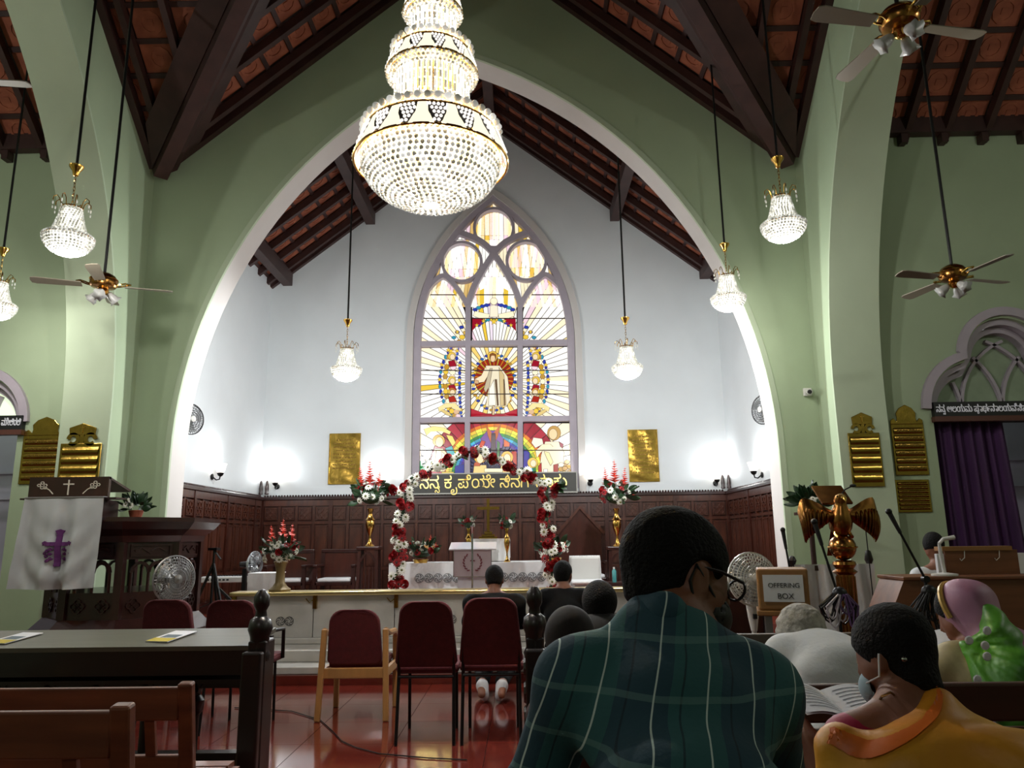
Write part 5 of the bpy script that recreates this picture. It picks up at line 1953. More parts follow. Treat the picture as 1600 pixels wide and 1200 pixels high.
for sg in (-1, 1):
    MB().strip([(sg * .14, cz - .06), (sg * .18, cz - .02), (sg * .24, cz + .01)], .008, fl2, (-.015, -.009)).obj('spray_stem', INL, t)
    for k in range(5):
        c_ = (sg * (.22 + .03 * (k % 3)), cz + .0 + .022 * (k // 2))
        MB().strip([(c_[0] + .016 * math.cos(i * PI / 3), c_[1] + .012 * math.sin(i * PI / 3)) for i in range(6)], .007, fl2, (-.015, -.009), closed=True).obj('spray_flower', INL, t)
# white cloth with the purple cross
c0, c1 = P(41, 778, 6.96), P(164, 778, 6.96)
zb = P(90, 919, 6.96).z
t = thing('pulpit_fall', 'grey-white cloth with a purple cross hanging down the pulpit', 'cloth', ((c0.x + c1.x) / 2, 6.96, c0.z))
w, h = (c1.x - c0.x) / 2, c0.z - zb


def fall(u, v):
    x = -w + 2 * w * u
    sag = math.exp(-((u - .5) * 2.2) ** 2)
    fold = .042 * (1 - v) ** .7 * (math.sin(u * 14 + (1 - v) * 3 * (u - .5)) + .6 * math.sin(u * 25))
    fold += .020 * (1 - v) * math.sin(20 * ((1 - v) + 1.5 * (u - .5) ** 2)) * math.exp(-((u - .5) * 2.4) ** 2)
    return (x * (1 + .03 * (1 - v)) - .03 * (1 - v), -.02 + fold - .03 * (1 - v) * sag, -h * (1 - v) - .012 * math.sin(u * PI) * (1 - v))


CLOTHG = mat('grey_white_satin', (186, 188, 188), .6, var=.06, scale=5)
MB().grid(fall, 60, 30).obj('cloth_drop', CLOTHG, t, smooth='all')
MB().bb(-w, w, -.03, .04, .0, .004).obj('cloth_top', CLOTHG, t)
PURP = mat('purple_embroidery', (92, 34, 96), .8)
cz = -h * .58
arm = lambda pts, wd_: MB().strip(pts, wd_, lambda aa, bb_, d: (aa, d + fall((aa + w) / (2 * w), 1 + bb_ / h)[1], bb_), (-.016, -.003)).obj('embroidered_cross', PURP, t)
arm([(0, cz - .15 + .3 * i / 8) for i in range(9)], .034)
arm([(-.10 + .2 * i / 8, cz + .05) for i in range(9)], .034)
for (x, z) in ((0, cz + .155), (-.105, cz + .05), (.105, cz + .05)):
    arm([(x - .026, z), (x, z + .012), (x + .026, z)], .03)
for sg in (-1, 1):
    for (dx, dz) in ((.045, .0), (.075, -.015), (.10, -.035), (.05, -.04), (.082, -.06), (.045, -.085), (.07, -.1)):
        arm([(sg * dx - .013, cz + dz - .006), (sg * dx, cz + dz + .008), (sg * dx + .013, cz + dz - .006)], .02)


# small pots of green and white flowers
def plant(lab, loc, sc, sd):
    t = thing('potted_plant', lab, 'plant', loc)
    MB().lathe([(0, 0), (.05, 0), (.07, .07), (.065, .075), (0, .06)], (0, 0, 0), 14).obj('pot', mat('terracotta_pot', (150, 76, 50), .7), t, smooth=True)
    rnd = random.Random(sd)
    for k in range(46):
        a, e = rnd.uniform(-PI, PI), rnd.uniform(-.1, 1.3)
        d = Vector((math.cos(a) * math.cos(e), math.sin(a) * math.cos(e), math.sin(e)))
        put(F_L, 'leaf', t, Vector((d.x * .08, d.y * .06, .09 + d.z * .05)), d, sc * rnd.uniform(.5, 1.1))
    for k in range(4):
        put(F_W, 'white_flower', t, (rnd.uniform(-.06, .06), -.09, .1 + rnd.uniform(0, .07)), (0, -1, .4), .7)


p = P(212, 806, 7.4)
plant('small potted plant with white blooms on the pulpit capping', (p.x, 7.4, 1.531), 1.1, 1)
p = P(1265, 800, 7.9)
s_ = thing('plant_stand', 'slim wooden plant stand behind the eagle lectern', 'stand', (p.x, 7.9, 0))
MB().bb(-.12, .12, -.12, .12, p.z - .03, p.z).obj('stand_top', DARKWOOD, s_)
MB().cyl((0, 0, .03), (0, 0, p.z - .03), .03, .025, 10).obj('pole', DARKWOOD, s_)
MB().lathe([(0, 0), (.14, 0), (.14, .02), (.04, .04), (0, .04)], (0, 0, 0), 14).obj('base', DARKWOOD, s_)
plant('leafy plant with white blooms behind the eagle lectern', (p.x, 7.9, p.z), 1.5, 2)


# ------------------------------------------------------------------ brass plaques on the transept side
def plaque(lab, box, Y, crown, rows, lean=0):
    u0, v0, u1, v1 = box
    a, b = P(u0, v0, Y), P(u1, v1, Y)
    w, h = (b.x - a.x) / 2, a.z - b.z
    t = thing('brass_plaque', lab, 'plaque', ((a.x + b.x) / 2, Y, b.z))
    fn0, fn1 = (lambda x, z: (x, -.02, z)), (lambda x, z: (x, -.002, z))
    hb = h * (1 if not crown else .72)
    MB().prism([(-w, 0), (w, 0), (w, hb), (-w, hb)], fn0, fn1).obj('plate', OLDBRASS, t, bevel=.004)
    if crown == 'ogee':
        pts = [(w, hb), (w * .98, hb * 1.08), (w * .8, hb * 1.12), (w * .62, hb * 1.05), (w * .58, hb * 1.12), (w * .62, hb * 1.22), (w * .4, hb * 1.32), (0, h), (-w * .4, hb * 1.32), (-w * .62, hb * 1.22), (-w * .58, hb * 1.12), (-w * .62, hb * 1.05), (-w * .8, hb * 1.12), (-w * .98, hb * 1.08), (-w, hb)]
        MB().prism(pts, fn0, fn1).obj('crest', OLDBRASS, t, bevel=.004)
    elif crown == 'scroll':
        hb2 = hb + .05
        MB().prism([(w * .62, hb * 1.16), (w * .66, hb * 1.3), (0, h), (-w * .66, hb * 1.3), (-w * .62, hb * 1.16)], fn0, fn1).obj('crest', OLDBRASS, t, bevel=.004)
        for sg in (-1, 1):
            MB().strip([(sg * (w * .42 + w * .24 * math.cos(th)), hb * 1.08 + w * .24 * math.sin(th)) for th in [i * PI / 8 for i in range(15)]], w * .18, lambda x, z, d: (x, d, z), (-.02, -.002)).obj('scroll', OLDBRASS, t)
        MB().strip([(0, hb), (0, hb * 1.2)], w * .2, lambda x, z, d: (x, d, z), (-.019, -.002)).obj('scroll_stem', OLDBRASS, t)
        c = MB()
        c.strip([(0, hb * 1.2), (0, h - .03)], .012, lambda x, z, d: (x, d, z), (-.026, -.02))
        c.strip([(-.025, hb * 1.2 + (h - hb * 1.2) * .55), (.025, hb * 1.2 + (h - hb * 1.2) * .55)], .012, lambda x, z, d: (x, d, z), (-.0265, -.02))
        c.obj('cross', BRASS, t)
    for k in range(rows):
        z = hb * (.06 + .88 * (k + .5) / rows)
        hh = hb * .88 / rows * .42
        M_ = MB()
        M_.grid(lambda u, v: (-w * .88 + 2 * w * .88 * u, -.021 - .012 * math.sin(PI * v), z - hh + 2 * hh * v), 8, 6)
        M_.obj('name_strip', OLDBRASS, t, smooth='all')
        x = -w * .7
        m = MB()
        while x < w * .66:
            l = random.uniform(.012, .04)
            m.bb(x, x + l, -.036, -.03, z - hh * .3, z + hh * .3)
            x += l + .01
        if rows > 5:
            m.obj('engraved_line', mat('worn_engraving', (120, 92, 40), .4, .8), t)
    return t


plaque('brass roll board with an ogee top left of the pulpit desk', (42, 652, 96, 756), YT - .002, 'ogee', 6)
plaque('brass board with scrolled top and cross behind the pulpit desk', (100, 662, 152, 775), 8.48, 'scroll', 5)
plaque('brass board with scrolled top above the eagle lectern', (1320, 645, 1382, 760), 8.48, 'scroll', 5)
plaque('brass roll board with an ogee top beside the purple curtain', (1387, 633, 1451, 742), YT - .002, 'ogee', 6)
plaque('plain square brass plate below the right roll board', (1397, 750, 1456, 800), YT - .002, None, 7)
# security camera
p = P(1263, 612, YA - .05)
t = thing('security_camera', 'small white security camera on the green arch wall', 'camera', (p.x, YA - .005, p.z))
MB().bb(-.05, .05, -.03, 0, -.05, .05).obj('mounting_box', PLASTIC, t, bevel=.008)
MB().cyl((0, -.03, 0), (-.02, -.14, -.02), .032, .034, 14).obj('camera_body', PLASTIC, t, smooth=True)
MB().cyl((-.0205, -.142, -.0203), (-.022, -.15, -.022), .026, .024, 14).obj('lens', BLACK, t, smooth=True)


# ------------------------------------------------------------------ pedestal fans
def pedestal_fan(lab, c, r, turn, wire, blade, plastic, tilt=0):
    t = thing('pedestal_fan', lab, 'fan', (c.x, c.y, 0))
    MB().lathe([(0, 0), (.2, 0), (.2, .02), (.05, .05), (0, .05)], (0, 0, 0), 20).obj('base', plastic, t, smooth=True)
    hc = c.z
    MB().cyl((0, .05, .04), (0, .05, hc - r - .12), .016, .016, 10).obj('pole', plastic, t, smooth=True)
    MB().lathe([(.02, -.14), (.035, -.05), (.045, .05), (.035, .16), (.02, .2)], (0, .05, hc - r - .02), 12).obj('control_neck', plastic, t, smooth=True)
    MB().bb(-.012, .012, .0, .02, hc - r - .08, hc - r - .05).obj('switch', BLACK, t)
    fan_head(t, r, wire, blade, plastic, Matrix.Translation((0, 0, hc)) @ Matrix.Rotation(turn, 4, 'Z') @ Matrix.Rotation(tilt, 4, 'X'), rings=6, spokes=44)


pedestal_fan('grey pedestal fan turned sideways beside the pulpit', P(272, 905, 6.6), .195, math.radians(58), FANW, FANB, FANP)
pedestal_fan('white pedestal fan behind the offering box', P(1176, 905, 5.1), .17, math.radians(12), mat('white_fan_wire', (210, 208, 200), .35), FANB, PLASTIC, -.1)


# ------------------------------------------------------------------ chairs
def rounded(w0, w1, h, r, n=6):
    """backrest outline, w0 bottom half width, w1 top half width"""
    pts = [(-w0, .03), (-w0 + .03, 0), (w0 - .03, 0), (w0, .03)]
    pts += [(w1 - r + r * math.cos(t), h - r + r * math.sin(t)) for t in [i * PI / 2 / n for i in range(n + 1)]]
    pts += [(-w1 + r - r * math.sin(t), h - r + r * math.cos(t)) for t in [i * PI / 2 / n for i in range(n + 1)]]
    return pts


def back_cushion(t, w0, w1, z0, h, y, lean, m, r=.09):
    o = rounded(w0, w1, h, r)
    fn = lambda d: (lambda x, z: (x, y + d + lean * z / h + .035 * (1 - (x / w0) ** 2) * -1, z0 + z))
    ob = MB().prism(o, fn(-.025), fn(.025)).obj('backrest', m, t, smooth=True, bevel=.012)
    return ob


def steel_chair(lab, x, y, rz=0, arms=False, sc=1):
    """seen from behind: back towards -Y"""
    t = thing('visitor_chair', lab, 'chair', (x, y, 0), rz, 'maroon upholstered chairs')
    t.scale = (sc,) * 3
    back_cushion(t, .205, .175, .47, .42, .0, -.07, MAROON)
    MB().bb(-.21, .21, .03, .46, .42, .48).obj('seat', MAROON, t, bevel=.025)
    for sx in (-1, 1):
        MB().tube([(sx * .185, -.06, 0), (sx * .18, -.01, .43)], .011, 8).obj('leg', IRON, t, smooth=True)
        MB().tube([(sx * .165, .40, 0), (sx * .165, .38, .43)], .011, 8).obj('leg', IRON, t, smooth=True)
        MB().tube([(sx * .18, -.01, .40), (sx * .18, -.045, .62)], .011, 8).obj('back_upright', IRON, t, smooth=True)
        if arms:
            MB().tube([(sx * .18, -.04, .64), (sx * .235, .05, .665), (sx * .235, .33, .65), (sx * .22, .38, .44)], .014, 8).obj('armrest', IRON, t, smooth=True)
    MB().tube([(-.18, -.02, .41), (.18, -.02, .41)], .01, 8).obj('cross_bar', IRON, t, smooth=True)
    MB().tube([(-.17, .38, .41), (.17, .38, .41)], .01, 8).obj('cross_bar', IRON, t, smooth=True)
    return t


steel_chair('black steel chair with maroon back in the middle of the row', P(666, 1100, 5.2).x, 5.2)
steel_chair('black steel chair with maroon back behind the kneeling man', P(768, 1100, 5.2).x, 5.2, 0, False, 1.02)
steel_chair('maroon chair next to the pulpit, left of the pair', P(266, 1000, 5.62).x, 5.62, math.radians(-3), True)
steel_chair('maroon chair beside the dark pew end, right of the pair', P(366, 1000, 5.5).x, 5.5, math.radians(-2), True)
# beech armchair with maroon back
xw = P(553, 1100, 5.88).x
t = thing('wooden_armchair', 'light wooden armchair with a maroon padded back', 'chair', (xw, 5.88, 0), 0, 'maroon upholstered chairs')
back_cushion(t, .205, .19, .385, .40, .0, -.06, MAROON, .11)
MB().bb(-.21, .21, .04, .46, .35, .41).obj('seat', MAROON, t, bevel=.025)
for sx in (-1, 1):
    MB().bar((sx * .25, -.07, 0), (sx * .228, -.03, .64), .042, .04).obj('leg', LIGHTWOOD, t, bevel=.008)
    MB().bar((sx * .235, .43, 0), (sx * .23, .41, .55), .04, .04).obj('leg', LIGHTWOOD, t, bevel=.008)
    MB().tube([(sx * .23, -.03, .63), (sx * .235, .08, .60), (sx * .24, .3, .59), (sx * .235, .42, .55)], .022, 8).obj('armrest', LIGHTWOOD, t, smooth=True)
    MB().bar((sx * .235, -.04, .33), (sx * .235, .41, .33), .025, .06).obj('side_rail', LIGHTWOOD, t)
MB().bar((-.23, -.045, .33), (.23, -.045, .33), .03, .075).obj('rear_rail', LIGHTWOOD, t, bevel=.006)
MB().bar((-.22, .41, .32), (.22, .41, .32), .03, .06).obj('front_rail', LIGHTWOOD, t)


# ------------------------------------------------------------------ dark front desks of the pews
def pew_end(mb_parent, x, y, top):
    """carved end post with a poppy-head"""
    MB().bb(x - .05, x + .05, y - .03, y + .14, 0, top - .28).obj('end_board', BLACKWOOD, mb_parent, W=True, bevel=.01)
    MB().lathe([(.0, 0), (.06, 0), (.065, .03), (.05, .06), (.055, .13), (.07, .17), (.06, .22), (.035, .24), (.03, .27), (.045, .3), (.045, .35), (.02, .385), (0, .39)], (x, y + .02, top - .39), 12).obj('poppy_head', BLACKWOOD, mb_parent, smooth=True, W=True)
    MB().bb(x - .055, x + .055, y - .11, y - .05, 0, top - .33).obj('front_stile', BLACKWOOD, mb_parent, W=True, bevel=.012)
    m = MB()
    for k in range(3):
        m.tube([(x - .056, y - .04 + .06 * math.cos(q) * .6 + .1, top - .45 - k * .13 + .05 * math.sin(q)) for q in [i * PI / 5 for i in range(10)]], .012, 5, closed=True)
    m.obj('carved_leaf_rings', BLACKWOOD, mb_parent, W=True)


DESKTOP = mat('worn_desk_top', (96, 92, 80), .38, var=.2, scale=6, stretch=(.4, 4, 1), coat=.15)
t = thing('pew_desk', 'long black carved pew desk on the left with a sloping top', 'desk', (-2.6, 4.6, 0))
ex = -1.50
q = MB()
q.add([(-4.6, 4.44, .685), (ex - .05, 4.44, .685), (ex - .05, 4.88, .735), (-4.6, 4.88, .735), (-4.6, 4.44, .71), (ex - .05, 4.44, .71), (ex - .05, 4.88, .76), (-4.6, 4.88, .76)], [(0, 1, 2, 3), (7, 6, 5, 4), (0, 4, 5, 1), (2, 6, 7, 3), (1, 5, 6, 2), (3, 7, 4, 0)])
q.obj('desk_top', DESKTOP, t, W=True)
MB().bb(-4.6, ex - .05, 4.46, 4.50, .55, .685).obj('near_fascia', BLACKWOOD, t, W=True)
MB().bb(-4.6, ex - .05, 4.80, 4.84, .42, .72).obj('far_board', BLACKWOOD, t, W=True)
MB().bb(-4.6, ex - .05, 4.5, 4.8, .50, .52).obj('book_shelf', BLACKWOOD, t, W=True)
x = -4.4
while x < ex - .38:
    MB().strip([(x + .15 + .15 * math.cos(th), .40 + .11 * math.sin(th)) for th in [i * PI / 10 for i in range(11)]], .05, lambda a, b, d: (a, d, b), (4.79, 4.85)).obj('pierced_arch', BLACKWOOD, t, W=True)
    MB().cyl((x, 4.82, .05), (x, 4.82, .42), .028, .028, 10).obj('baluster', BLACKWOOD, t, W=True, smooth=True)
    MB().lathe([(.02, 0), (.05, .03), (.055, .09), (.03, .12)], (x, 4.82, .26), 10).obj('baluster_knob', BLACKWOOD, t, W=True, smooth=True)
    x += .3
MB().bb(-4.6, ex - .05, 4.78, 4.86, 0, .06).obj('foot_rail', BLACKWOOD, t, W=True)
pew_end(t, ex, 4.42, 1.02)
for lab, u in (('printed leaflet with a yellow band on the desk near the pew end', 268), ('printed leaflet with a yellow band at the left picture edge', 22)):
    p = P(u, 1001, 4.66)
    b_ = thing('leaflet', lab, 'leaflet', (p.x, 4.66, .7375), 0, 'leaflets on the pew desk')
    b_.rotation_euler = (math.atan2(.05, .44), 0, math.radians(-14))
    MB().bb(-.075, .075, -.13, .13, 0.001, .005).obj('sheet', PAPER, b_)
    MB().bb(-.075, .075, -.13, -.05, .0051, .0058).obj('yellow_print', mat('yellow_print', (196, 176, 60), .7), b_)
    MB().bb(-.05, .055, -.04, .03, .0051, .0058).obj('picture_print', mat('blue_grey_print', (96, 110, 120), .7), b_)
t = thing('pew_desk', 'carved black pew end standing behind the plaid shirt', 'desk', (.06, 4.45, 0))
pew_end(t, .06, 4.42, 1.02)
MB().bb(.11, 1.0, 4.56, 4.62, .1, .66).obj('front_board', BLACKWOOD, t, W=True)


# ------------------------------------------------------------------ brown benches bottom left
def bench(lab, xr, xl, y, top, m):
    t = thing('wooden_bench', lab, 'bench', ((xl + xr) / 2, y, 0))
    for x in (xr, xl + .05):
        MB().bar((x, y - .02, 0), (x, y + .03, .42), .05, .045).obj('leg', m, t, W=True)
        MB().bar((x, y + .03, .40), (x, y - .05, top + .015), .05, .04).obj('back_post', m, t, W=True, bevel=.008)
        MB().bar((x, y + .45, 0), (x, y + .43, .40), .05, .045).obj('leg', m, t, W=True)
    MB().bar((xl, y - .045, top - .055), (xr - .02, y - .045, top - .055), .025, .11).obj('top_rail', m, t, W=True, bevel=.006)
    MB().bar((xl, y - .0, top - .30), (xr - .02, y - .0, top - .30), .025, .14).obj('lower_rail', m, t, W=True, bevel=.006)
    for k in range(4):
        x = xr - .12 - k * .28
        MB().bar((x, y - .01, top - .23), (x, y - .04, top - .11), .035, .015).obj('back_block', m, t, W=True)
    for k in range(5):
        MB().bb(xl, xr, y + .05 + k * .085, y + .12 + k * .085, .40, .42).obj('seat_slat', m, t, W=True)
    return t


bench('brown slatted bench behind the pew desk, the farther one', P(300, 1073, 2.8).x, -3.6, 2.8, P(200, 1074, 2.75).z, BROWNWOOD)
bench('brown slatted bench nearest the camera at bottom left', P(206, 1112, 2.0).x, -3.0, 2.0, P(100, 1111, 1.95).z, BROWNWOOD)
# shoe rack of pale slats by the pew desk
t = thing('slatted_footrest', 'low pale slatted footrest on the floor by the benches', 'footrest', (-1.72, 4.0, 0))
for k in range(5):
    MB().bb(-.16, .16, -.15 + k * .07, -.10 + k * .07, .08 + k * .016, .095 + k * .016).obj('slat', mat('pale_grey_wood', (150, 140, 130), .5), t)
for sx in (-.13, .13):
    MB().bar((sx, -.15, .0), (sx, -.14, .09), .03, .03).obj('leg', BROWNWOOD, t)
    MB().bar((sx, .16, .0), (sx, .15, .14), .03, .03).obj('leg', BROWNWOOD, t)
# floor cable
t = MB().tube([Vector((p.x, p.y, .006)) for p in [Vector((-2.3, 6.3, 0)), Vector((-1.8, 6.15, 0)), Vector((-1.5, 5.85, 0)), Vector((-1.32, 5.5, 0)), Vector((-1.2, 5.25, 0)), Vector((-1.08, 5.1, 0)), Vector((-.9, 4.95, 0)), Vector((-.6, 4.85, 0)), Vector((-.35, 4.8, 0))]], .004, 6).obj('floor_cable', IRON, smooth=True)
tag(t, 'thin black cable running over the red floor', 'cable')

# ------------------------------------------------------------------ music corner left of the altar
p = P(335, 860, 8.75)
t = thing('tripod', 'black camera tripod left of the altar rail', 'tripod', (p.x, 8.75, 0))
MB().cyl((0, 0, .5), (0, 0, p.z), .014, .014, 8).obj('centre_column', IRON, t)
MB().bb(-.05, .05, -.06, .06, p.z, p.z + .03).obj('head_plate', IRON, t)
MB().bar((0, 0, p.z), (.12, -.1, p.z - .1), .014, .014).obj('pan_handle', IRON, t)
for k in range(3):
    a = k * 2 * PI / 3 - .5
    MB().tube([(0, 0, p.z - .15), (.15 * math.cos(a), .15 * math.sin(a), p.z - .55), (.32 * math.cos(a), .32 * math.sin(a), .0)], [.018, .016, .011], 8).obj('leg', IRON, t, smooth=True)
    MB().bar((0, 0, .62), (.17 * math.cos(a), .17 * math.sin(a), .55), .01, .01).obj('spreader', IRON, t)
p = P(368, 905, 10.0)
t = thing('keyboard', 'white electronic keyboard on a stand left of the urn', 'keyboard', (p.x, 10.0, ZCH))
zk = p.z - ZCH
MB().box((0, 0, zk), (.82, .28, .07)).obj('body', PLASTIC, t, bevel=.01)
MB().box((0, -.06, zk + .038), (.76, .14, .008)).obj('key_bed', PAPER, t)
for k in range(22):
    MB().box((-.36 + k * .034, -.03, zk + .047), (.014, .08, .012)).obj('black_key', BLACK, t)
for k in range(6):
    MB().box((-.3 + k * .05, -.142, zk + .0), (.03, .004, .02)).obj('control_button', BLACK, t)
for sg in (-1, 1):
    MB().bar((sg * .3, 0, 0), (-sg * .3, .02 * sg, zk - .04), .03, .03).obj('stand_leg', IRON, t)
p = P(396, 882, 9.7)
t = thing('clip_fan', 'small table fan seen edge on above the white box', 'fan', (p.x, 9.75, ZCH))
zc = p.z - ZCH
fan_head(t, .16, mat('chrome_fan_wire', (170, 174, 178), .25, .8), FANB, IRON, Matrix.Translation((0, 0, zc)) @ Matrix.Rotation(math.radians(78), 4, 'Z'))
MB().bar((-.13, .02, zc - .05), (-.13, .02, .03), .05, .05).obj('pole', IRON, t)
MB().lathe([(0, 0), (.13, 0), (.13, .02), (.03, .04), (0, .04)], (-.13, .02, 0), 14).obj('base', IRON, t)
p0, p1 = P(389, 897, 9.2), P(431, 897, 9.2)
t = thing('white_cabinet', 'white cloth covered cabinet behind the flower urn', 'cabinet', ((p0.x + p1.x) / 2, 9.25, 0.0))
w = (p1.x - p0.x) / 2
MB().bb(-w, w, -.05, .3, 0, p0.z).obj('body', PLASTIC, t, bevel=.02)
MB().grid(lambda u, v: (-w - .01 + 2 * (w + .01) * u, -.06 - .006 * math.sin(u * 25), p0.z * (.25 + .75 * v)), 30, 2).obj('cloth_front', LINEN, t, smooth='all')
MB().bb(-w - .01, w + .01, -.06, .31, p0.z, p0.z + .01).obj('cloth_top', LINEN, t)

# ------------------------------------------------------------------ right side: offering box, eagle lectern, stands, organ
p0, p1 = P(1183, 889, 4.55), P(1265, 954, 4.55)
w, h = (p1.x - p0.x) / 2, p0.z - p1.z
t = thing('offering_box', 'wooden offering box with a printed paper sign on legs', 'box', ((p0.x + p1.x) / 2, 4.55, 0), math.radians(-16))
OCH = mat('ochre_varnished_wood', (150, 106, 58), .45, var=.15, scale=5, stretch=(1, 4, 4))
MB().bb(-w, w, 0, .28, p1.z, p0.z).obj('box_body', OCH, t, bevel=.012)
MB().bb(-w - .012, w + .012, -.012, .29, p1.z - .03, p1.z).obj('bottom_trim', OCH, t, bevel=.006)
for sx in (-1, 1):
    for y in (.03, .25):
        MB().bb(sx * (w - .05) - .02, sx * (w - .05) + .02, y - .02, y + .02, 0, p1.z - .03).obj('leg', mat('grey_steel_leg', (130, 128, 126), .4, .5), t)
MB().bb(-w + .032, w - .03, -.004, -.001, p1.z + .05, p0.z - .035).obj('paper_sign', PAPER, t)


def words(txt, parent, cx_, z, size, y, m, name='lettering'):
    me = text_mb(txt, size, .0006)
    vs = [v.co for v in me.vertices]
    a, b = min(v.x for v in vs), max(v.x for v in vs)
    mb = MB().add([(v.x - (a + b) / 2 + cx_, y - v.z, z + v.y) for v in vs], [tuple(f.vertices) for f in me.polygons])
    bpy.data.meshes.remove(me)
    return mb.obj(name, m, parent)


INKB = mat('black_ink', (30, 30, 34), .7)
words('OFFERING', t, .004, p0.z - .035 - .072, .038, -.005, INKB)
words('BOX', t, .012, p0.z - .035 - .135, .044, -.005, INKB)

# low screen hung with a grey-white cloth and two turned posts
p0, p1 = P(1238, 882, 6.25), P(1362, 880, 6.25)
t = thing('cloth_screen', 'low screen draped with grey-white cloth behind the eagle lectern', 'screen', ((p0.x + p1.x) / 2, 6.25, 0))
w = (p1.x - p0.x) / 2
MB().grid(lambda u, v: (-w + 2 * w * u, -.03 - .03 * math.sin(u * 17) * (1.1 - v) - .015 * math.sin(u * 31 + 2 * v), .15 + (p0.z - .15) * v), 70, 8).obj('cloth_drop', CLOTHG, t, smooth='all')
MB().bb(-w, w, -.015, .015, p0.z - .05, p0.z - .01).obj('top_rail', DARKWOOD, t)
for sx, dz in ((-.96, .06), (.98, .1)):
    MB().lathe([(.03, 0), (.025, p0.z - .1), (.03, p0.z - .05), (.022, p0.z), (.034, p0.z + .03), (.02, p0.z + dz), (0, p0.z + dz + .01)], (sx * w, .03, 0), 12).obj('turned_post', BLACKWOOD, t, smooth=True)
p = P(1218, 893, 6.0)
t = thing('reading_stall', 'dark wooden stall rail behind the white pedestal fan', 'stall', (p.x - .25, 6.5, 0))
MB().bb(-.45, .3, -.05, .05, P(1218, 884, 6.5).z - .05, P(1218, 884, 6.5).z).obj('top_rail', BLACKWOOD, t)
MB().bb(-.45, .3, -.02, .02, .1, P(1218, 884, 6.5).z - .05).obj('panel', DARKWOOD, t)
for sx in (-.42, .27):
    MB().bb(sx - .03, sx + .03, -.04, .04, 0, P(1218, 884, 6.5).z + .02).obj('post', BLACKWOOD, t)


# brass eagle lectern
ex_, ey_ = P(1317, 860, 5.5).x, 5.5
t = thing('eagle_lectern', 'polished brass eagle lectern with spread wings', 'lectern', (ex_, ey_, 0))
zb_ = P(1315, 855, 5.5).z
DBRASS = mat('aged_brass', (176, 122, 66), .22, 1, var=.3, scale=12)
MB().lathe([(0, 0), (.2, 0), (.2, .05), (.12, .1), (.07, .16), (.055, .25), (.06, .40), (.10, .44), (.115, .47), (.10, .50), (.058, .53), (.05, .56), (.055, .80), (.06, zb_ - .19), (.085, zb_ - .17), (.06, zb_ - .15), (.08, zb_ - .12), (.075, zb_ - .10), (.055, zb_ - .09)], (0, 0, 0), 20).obj('column', DBRASS, t, smooth=True)
for k in range(10):
    a = 2 * PI * k / 10
    MB().cyl((.056 * math.cos(a), .056 * math.sin(a), .56), (.058 * math.cos(a), .058 * math.sin(a), zb_ - .2), .009, .009, 6).obj('reed', DBRASS, t, smooth=True)
MB().sphere((0, 0, zb_), .092, 18, 12).obj('orb', DBRASS, t, smooth=True)
MB().tube([(.095 * math.cos(i * PI / 10), .095 * math.sin(i * PI / 10), zb_) for i in range(20)], .008, 6, closed=True).obj('orb_band', BRASS, t, smooth=True)
zt_e = P(1310, 772, 5.5).z
# body: breast towards the camera side, back carries the book
bd = MB()
prof = [(.0, 0), (.05, .02), (.075, .08), (.082, .15), (.07, .22), (.048, .28), (.04, .32), (.045, .35), (.035, .385), (.012, .40), (0, .4)]
bd.lathe(prof, (0, 0, 0), 16)
sc_ = (zt_e - zb_ - .07) / .4
bd.v = [(x, y * 1.1 - .06 * (z / .4) ** 2, zb_ + .07 + z * sc_) for x, y, z in bd.v]
bd.obj('eagle_body', DBRASS, t, smooth=True)
MB().tube([(0, -.085, zt_e - .03), (0, -.12, zt_e - .035), (0, -.135, zt_e - .06)], [.02, .014, .003], 8).obj('beak', BRASS, t, smooth=True)
for sx in (-1, 1):
    MB().sphere((sx * .033, -.075, zt_e - .02), .007, 6, 4).obj('eye', BLACK, t)
    MB().tube([(sx * .04, -.02, zb_ + .13), (sx * .05, -.03, zb_ + .09), (sx * .045, -.07, zb_ + .07)], .014, 6).obj('talon', BRASS, t, smooth=True)

    def wing(u, v, sx=sx):
        # u from shoulder to tip, v from leading (top) edge to trailing edge
        top = .25 + .13 * math.sin(min(1, u * 1.25) * PI * .62) - .12 * max(0, u - .7) / .3
        bot = .20 - .30 * u ** .8 + .06 * u * u
        x = .045 + .235 * math.sin(u * PI / 2) ** .9
        z = top * (1 - v) + bot * v
        x2 = x - .035 * v * v * u
        return (sx * x2, -.02 + .05 * u * u - .03 * math.sin(v * PI), zb_ + .06 + z * sc_)

    g = MB().grid(wing, 12, 10)
    g2 = MB().grid(lambda u, v: tuple(Vector(wing(u, v)) + Vector((0, .02, 0))), 12, 10)
    g.add(g2.v, g2.f)
    g.obj('wing', DBRASS, t, smooth='all')
    for k in range(9):
        u0 = .12 + k * .1
        pts = [Vector(wing(min(1, u0 + .04 * v), v)) + Vector((0, -.006, 0)) for v in [.3 + i * .1 for i in range(8)]]
        MB().tube(pts, [.005, .009, .011, .012, .012, .011, .009, .004], 6).obj('feather', DBRASS, t, smooth=True)
MB().grid(lambda u, v: ((u - .5) * (.08 + .10 * v), .05 + .02 * v, zb_ + .17 - .23 * v), 4, 6).obj('tail', DBRASS, t, smooth='all')
MB().box((0, .1, zt_e - .0), (.22, .22, .014), Matrix.Rotation(math.radians(38), 3, 'X')).obj('book_plate', DBRASS, t)
# lectern microphone on a gooseneck
MB().tube([(.02, .02, zt_e - .02), (.05, -.02, zt_e + .03), (.09, -.03, zt_e + .05)], .005, 6).obj('gooseneck', IRON, t, smooth=True)
MB().sphere((.105, -.03, zt_e + .057), (.025, .012, .012), 8, 6).obj('microphone', BLACK, t, smooth=True)


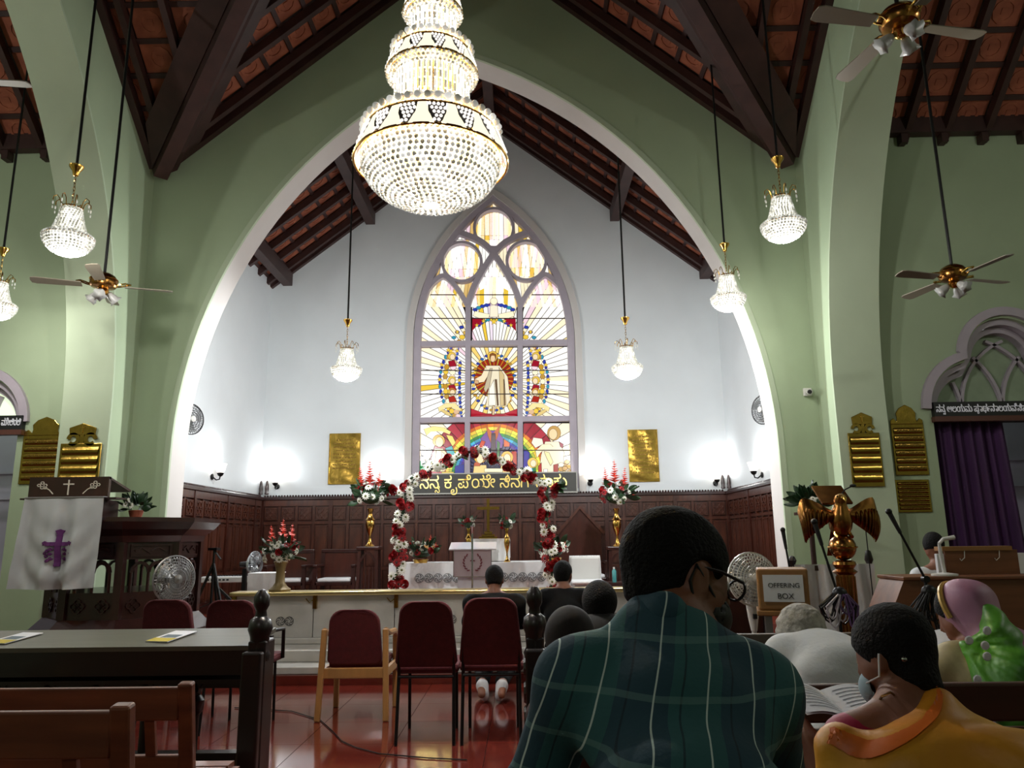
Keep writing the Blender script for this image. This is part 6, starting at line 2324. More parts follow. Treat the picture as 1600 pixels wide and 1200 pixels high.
# boom microphone stands
def boom(lab, Y, foot, elbow, tip, mic=True, thick=.011, spread=.26):
    f_, e_, q_ = P(*foot, Y), P(*elbow, Y), P(*tip, Y)
    t = thing('microphone_stand', lab, 'stand', (f_.x, Y, 0))
    l0 = Vector((f_.x, Y, 0))
    MB().tube([Vector((0, 0, .03)), e_ - l0], thick, 8).obj('pole', IRON, t, smooth=True)
    MB().tube([e_ - l0, q_ - l0], thick * .75, 8).obj('boom_arm', IRON, t, smooth=True)
    MB().cyl(e_ - l0 - Vector((0, .02, 0)), e_ - l0 + Vector((0, .02, 0)), .022, .022, 10).obj('clutch', IRON, t, smooth=True)
    d = (q_ - e_).normalized()
    if mic:
        MB().tube([q_ - l0 - d * .04, q_ - l0 + d * .10], [.012, .017], 8).obj('microphone', BLACK, t, smooth=True)
        MB().sphere(q_ - l0 + d * .11, .021, 10, 8).obj('microphone_grille', IRON, t, smooth=True)
    for k in range(3):
        a = k * 2 * PI / 3 + .4
        MB().tube([(0, 0, .12), (spread * math.cos(a), spread * math.sin(a), .01)], .009, 6).obj('leg', IRON, t, smooth=True)
    return t, l0


boom('thin boom microphone stand leaning left of the eagle lectern', 4.9, (1316, 1000), (1308, 925), (1281, 842))
boom('boom microphone stand leaning over the organ desk', 5.0, (1448, 1000), (1446, 905), (1402, 824))
boom('straight thin microphone stand right of the eagle lectern', 5.95, (1368, 1010), (1366, 950), (1352, 822), False, .006, .12)
boom('short microphone stand beside the chancel arch pillar', 6.1, (1237, 990), (1234, 890), (1227, 850))


def cable_bundle(lab, c, sx, sz, sd, m, n=16):
    t = thing('cable_bundle', lab, 'cables', c)
    rnd = random.Random(sd)
    for k in range(n):
        x = rnd.uniform(-sx, sx)
        y = rnd.uniform(-.05, .05)
        h = rnd.uniform(.6, 1) * sz
        w_ = rnd.uniform(.015, .05)
        MB().tube([(x * .35, y, 0), (x - w_, y, -h * .5), (x - w_ * .5, y, -h * .9), (x, y, -h), (x + w_ * .5, y, -h * .9), (x + w_, y, -h * .5), (x * .35 + .01, y, 0)], .006, 5).obj('cable_loop', m[k % len(m)], t, smooth=True)
    MB().sphere((0, 0, .0), (.05, .04, .045), 10, 6).obj('cable_tie', IRON, t, smooth=True)


cable_bundle('bundle of black and mauve cables hanging at the lectern column', P(1312, 928, 4.88), .10, .20, 5, [IRON, IRON, mat('mauve_cable', (110, 80, 130), .5), mat('pale_cable', (190, 186, 196), .5)], 22)
cable_bundle('tangle of black cables in front of the organ desk', P(1452, 925, 4.88), .09, .26, 6, [IRON, mat('dark_grey_cable', (44, 42, 44), .5)], 20)

# organ desk
ORG_ = mat('teak_veneer', (124, 76, 46), .45, col2=(106, 62, 36), scale=3, stretch=(.5, 5, 5))
zt_ = P(1500, 906, 5.4).z
xl = P(1412, 906, 5.4).x
t = thing('organ_desk', 'teak organ desk at the right under the purple curtain', 'desk', (xl + .7, 5.4, 0))
MB().prism([(0, zt_), (1.4, zt_), (1.4, .06), (-.10, .06), (-.10, zt_ - .2)], lambda x, z: (x - .7, 0, z), lambda x, z: (x - .7, .36, z)).obj('front_panel', ORG_, t)
MB().bb(-.71, .72, -.02, .38, zt_, zt_ + .025).obj('desk_top', ORG_, t, bevel=.006)
u0, u1 = P(1478, 860, 5.6), P(1592, 860, 5.6)
t = thing('music_rest', 'wooden back of the organ music rest on the desk', 'rest', ((u0.x + u1.x) / 2, 5.62, zt_ + .026))
w = (u1.x - u0.x) / 2
MB().bb(-w, w, 0, .02, 0, u0.z - zt_ - .026).obj('back_board', ORG_, t)
MB().bb(-w - .02, w - .04, -.01, .10, u0.z - zt_ - .03, u0.z - zt_).obj('top_ledge', OCH, t)
for sx in (-1, 1):
    MB().bb(sx * (w + .03) - .03, sx * (w + .03) + .02, .0, .03, 0, u0.z - zt_ - .05).obj('white_side', PAPER, t)
for dx in (-.12, .13):
    MB().tube([(dx, -.004, u0.z - zt_ - .03), (dx - .01, -.012, u0.z - zt_ - .08), (dx - .035, -.012, u0.z - zt_ - .10), (dx - .045, -.012, u0.z - zt_ - .085)], .003, 5).obj('paper_clip', PLASTIC, t)
p = P(1478, 904, 5.45)
t = thing('desk_lamp', 'white gooseneck desk lamp standing on the organ desk', 'lamp', (p.x, 5.46, zt_ + .026))
MB().lathe([(0, 0), (.085, 0), (.085, .012), (.02, .022), (0, .022)], (0, 0, 0), 16).obj('base', PLASTIC, t, smooth=True)
MB().tube([(0, 0, .02), (-.01, 0, .15), (-.012, 0, .22)], [.014, .013, .011], 8).obj('stem', PLASTIC, t, smooth=True)
MB().tube([(-.012, 0, .22), (.02, 0, .25), (.1, 0, .262)], [.012, .013, .016], 8).obj('lamp_head', PLASTIC, t, smooth=True)


# ------------------------------------------------------------------ pews on the right
def pew(lab, x0, x1, y, top, m):
    t = thing('pew', lab, 'pew', ((x0 + x1) / 2, y, 0))
    MB().bb(x0, x1, y - .02, y + .015, top - .11, top).obj('top_rail', m, t, W=True, bevel=.008)
    MB().bb(x0, x1, y - .0, y + .025, top - .24, top - .13).obj('back_slat', m, t, W=True, bevel=.006)
    MB().bb(x0, x1, y + .01, y + .035, top - .38, top - .26).obj('back_slat', m, t, W=True, bevel=.006)
    MB().bb(x0, x1, y + .05, y + .46, .385, .42).obj('seat', m, t, W=True, bevel=.008)
    for x in (x0 + .02, x1 - .02):
        MB().bb(x - .02, x + .02, y - .03, y + .46, 0, .62).obj('end_panel', m, t, W=True)
        MB().bb(x - .02, x + .02, y - .035, y + .03, .6, top + .005).obj('end_post', m, t, W=True)
    return t


PEWB = mat('dark_red_pew_wood', (74, 38, 28), .4, var=.25, scale=4, stretch=(.5, 5, 5), coat=.1)
pew('dark pew behind the white-shirted man, its back to the camera', .10, 3.3, 2.45, P(1400, 1068, 2.44).z, PEWB)
pew('grey-brown pew in front of the white-shirted man', .12, 3.3, 3.85, P(1195, 990, 3.84).z, mat('grey_brown_pew_wood', (92, 80, 68), .45, var=.2, scale=4, stretch=(.5, 5, 5)))
pew('pew on which the plaid-shirted man sits', -.45, 3.3, .72, .84, PEWB)
# ------------------------------------------------------------------ people: smooth bodies from blended solids
def _cap(p0, p1, r0, r1):
    p0, p1 = np.array(p0, float), np.array(p1, float)

    def f(X):
        d = p1 - p0
        t = np.clip(((X - p0) @ d) / max(d @ d, 1e-9), 0, 1)
        return np.linalg.norm(X - p0 - t[:, None] * d, axis=1) - (r0 + (r1 - r0) * t)
    lo = np.minimum(p0 - r0, p1 - r1)
    hi = np.maximum(p0 + r0, p1 + r1)
    return f, lo, hi


def _ell(c, r, A=None):
    """ellipsoid, A rows = its axes"""
    c, r = np.array(c, float), np.array(r, float)
    A = np.eye(3) if A is None else np.array(A, float)

    def f(X):
        q = (X - c) @ A.T
        k0 = np.linalg.norm(q / r, axis=1)
        k1 = np.linalg.norm(q / (r * r), axis=1)
        return k0 * (k0 - 1) / np.maximum(k1, 1e-9)
    m = r.max()
    return f, c - m, c + m


def sdf_mb(prims, vox, k=.03, cuts=(), fold=None):
    """prims: list of solids blended with radius k; cuts: functions to subtract; fold: extra surface offset"""
    lo = np.min([p[1] for p in prims], axis=0) - vox * 3
    hi = np.max([p[2] for p in prims], axis=0) + vox * 3
    n = np.ceil((hi - lo) / vox).astype(int) + 1
    ax = [lo[i] + vox * np.arange(n[i]) for i in range(3)]
    G_ = np.stack(np.meshgrid(*ax, indexing='ij'), -1).reshape(-1, 3)
    F = None
    for f, a, b in prims:
        d = f(G_)
        if F is None:
            F = d
        else:
            h = np.clip(.5 + .5 * (F - d) / k, 0, 1)
            F = F * (1 - h) + d * h - k * h * (1 - h)
    for c in cuts:
        d = -c(G_)
        kk = .006
        h = np.clip(.5 - .5 * (F - d) / kk, 0, 1)
        F = F * (1 - h) + d * h + kk * h * (1 - h)
    if fold is not None:
        F = F + fold(G_)
    F = F.reshape(n)
    # surface nets
    S = F < 0
    c8 = [S[i:n[0] - 1 + i, j:n[1] - 1 + j, l:n[2] - 1 + l] for i in (0, 1) for j in (0, 1) for l in (0, 1)]
    cnt = sum(c.astype(int) for c in c8)
    act = (cnt > 0) & (cnt < 8)
    idx = np.argwhere(act)
    vid = -np.ones(act.shape, int)
    vid[tuple(idx.T)] = np.arange(len(idx))
    acc = np.zeros((len(idx), 3))
    num = np.zeros(len(idx))
    cor = [(i, j, l) for i in (0, 1) for j in (0, 1) for l in (0, 1)]
    for a in cor:
        for b in cor:
            if sum(b) - sum(a) == 1 and sum(abs(b[q] - a[q]) for q in range(3)) == 1:
                fa = F[idx[:, 0] + a[0], idx[:, 1] + a[1], idx[:, 2] + a[2]]
                fb = F[idx[:, 0] + b[0], idx[:, 1] + b[1], idx[:, 2] + b[2]]
                m = (fa < 0) != (fb < 0)
                t = np.where(m, fa / np.where(m, fa - fb, 1), 0)
                pa = np.array(a) + t[:, None] * (np.array(b) - np.array(a))
                acc[m] += pa[m]
                num[m] += 1
    V = lo + vox * (idx + acc / num[:, None])
    faces = []
    for d in range(3):
        o1, o2 = [q for q in range(3) if q != d]
        sl0 = [slice(None)] * 3
        sl1 = [slice(None)] * 3
        sl0[d] = slice(0, n[d] - 1)
        sl1[d] = slice(1, n[d])
        ch_ = S[tuple(sl0)] != S[tuple(sl1)]
        e = np.argwhere(ch_)
        e = e[(e[:, o1] > 0) & (e[:, o2] > 0) & (e[:, o1] < n[o1] - 1) & (e[:, o2] < n[o2] - 1)]
        q = []
        for (a, b) in ((0, 0), (1, 0), (1, 1), (0, 1)):
            g = e.copy()
            g[:, o1] -= a
            g[:, o2] -= b
            q.append(vid[tuple(g.T)])
        faces.append(np.stack(q, 1))
    Fc = np.concatenate(faces)
    mb = MB()
    mb.v = [tuple(v) for v in V]
    mb.f = [tuple(int(x) for x in f) for f in Fc]
    mb.m = [0] * len(mb.f)
    return mb


V3 = lambda *a: np.array(a, float)
nrm = lambda v: np.array(v, float) / np.linalg.norm(v)


def head_frame(f, up=(0, 0, 1)):
    f = nrm(f)
    s = nrm(np.cross(f, up))          # the person's right
    u = np.cross(s, f)
    return f, s, u


def head_prims(h, f, s, u, k=1.0):
    A = [f, s, u]
    h = V3(*h)
    E = lambda a, b, c, r: _ell(h + k * (f * a + s * b + u * c), [q * k for q in r], A)
    C = lambda a, b, r0, r1: _cap(h + k * (f * a[0] + s * a[1] + u * a[2]), h + k * (f * b[0] + s * b[1] + u * b[2]), r0 * k, r1 * k)
    pr = [E(-.012, 0, .03, (.098, .075, .088)), E(.028, 0, -.055, (.06, .054, .062)), E(.055, 0, -.01, (.045, .058, .06)),
          C((.088, 0, .012), (.112, 0, -.022), .009, .014), C((.085, -.018, -.062), (.085, .018, -.062), .009, .009), E(.07, 0, -.095, (.022, .024, .02))]
    for sg in (-1, 1):
        pr.append(E(-.008, sg * .078, -.012, (.024, .011, .034)))
        pr.append(E(.035, sg * .05, -.035, (.03, .02, .03)))
    return pr


def ear_cuts(h, f, s, u, k=1.0):
    h = V3(*h)
    return [_ell(h + k * (f * -.002 + s * sg * .092 + u * -.01), [.012 * k, .009 * k, .02 * k], [f, s, u])[0] for sg in (-1, 1)]


def limb(*pts):
    """pts: (point, radius) chain"""
    return [_cap(pts[i][0], pts[i + 1][0], pts[i][1], pts[i + 1][1]) for i in range(len(pts) - 1)]


def hand(w, d, side, k=1.0):
    """palm and five unequal bent fingers; w wrist, d pointing direction, side = thumb side"""
    w, d, side = V3(*w), nrm(d), nrm(side)
    nn = nrm(np.cross(d, side))
    pr = [_cap(w, w + d * .075 * k, .03 * k, .034 * k)]
    for i, l in enumerate((.062, .072, .068, .052)):
        b = w + d * .085 * k + side * (.03 - .02 * i) * k
        m = b + d * l * .55 * k + nn * .008
        pr += [_cap(b, m, .0095 * k, .009 * k), _cap(m, m + (d * .6 + nn * .6) * l * .5 * k, .009 * k, .008 * k)]
    tb = w + d * .03 * k + side * .032 * k
    pr += [_cap(tb, tb + (d * .6 + side * .6) * .04 * k, .012 * k, .01 * k), _cap(tb + (d * .6 + side * .6) * .04 * k, tb + (d * .95 + side * .5) * .07 * k, .01 * k, .009 * k)]
    return pr


SKIN = mat('brown_skin', (128, 80, 58), .55, var=.12, scale=20)
HAIR = mat('black_hair', (11, 9, 9), .8, var=.4, scale=60, bump=.5, bscale=130, spec=.25)
GREYHAIR = mat('grey_white_hair', (176, 170, 158), .75, var=.4, scale=50, bump=.4, bscale=60)


def person(lab, J, parts, vox=.014, skin=SKIN, hk=1.0):
    """J: joints. parts: extra (name, material, prims, k, cuts, fold, vox). The body is one skinned mesh."""
    t = thing('person', lab, 'person', (J['pelvis'][0], J['pelvis'][1], 0))
    f, s, u = head_frame(J['face'], J.get('up', (0, 0, 1)))
    h = V3(*J['head'])
    pr = head_prims(h, f, s, u, hk)
    nb = V3(*J['neck'])
    pr += limb((h - u * .05 * hk - f * .03 * hk, .052 * hk), (nb, .056 * hk))
    pr += limb((nb, .06), (V3(*J['chest']), .11), (V3(*J['pelvis']), .12))
    for q in 'LR':
        pr += limb((nb, .05), (V3(*J['sh' + q]), .05), (V3(*J['el' + q]), .04), (V3(*J['ha' + q]), .03))
        d = V3(*J['ha' + q]) - V3(*J['el' + q])
        pr += hand(J['ha' + q], d, nrm(V3(*J['chest']) - V3(*J['ha' + q])) * .5 + V3(0, 0, .5), 1.0)
        hip = V3(*J['pelvis']) + (V3(-.09, 0, -.02) if q == 'L' else V3(.09, 0, -.02))
        pr += limb((hip, .085), (V3(*J['kn' + q]), .055), (V3(*J['ft' + q]), .04))
        pr += limb((V3(*J['ft' + q]), .04), (V3(*J['ft' + q]) + V3(*J.get('toe', (0, .16, -.03))), .03))
    sdf_mb(pr, vox, .022, ear_cuts(h, f, s, u, hk)).obj('body', skin, t, smooth='all', W=True)
    for nm, m, prims, k, cuts, fold, vx in parts:
        sdf_mb(prims, vx, k, cuts, fold).obj(nm, m, t, smooth='all', W=True)
    return t, (f, s, u, h)


def short_hair(h, f, s, u, k=1.0, grow=.010, fr=.05, low=-.045):
    h = V3(*h)
    pr = [_ell(h + k * (f * -.014 + u * .032), [(.100 + grow) * k, (.077 + grow) * k, (.09 + grow) * k], [f, s, u]), _ell(h + k * (f * -.05 + u * -.03), [.055 * k, .066 * k, .06 * k], [f, s, u])]
    cut = lambda X: ((X - h) @ (u * .80 - f * .75)) - (-.032 * k)
    nape = lambda X: ((X - h) @ u) - (low - .02) * k
    return pr, [cut, nape]


def trousers(J, r=.03):
    pr = []
    pv = V3(*J['pelvis'])
    pr.append(_ell(pv, [.18, .15, .13]))
    for q in 'LR':
        hip = pv + (V3(-.09, 0, -.02) if q == 'L' else V3(.09, 0, -.02))
        pr += limb((hip, .105), (V3(*J['kn' + q]), .075), (V3(*J['ft' + q]) + V3(0, 0, .05), .06))
    return pr


# ---------- materials of clothes
def plaid():
    m = bpy.data.materials.new('teal_plaid_cotton')
    m.use_nodes = True
    nt = m.node_tree
    b = nt.nodes['Principled BSDF']
    b.inputs['Roughness'].default_value = .85
    tc = nt.nodes.new('ShaderNodeTexCoord')
    sp_ = nt.nodes.new('ShaderNodeSeparateXYZ')
    nt.links.new(tc.outputs['Object'], sp_.inputs[0])

    def math_(op, a, bv=None, c=None):
        n = nt.nodes.new('ShaderNodeMath')
        n.operation = op
        for i, v in enumerate((a, bv, c)):
            if v is None:
                continue
            if isinstance(v, (int, float)):
                n.inputs[i].default_value = v
            else:
                nt.links.new(v, n.inputs[i])
        return n.outputs[0]
    no = nt.nodes.new('ShaderNodeTexNoise')
    no.inputs['Scale'].default_value = 6
    nt.links.new(tc.outputs['Object'], no.inputs['Vector'])
    wob = math_('MULTIPLY', math_('SUBTRACT', no.outputs['Fac'], .5), .016)
    zc = math_('SUBTRACT', sp_.outputs['Z'], 1.0)
    xs = math_('ADD', math_('SUBTRACT', sp_.outputs['X'], math_('MULTIPLY', zc, .34)), wob)
    zs = math_('ADD', math_('ADD', sp_.outputs['Z'], math_('MULTIPLY', sp_.outputs['X'], .04)), wob)

    def line(v, period, off, wd):
        fr = math_('FRACT', math_('ADD', math_('DIVIDE', v, period), off))
        return math_('LESS_THAN', math_('ABSOLUTE', math_('SUBTRACT', fr, .5)), wd)
    white = line(xs, .083, .18, .017)
    band = line(zs, .079, .30, .065)
    dark = line(xs, .083, .68, .02)
    n2 = nt.nodes.new('ShaderNodeTexNoise')
    n2.inputs['Scale'].default_value = 90
    nt.links.new(tc.outputs['Object'], n2.inputs['Vector'])

    def mix(a, bcol, fac):
        n = nt.nodes.new('ShaderNodeMix')
        n.data_type = 'RGBA'
        if isinstance(a, tuple):
            n.inputs['A'].default_value = a
        else:
            nt.links.new(a, n.inputs['A'])
        n.inputs['B'].default_value = bcol
        if isinstance(fac, float):
            n.inputs['Factor'].default_value = fac
        else:
            nt.links.new(fac, n.inputs['Factor'])
        return n.outputs['Result']
    base = mix(rgb(44, 92, 94), rgb(34, 68, 82), math_('LESS_THAN', math_('FRACT', math_('ADD', math_('DIVIDE', xs, .166), .2)), .5))
    c = mix(base, rgb(18, 34, 46), math_('MULTIPLY', dark, .7))
    c = mix(c, rgb(120, 158, 152), math_('MULTIPLY', band, .3))
    c = mix(c, rgb(205, 222, 216), math_('MULTIPLY', white, .9))
    nt.links.new(c, b.inputs['Base Color'])
    bp = nt.nodes.new('ShaderNodeBump')
    bp.inputs['Strength'].default_value = .25
    bp.inputs['Distance'].default_value = .004
    nt.links.new(n2.outputs['Fac'], bp.inputs['Height'])
    nt.links.new(bp.outputs['Normal'], b.inputs['Normal'])
    return m


PLAID = plaid()
NAVYT = mat('dark_trousers', (24, 26, 34), .8)
SUIT = mat('black_suit_cloth', (9, 9, 11), .8, spec=.2)
WSHIRT = mat('white_shirt_cotton', (205, 208, 210), .8, bump=.1, bscale=60)


def wrinkle(amp, sc, seed=0):
    rnd = np.random.default_rng(seed)
    K = rnd.normal(size=(5, 3)) * sc
    ph = rnd.uniform(0, 6, 5)
    return lambda X: amp * np.sin(X @ K.T + ph).sum(1) / 3


# ---------- man in the plaid shirt
HM = (.298, 1.50, 1.205)
J = dict(pelvis=(.24, 1.06, .57), chest=(.245, 1.34, .94), neck=(.268, 1.44, 1.13), head=HM, face=(.88, .36, -.28), up=(.10, .15, 1), shL=(.088, 1.40, 1.04), shR=(.412, 1.41, 1.02), elL=(.005, 1.50, .80), elR=(.462, 1.52, .80), haL=(.14, 1.68, .66), haR=(.33, 1.68, .66), knL=(.13, 1.55, .50), knR=(.36, 1.55, .50), ftL=(.12, 1.62, .07), ftR=(.37, 1.62, .07))
f, s, u = head_frame(J['face'], J['up'])
hp, hc = short_hair(HM, f, s, u, 1.0, .012)
hc += [_ell(V3(*HM) + f * .012 + s * sg * .085 + u * -.02, (.045, .03, .05), [f, s, u])[0] for sg in (-1, 1)]
nbk = V3(*J['neck'])
shirt = [_ell((.24, 1.08, .60), (.20, .16, .16)), _ell((.245, 1.22, .80), (.185, .135, .20)), _ell((.248, 1.345, .97), (.165, .105, .125))]
shirt += limb((V3(.12, 1.40, 1.025), .068), (V3(.385, 1.41, 1.01), .068))
for q in 'LR':
    shirt += limb((nbk + V3(0, -.005, -.03), .060), (V3(*J['sh' + q]) + V3(0, 0, -.005), .060), (V3(*J['el' + q]), .055), (V3(*J['ha' + q]) * .75 + V3(*J['el' + q]) * .25, .045))
shirt += [_cap(nbk + V3(-.02, -.025, -.015), V3(.24, 1.37, 1.01), .048, .09), _cap(nbk + V3(-.055, -.01, -.01), nbk + V3(.015, -.02, -.03), .036, .036)]
collar = limb((nbk + V3(-.05, -.005, .012), .036), (nbk + V3(-.015, -.042, .018), .034), (nbk + V3(.04, -.02, -.03), .034))
person('man in a teal plaid shirt seen from behind, head bowed', J, [
    ('shirt', PLAID, shirt, .05, (), wrinkle(.0035, 22, 1), .0095),
    ('shirt_collar', PLAID, collar, .02, (), None, .007),
    ('hair', HAIR, hp, .02, hc, wrinkle(.0012, 160, 2), .006),
    ('trousers', NAVYT, trousers(J), .04, (), None, .016),
], .0085)
man = [o for o in bpy.data.objects if o.name.startswith('person')][-1]
hv = Vector(HM)
fv, sv, uv = Vector(f), Vector(s), Vector(u)
LF = lambda a, b, c: hv + fv * a + sv * b + uv * c
# face mask with ear loop, spectacles
mback = lambda X: ((X - V3(*HM)) @ f) - .004
mk = sdf_mb([_ell(V3(*LF(.032, 0, -.058)), (.09, .070, .060), [f, s, u])], .006, .02, [_ell(V3(*LF(.022, 0, -.058)), (.086, .0645, .075), [f, s, u])[0], mback])
mk.obj('face_mask', BLACK, man, smooth='all', W=True)
MB().tube([LF(.05, .064, -.04), LF(.02, .076, -.018), LF(-.022, .088, .012), LF(-.032, .088, -.02), LF(-.012, .08, -.052), LF(.04, .066, -.085)], .003, 6).obj('mask_loop', BLACK, man, smooth=True, W=True)
FRAME = mat('dark_spectacle_frame', (22, 18, 18), .3)
for sg in (1, -1):
    MB().tube([LF(-.01, sg * .083, .012), LF(.04, sg * .078, .016), LF(.1, sg * .066, .012)], .003, 6).obj('spectacle_temple', FRAME, man, smooth=True, W=True)
    MB().tube([LF(.112, sg * (.034 + .026 * math.cos(i * PI / 8)), .002 + .02 * math.sin(i * PI / 8)) for i in range(16)], .0028, 5, closed=True).obj('spectacle_rim', FRAME, man, smooth=True, W=True)
    MB().sphere(LF(.082, sg * .033, .004), (.012, .012, .012), 10, 8).obj('eye', PAPER, man, smooth=True, W=True)
MB().tube([LF(.113, -.008, .004), LF(.116, 0, .007), LF(.113, .008, .004)], .0025, 5).obj('spectacle_bridge', FRAME, man, smooth=True, W=True)

# ---------- woman in the yellow sari
HY = (.862, 1.86, 1.005)
J = dict(pelvis=(.86, 1.50, .56), chest=(.86, 1.70, .77), neck=(.848, 1.80, .895), head=HY, face=(-.50, .80, -.33), up=(-.05, .2, 1), shL=(.725, 1.79, .84), shR=(.965, 1.76, .83), elL=(.735, 1.90, .68), elR=(1.0, 1.78, .64), haL=(.70, 1.95, .73), haR=(.84, 1.96, .72), knL=(.74, 1.95, .50), knR=(.98, 1.95, .50), ftL=(.74, 2.0, .07), ftR=(.98, 2.0, .07))
f, s, u = head_frame(J['face'], J['up'])
h = V3(*HY)
hp, hc = short_hair(HY, f, s, u, .84, .016, low=-.09)
hp += [_ell(V3(.895, 1.80, .935), (.038, .036, .048)), _cap(V3(.88, 1.80, .97), V3(.90, 1.80, .92), .04, .038), _cap(V3(.895, 1.79, .92), V3(.895, 1.78, .87), .028, .02)]
SARI = None


def sari_mat(name, base, base2, sc, border=None):
    m = mat(name, base, .5, col2=base2, scale=sc, bump=.12, bscale=25)
    return m


YSARI = sari_mat('mustard_silk', (222, 164, 34), (200, 126, 28), 3)
OBORD = mat('orange_silk_border', (214, 104, 24), .45, var=.12, scale=9)
MAGENTA = mat('magenta_blouse', (150, 14, 60), .6)
blouse = limb((V3(.715, 1.79, .835), .058), (V3(.735, 1.88, .69), .05)) + [_ell((.85, 1.73, .76), (.15, .105, .12))] + limb((V3(.73, 1.79, .82), .06), (V3(.97, 1.78, .82), .06))
drape = [_ell((.87, 1.52, .60), (.22, .17, .17)), _ell((.81, 1.68, .735), (.165, .115, .14)), _ell((.95, 1.65, .73), (.165, .12, .17)), _cap(V3(.905, 1.765, .90), V3(1.055, 1.73, .735), .045, .095), _cap(V3(.90, 1.755, .89), V3(.77, 1.69, .80), .042, .07), _cap(V3(1.05, 1.72, .74), V3(1.08, 1.70, .58), .09, .10), _cap(V3(.685, 1.75, .80), V3(.70, 1.72, .60), .05, .07), _cap(V3(.675, 1.735, .835), V3(.685, 1.70, .62), .035, .08), _cap(V3(.68, 1.73, .82), V3(.80, 1.68, .79), .045, .06)]
foldY = lambda X: .005 * np.sin(70 * (X[:, 0] * .5 + X[:, 2] * .85 + .25 * np.sin(5 * X[:, 0]))) + .004 * np.sin(38 * (X[:, 0] - X[:, 2]))
person('woman in a mustard yellow sari with a low hair bun', J, [
    ('hair', HAIR, hp, .02, hc, wrinkle(.0012, 140, 3), .0065),
    ('blouse', MAGENTA, blouse, .03, (), None, .011),
    ('sari', YSARI, drape, .05, (), foldY, .010),
], .0095, hk=.86)
yw = [o for o in bpy.data.objects if o.name.startswith('person')][-1]
bpath = [P(1276, 1134, 1.70), P(1295, 1142, 1.68), P(1330, 1152, 1.655), P(1372, 1152, 1.64), P(1410, 1140, 1.645), P(1440, 1118, 1.665), P(1462, 1090, 1.70), P(1466, 1066, 1.74)]
bp_ = [Vector(q) for q in bez([tuple(p) for p in bpath], 6)]
rb = MB()
nB = len(bp_) - 1


def ribbon(uu, vv):
    i = min(int(uu * nB), nB - 1)
    fr = uu * nB - i
    c = bp_[i].lerp(bp_[i + 1], fr)
    return (c.x, c.y - .012 - .012 * math.sin(vv * PI) + .018 * vv, c.z - .026 + .07 * vv)


rb.grid(ribbon, 60, 8)
ro = rb.obj('sari_border', OBORD, yw, smooth='all', W=True)
sw_ = ro.modifiers.new('wrap', 'SHRINKWRAP')
sw_.target = [c for c in yw.children if c.name.split('.')[0] == 'sari'][0]
sw_.wrap_method = 'NEAREST_SURFACEPOINT'
sw_.wrap_mode = 'ABOVE_SURFACE'
sw_.offset = .005
MB().tube([Vector(V3(*HY) + f * .05 + s * -.062 + u * -.05), Vector(V3(*HY) + s * -.078 + u * -.045 + f * .0), Vector(V3(*HY) + s * -.08 + u * .0 - f * .02)], .0022, 5).obj('mask_loop', PAPER, yw, W=True)
mk = sdf_mb([_ell(h + f * .05 + u * -.06, (.056, .06, .05), [f, s, u])], .006, .02, [_ell(h + f * .03 + u * -.06, (.06, .0565, .058), [f, s, u])[0]])
mk.obj('face_mask', mat('pale_blue_mask', (150, 170, 180), .8), yw, smooth='all', W=True)
MB().tube([P(1372, 1098, 1.80), P(1378, 1088, 1.77), P(1392, 1082, 1.765), P(1402, 1090, 1.77), P(1398, 1104, 1.775)], .003, 6).obj('necklace', mat('dark_gold_chain', (120, 84, 40), .35, .8), yw, W=True)
MB().sphere(P(1413, 1030, 1.765), .006, 8, 6).obj('hair_pin', CHROME, yw, W=True)
# open service book in her hands
bc = P(1308, 1102, 2.02)
t = thing('open_book', 'open white service book held by the yellow sari woman', 'book', bc)
t.rotation_euler = (math.radians(14), math.radians(5), math.radians(8))
for sg in (-1, 1):
    pg = MB().grid(lambda a, b: (sg * .125 * a, -.085 + .17 * b, .022 * math.sin(a * PI * .75)), 8, 2)
    g2 = MB().grid(lambda a, b: (sg * .125 * a, -.085 + .17 * b, .022 * math.sin(a * PI * .75) - .006), 8, 2)
    pg.add(g2.v, g2.f)
    pg.obj('page', PAPER, t, smooth='all')
    for k in range(8):
        MB().grid(lambda a, b: (sg * (.02 + .085 * a), .06 - k * .017 + .004 * b, .022 * math.sin((.02 + .085 * a) / .125 * PI * .75) + .0012), 6, 1).obj('text_line', mat('grey_print', (120, 120, 126), .8), t)

# ---------- old man in the white shirt, bent forward
HW = (1.088, 3.10, .890)
J = dict(pelvis=(1.14, 2.72, .57), chest=(1.13, 2.92, .80), neck=(1.10, 3.05, .865), head=HW, face=(-.35, .80, -.50), up=(-.1, .45, 1), shL=(.99, 3.02, .835), shR=(1.27, 3.0, .80), elL=(.98, 3.2, .66), elR=(1.28, 3.2, .66), haL=(1.08, 3.33, .62), haR=(1.2, 3.33, .62), knL=(1.04, 3.2, .48), knR=(1.26, 3.2, .48), ftL=(1.04, 3.3, .07), ftR=(1.26, 3.3, .07))
f, s, u = head_frame(J['face'], J['up'])
hp, hc = short_hair(HW, f, s, u, .92, .016)
sh_ = [_ell((1.14, 2.74, .60), (.19, .15, .15)), _ell((1.135, 2.87, .76), (.175, .13, .15)), _ell((1.12, 2.96, .85), (.14, .09, .085))]
for q in 'LR':
    sh_ += limb((V3(*J['neck']) + V3(.01, -.03, -.01), .06), (V3(*J['sh' + q]), .068), (V3(*J['el' + q]), .055), (V3(*J['ha' + q]) * .6 + V3(*J['el' + q]) * .4, .045))
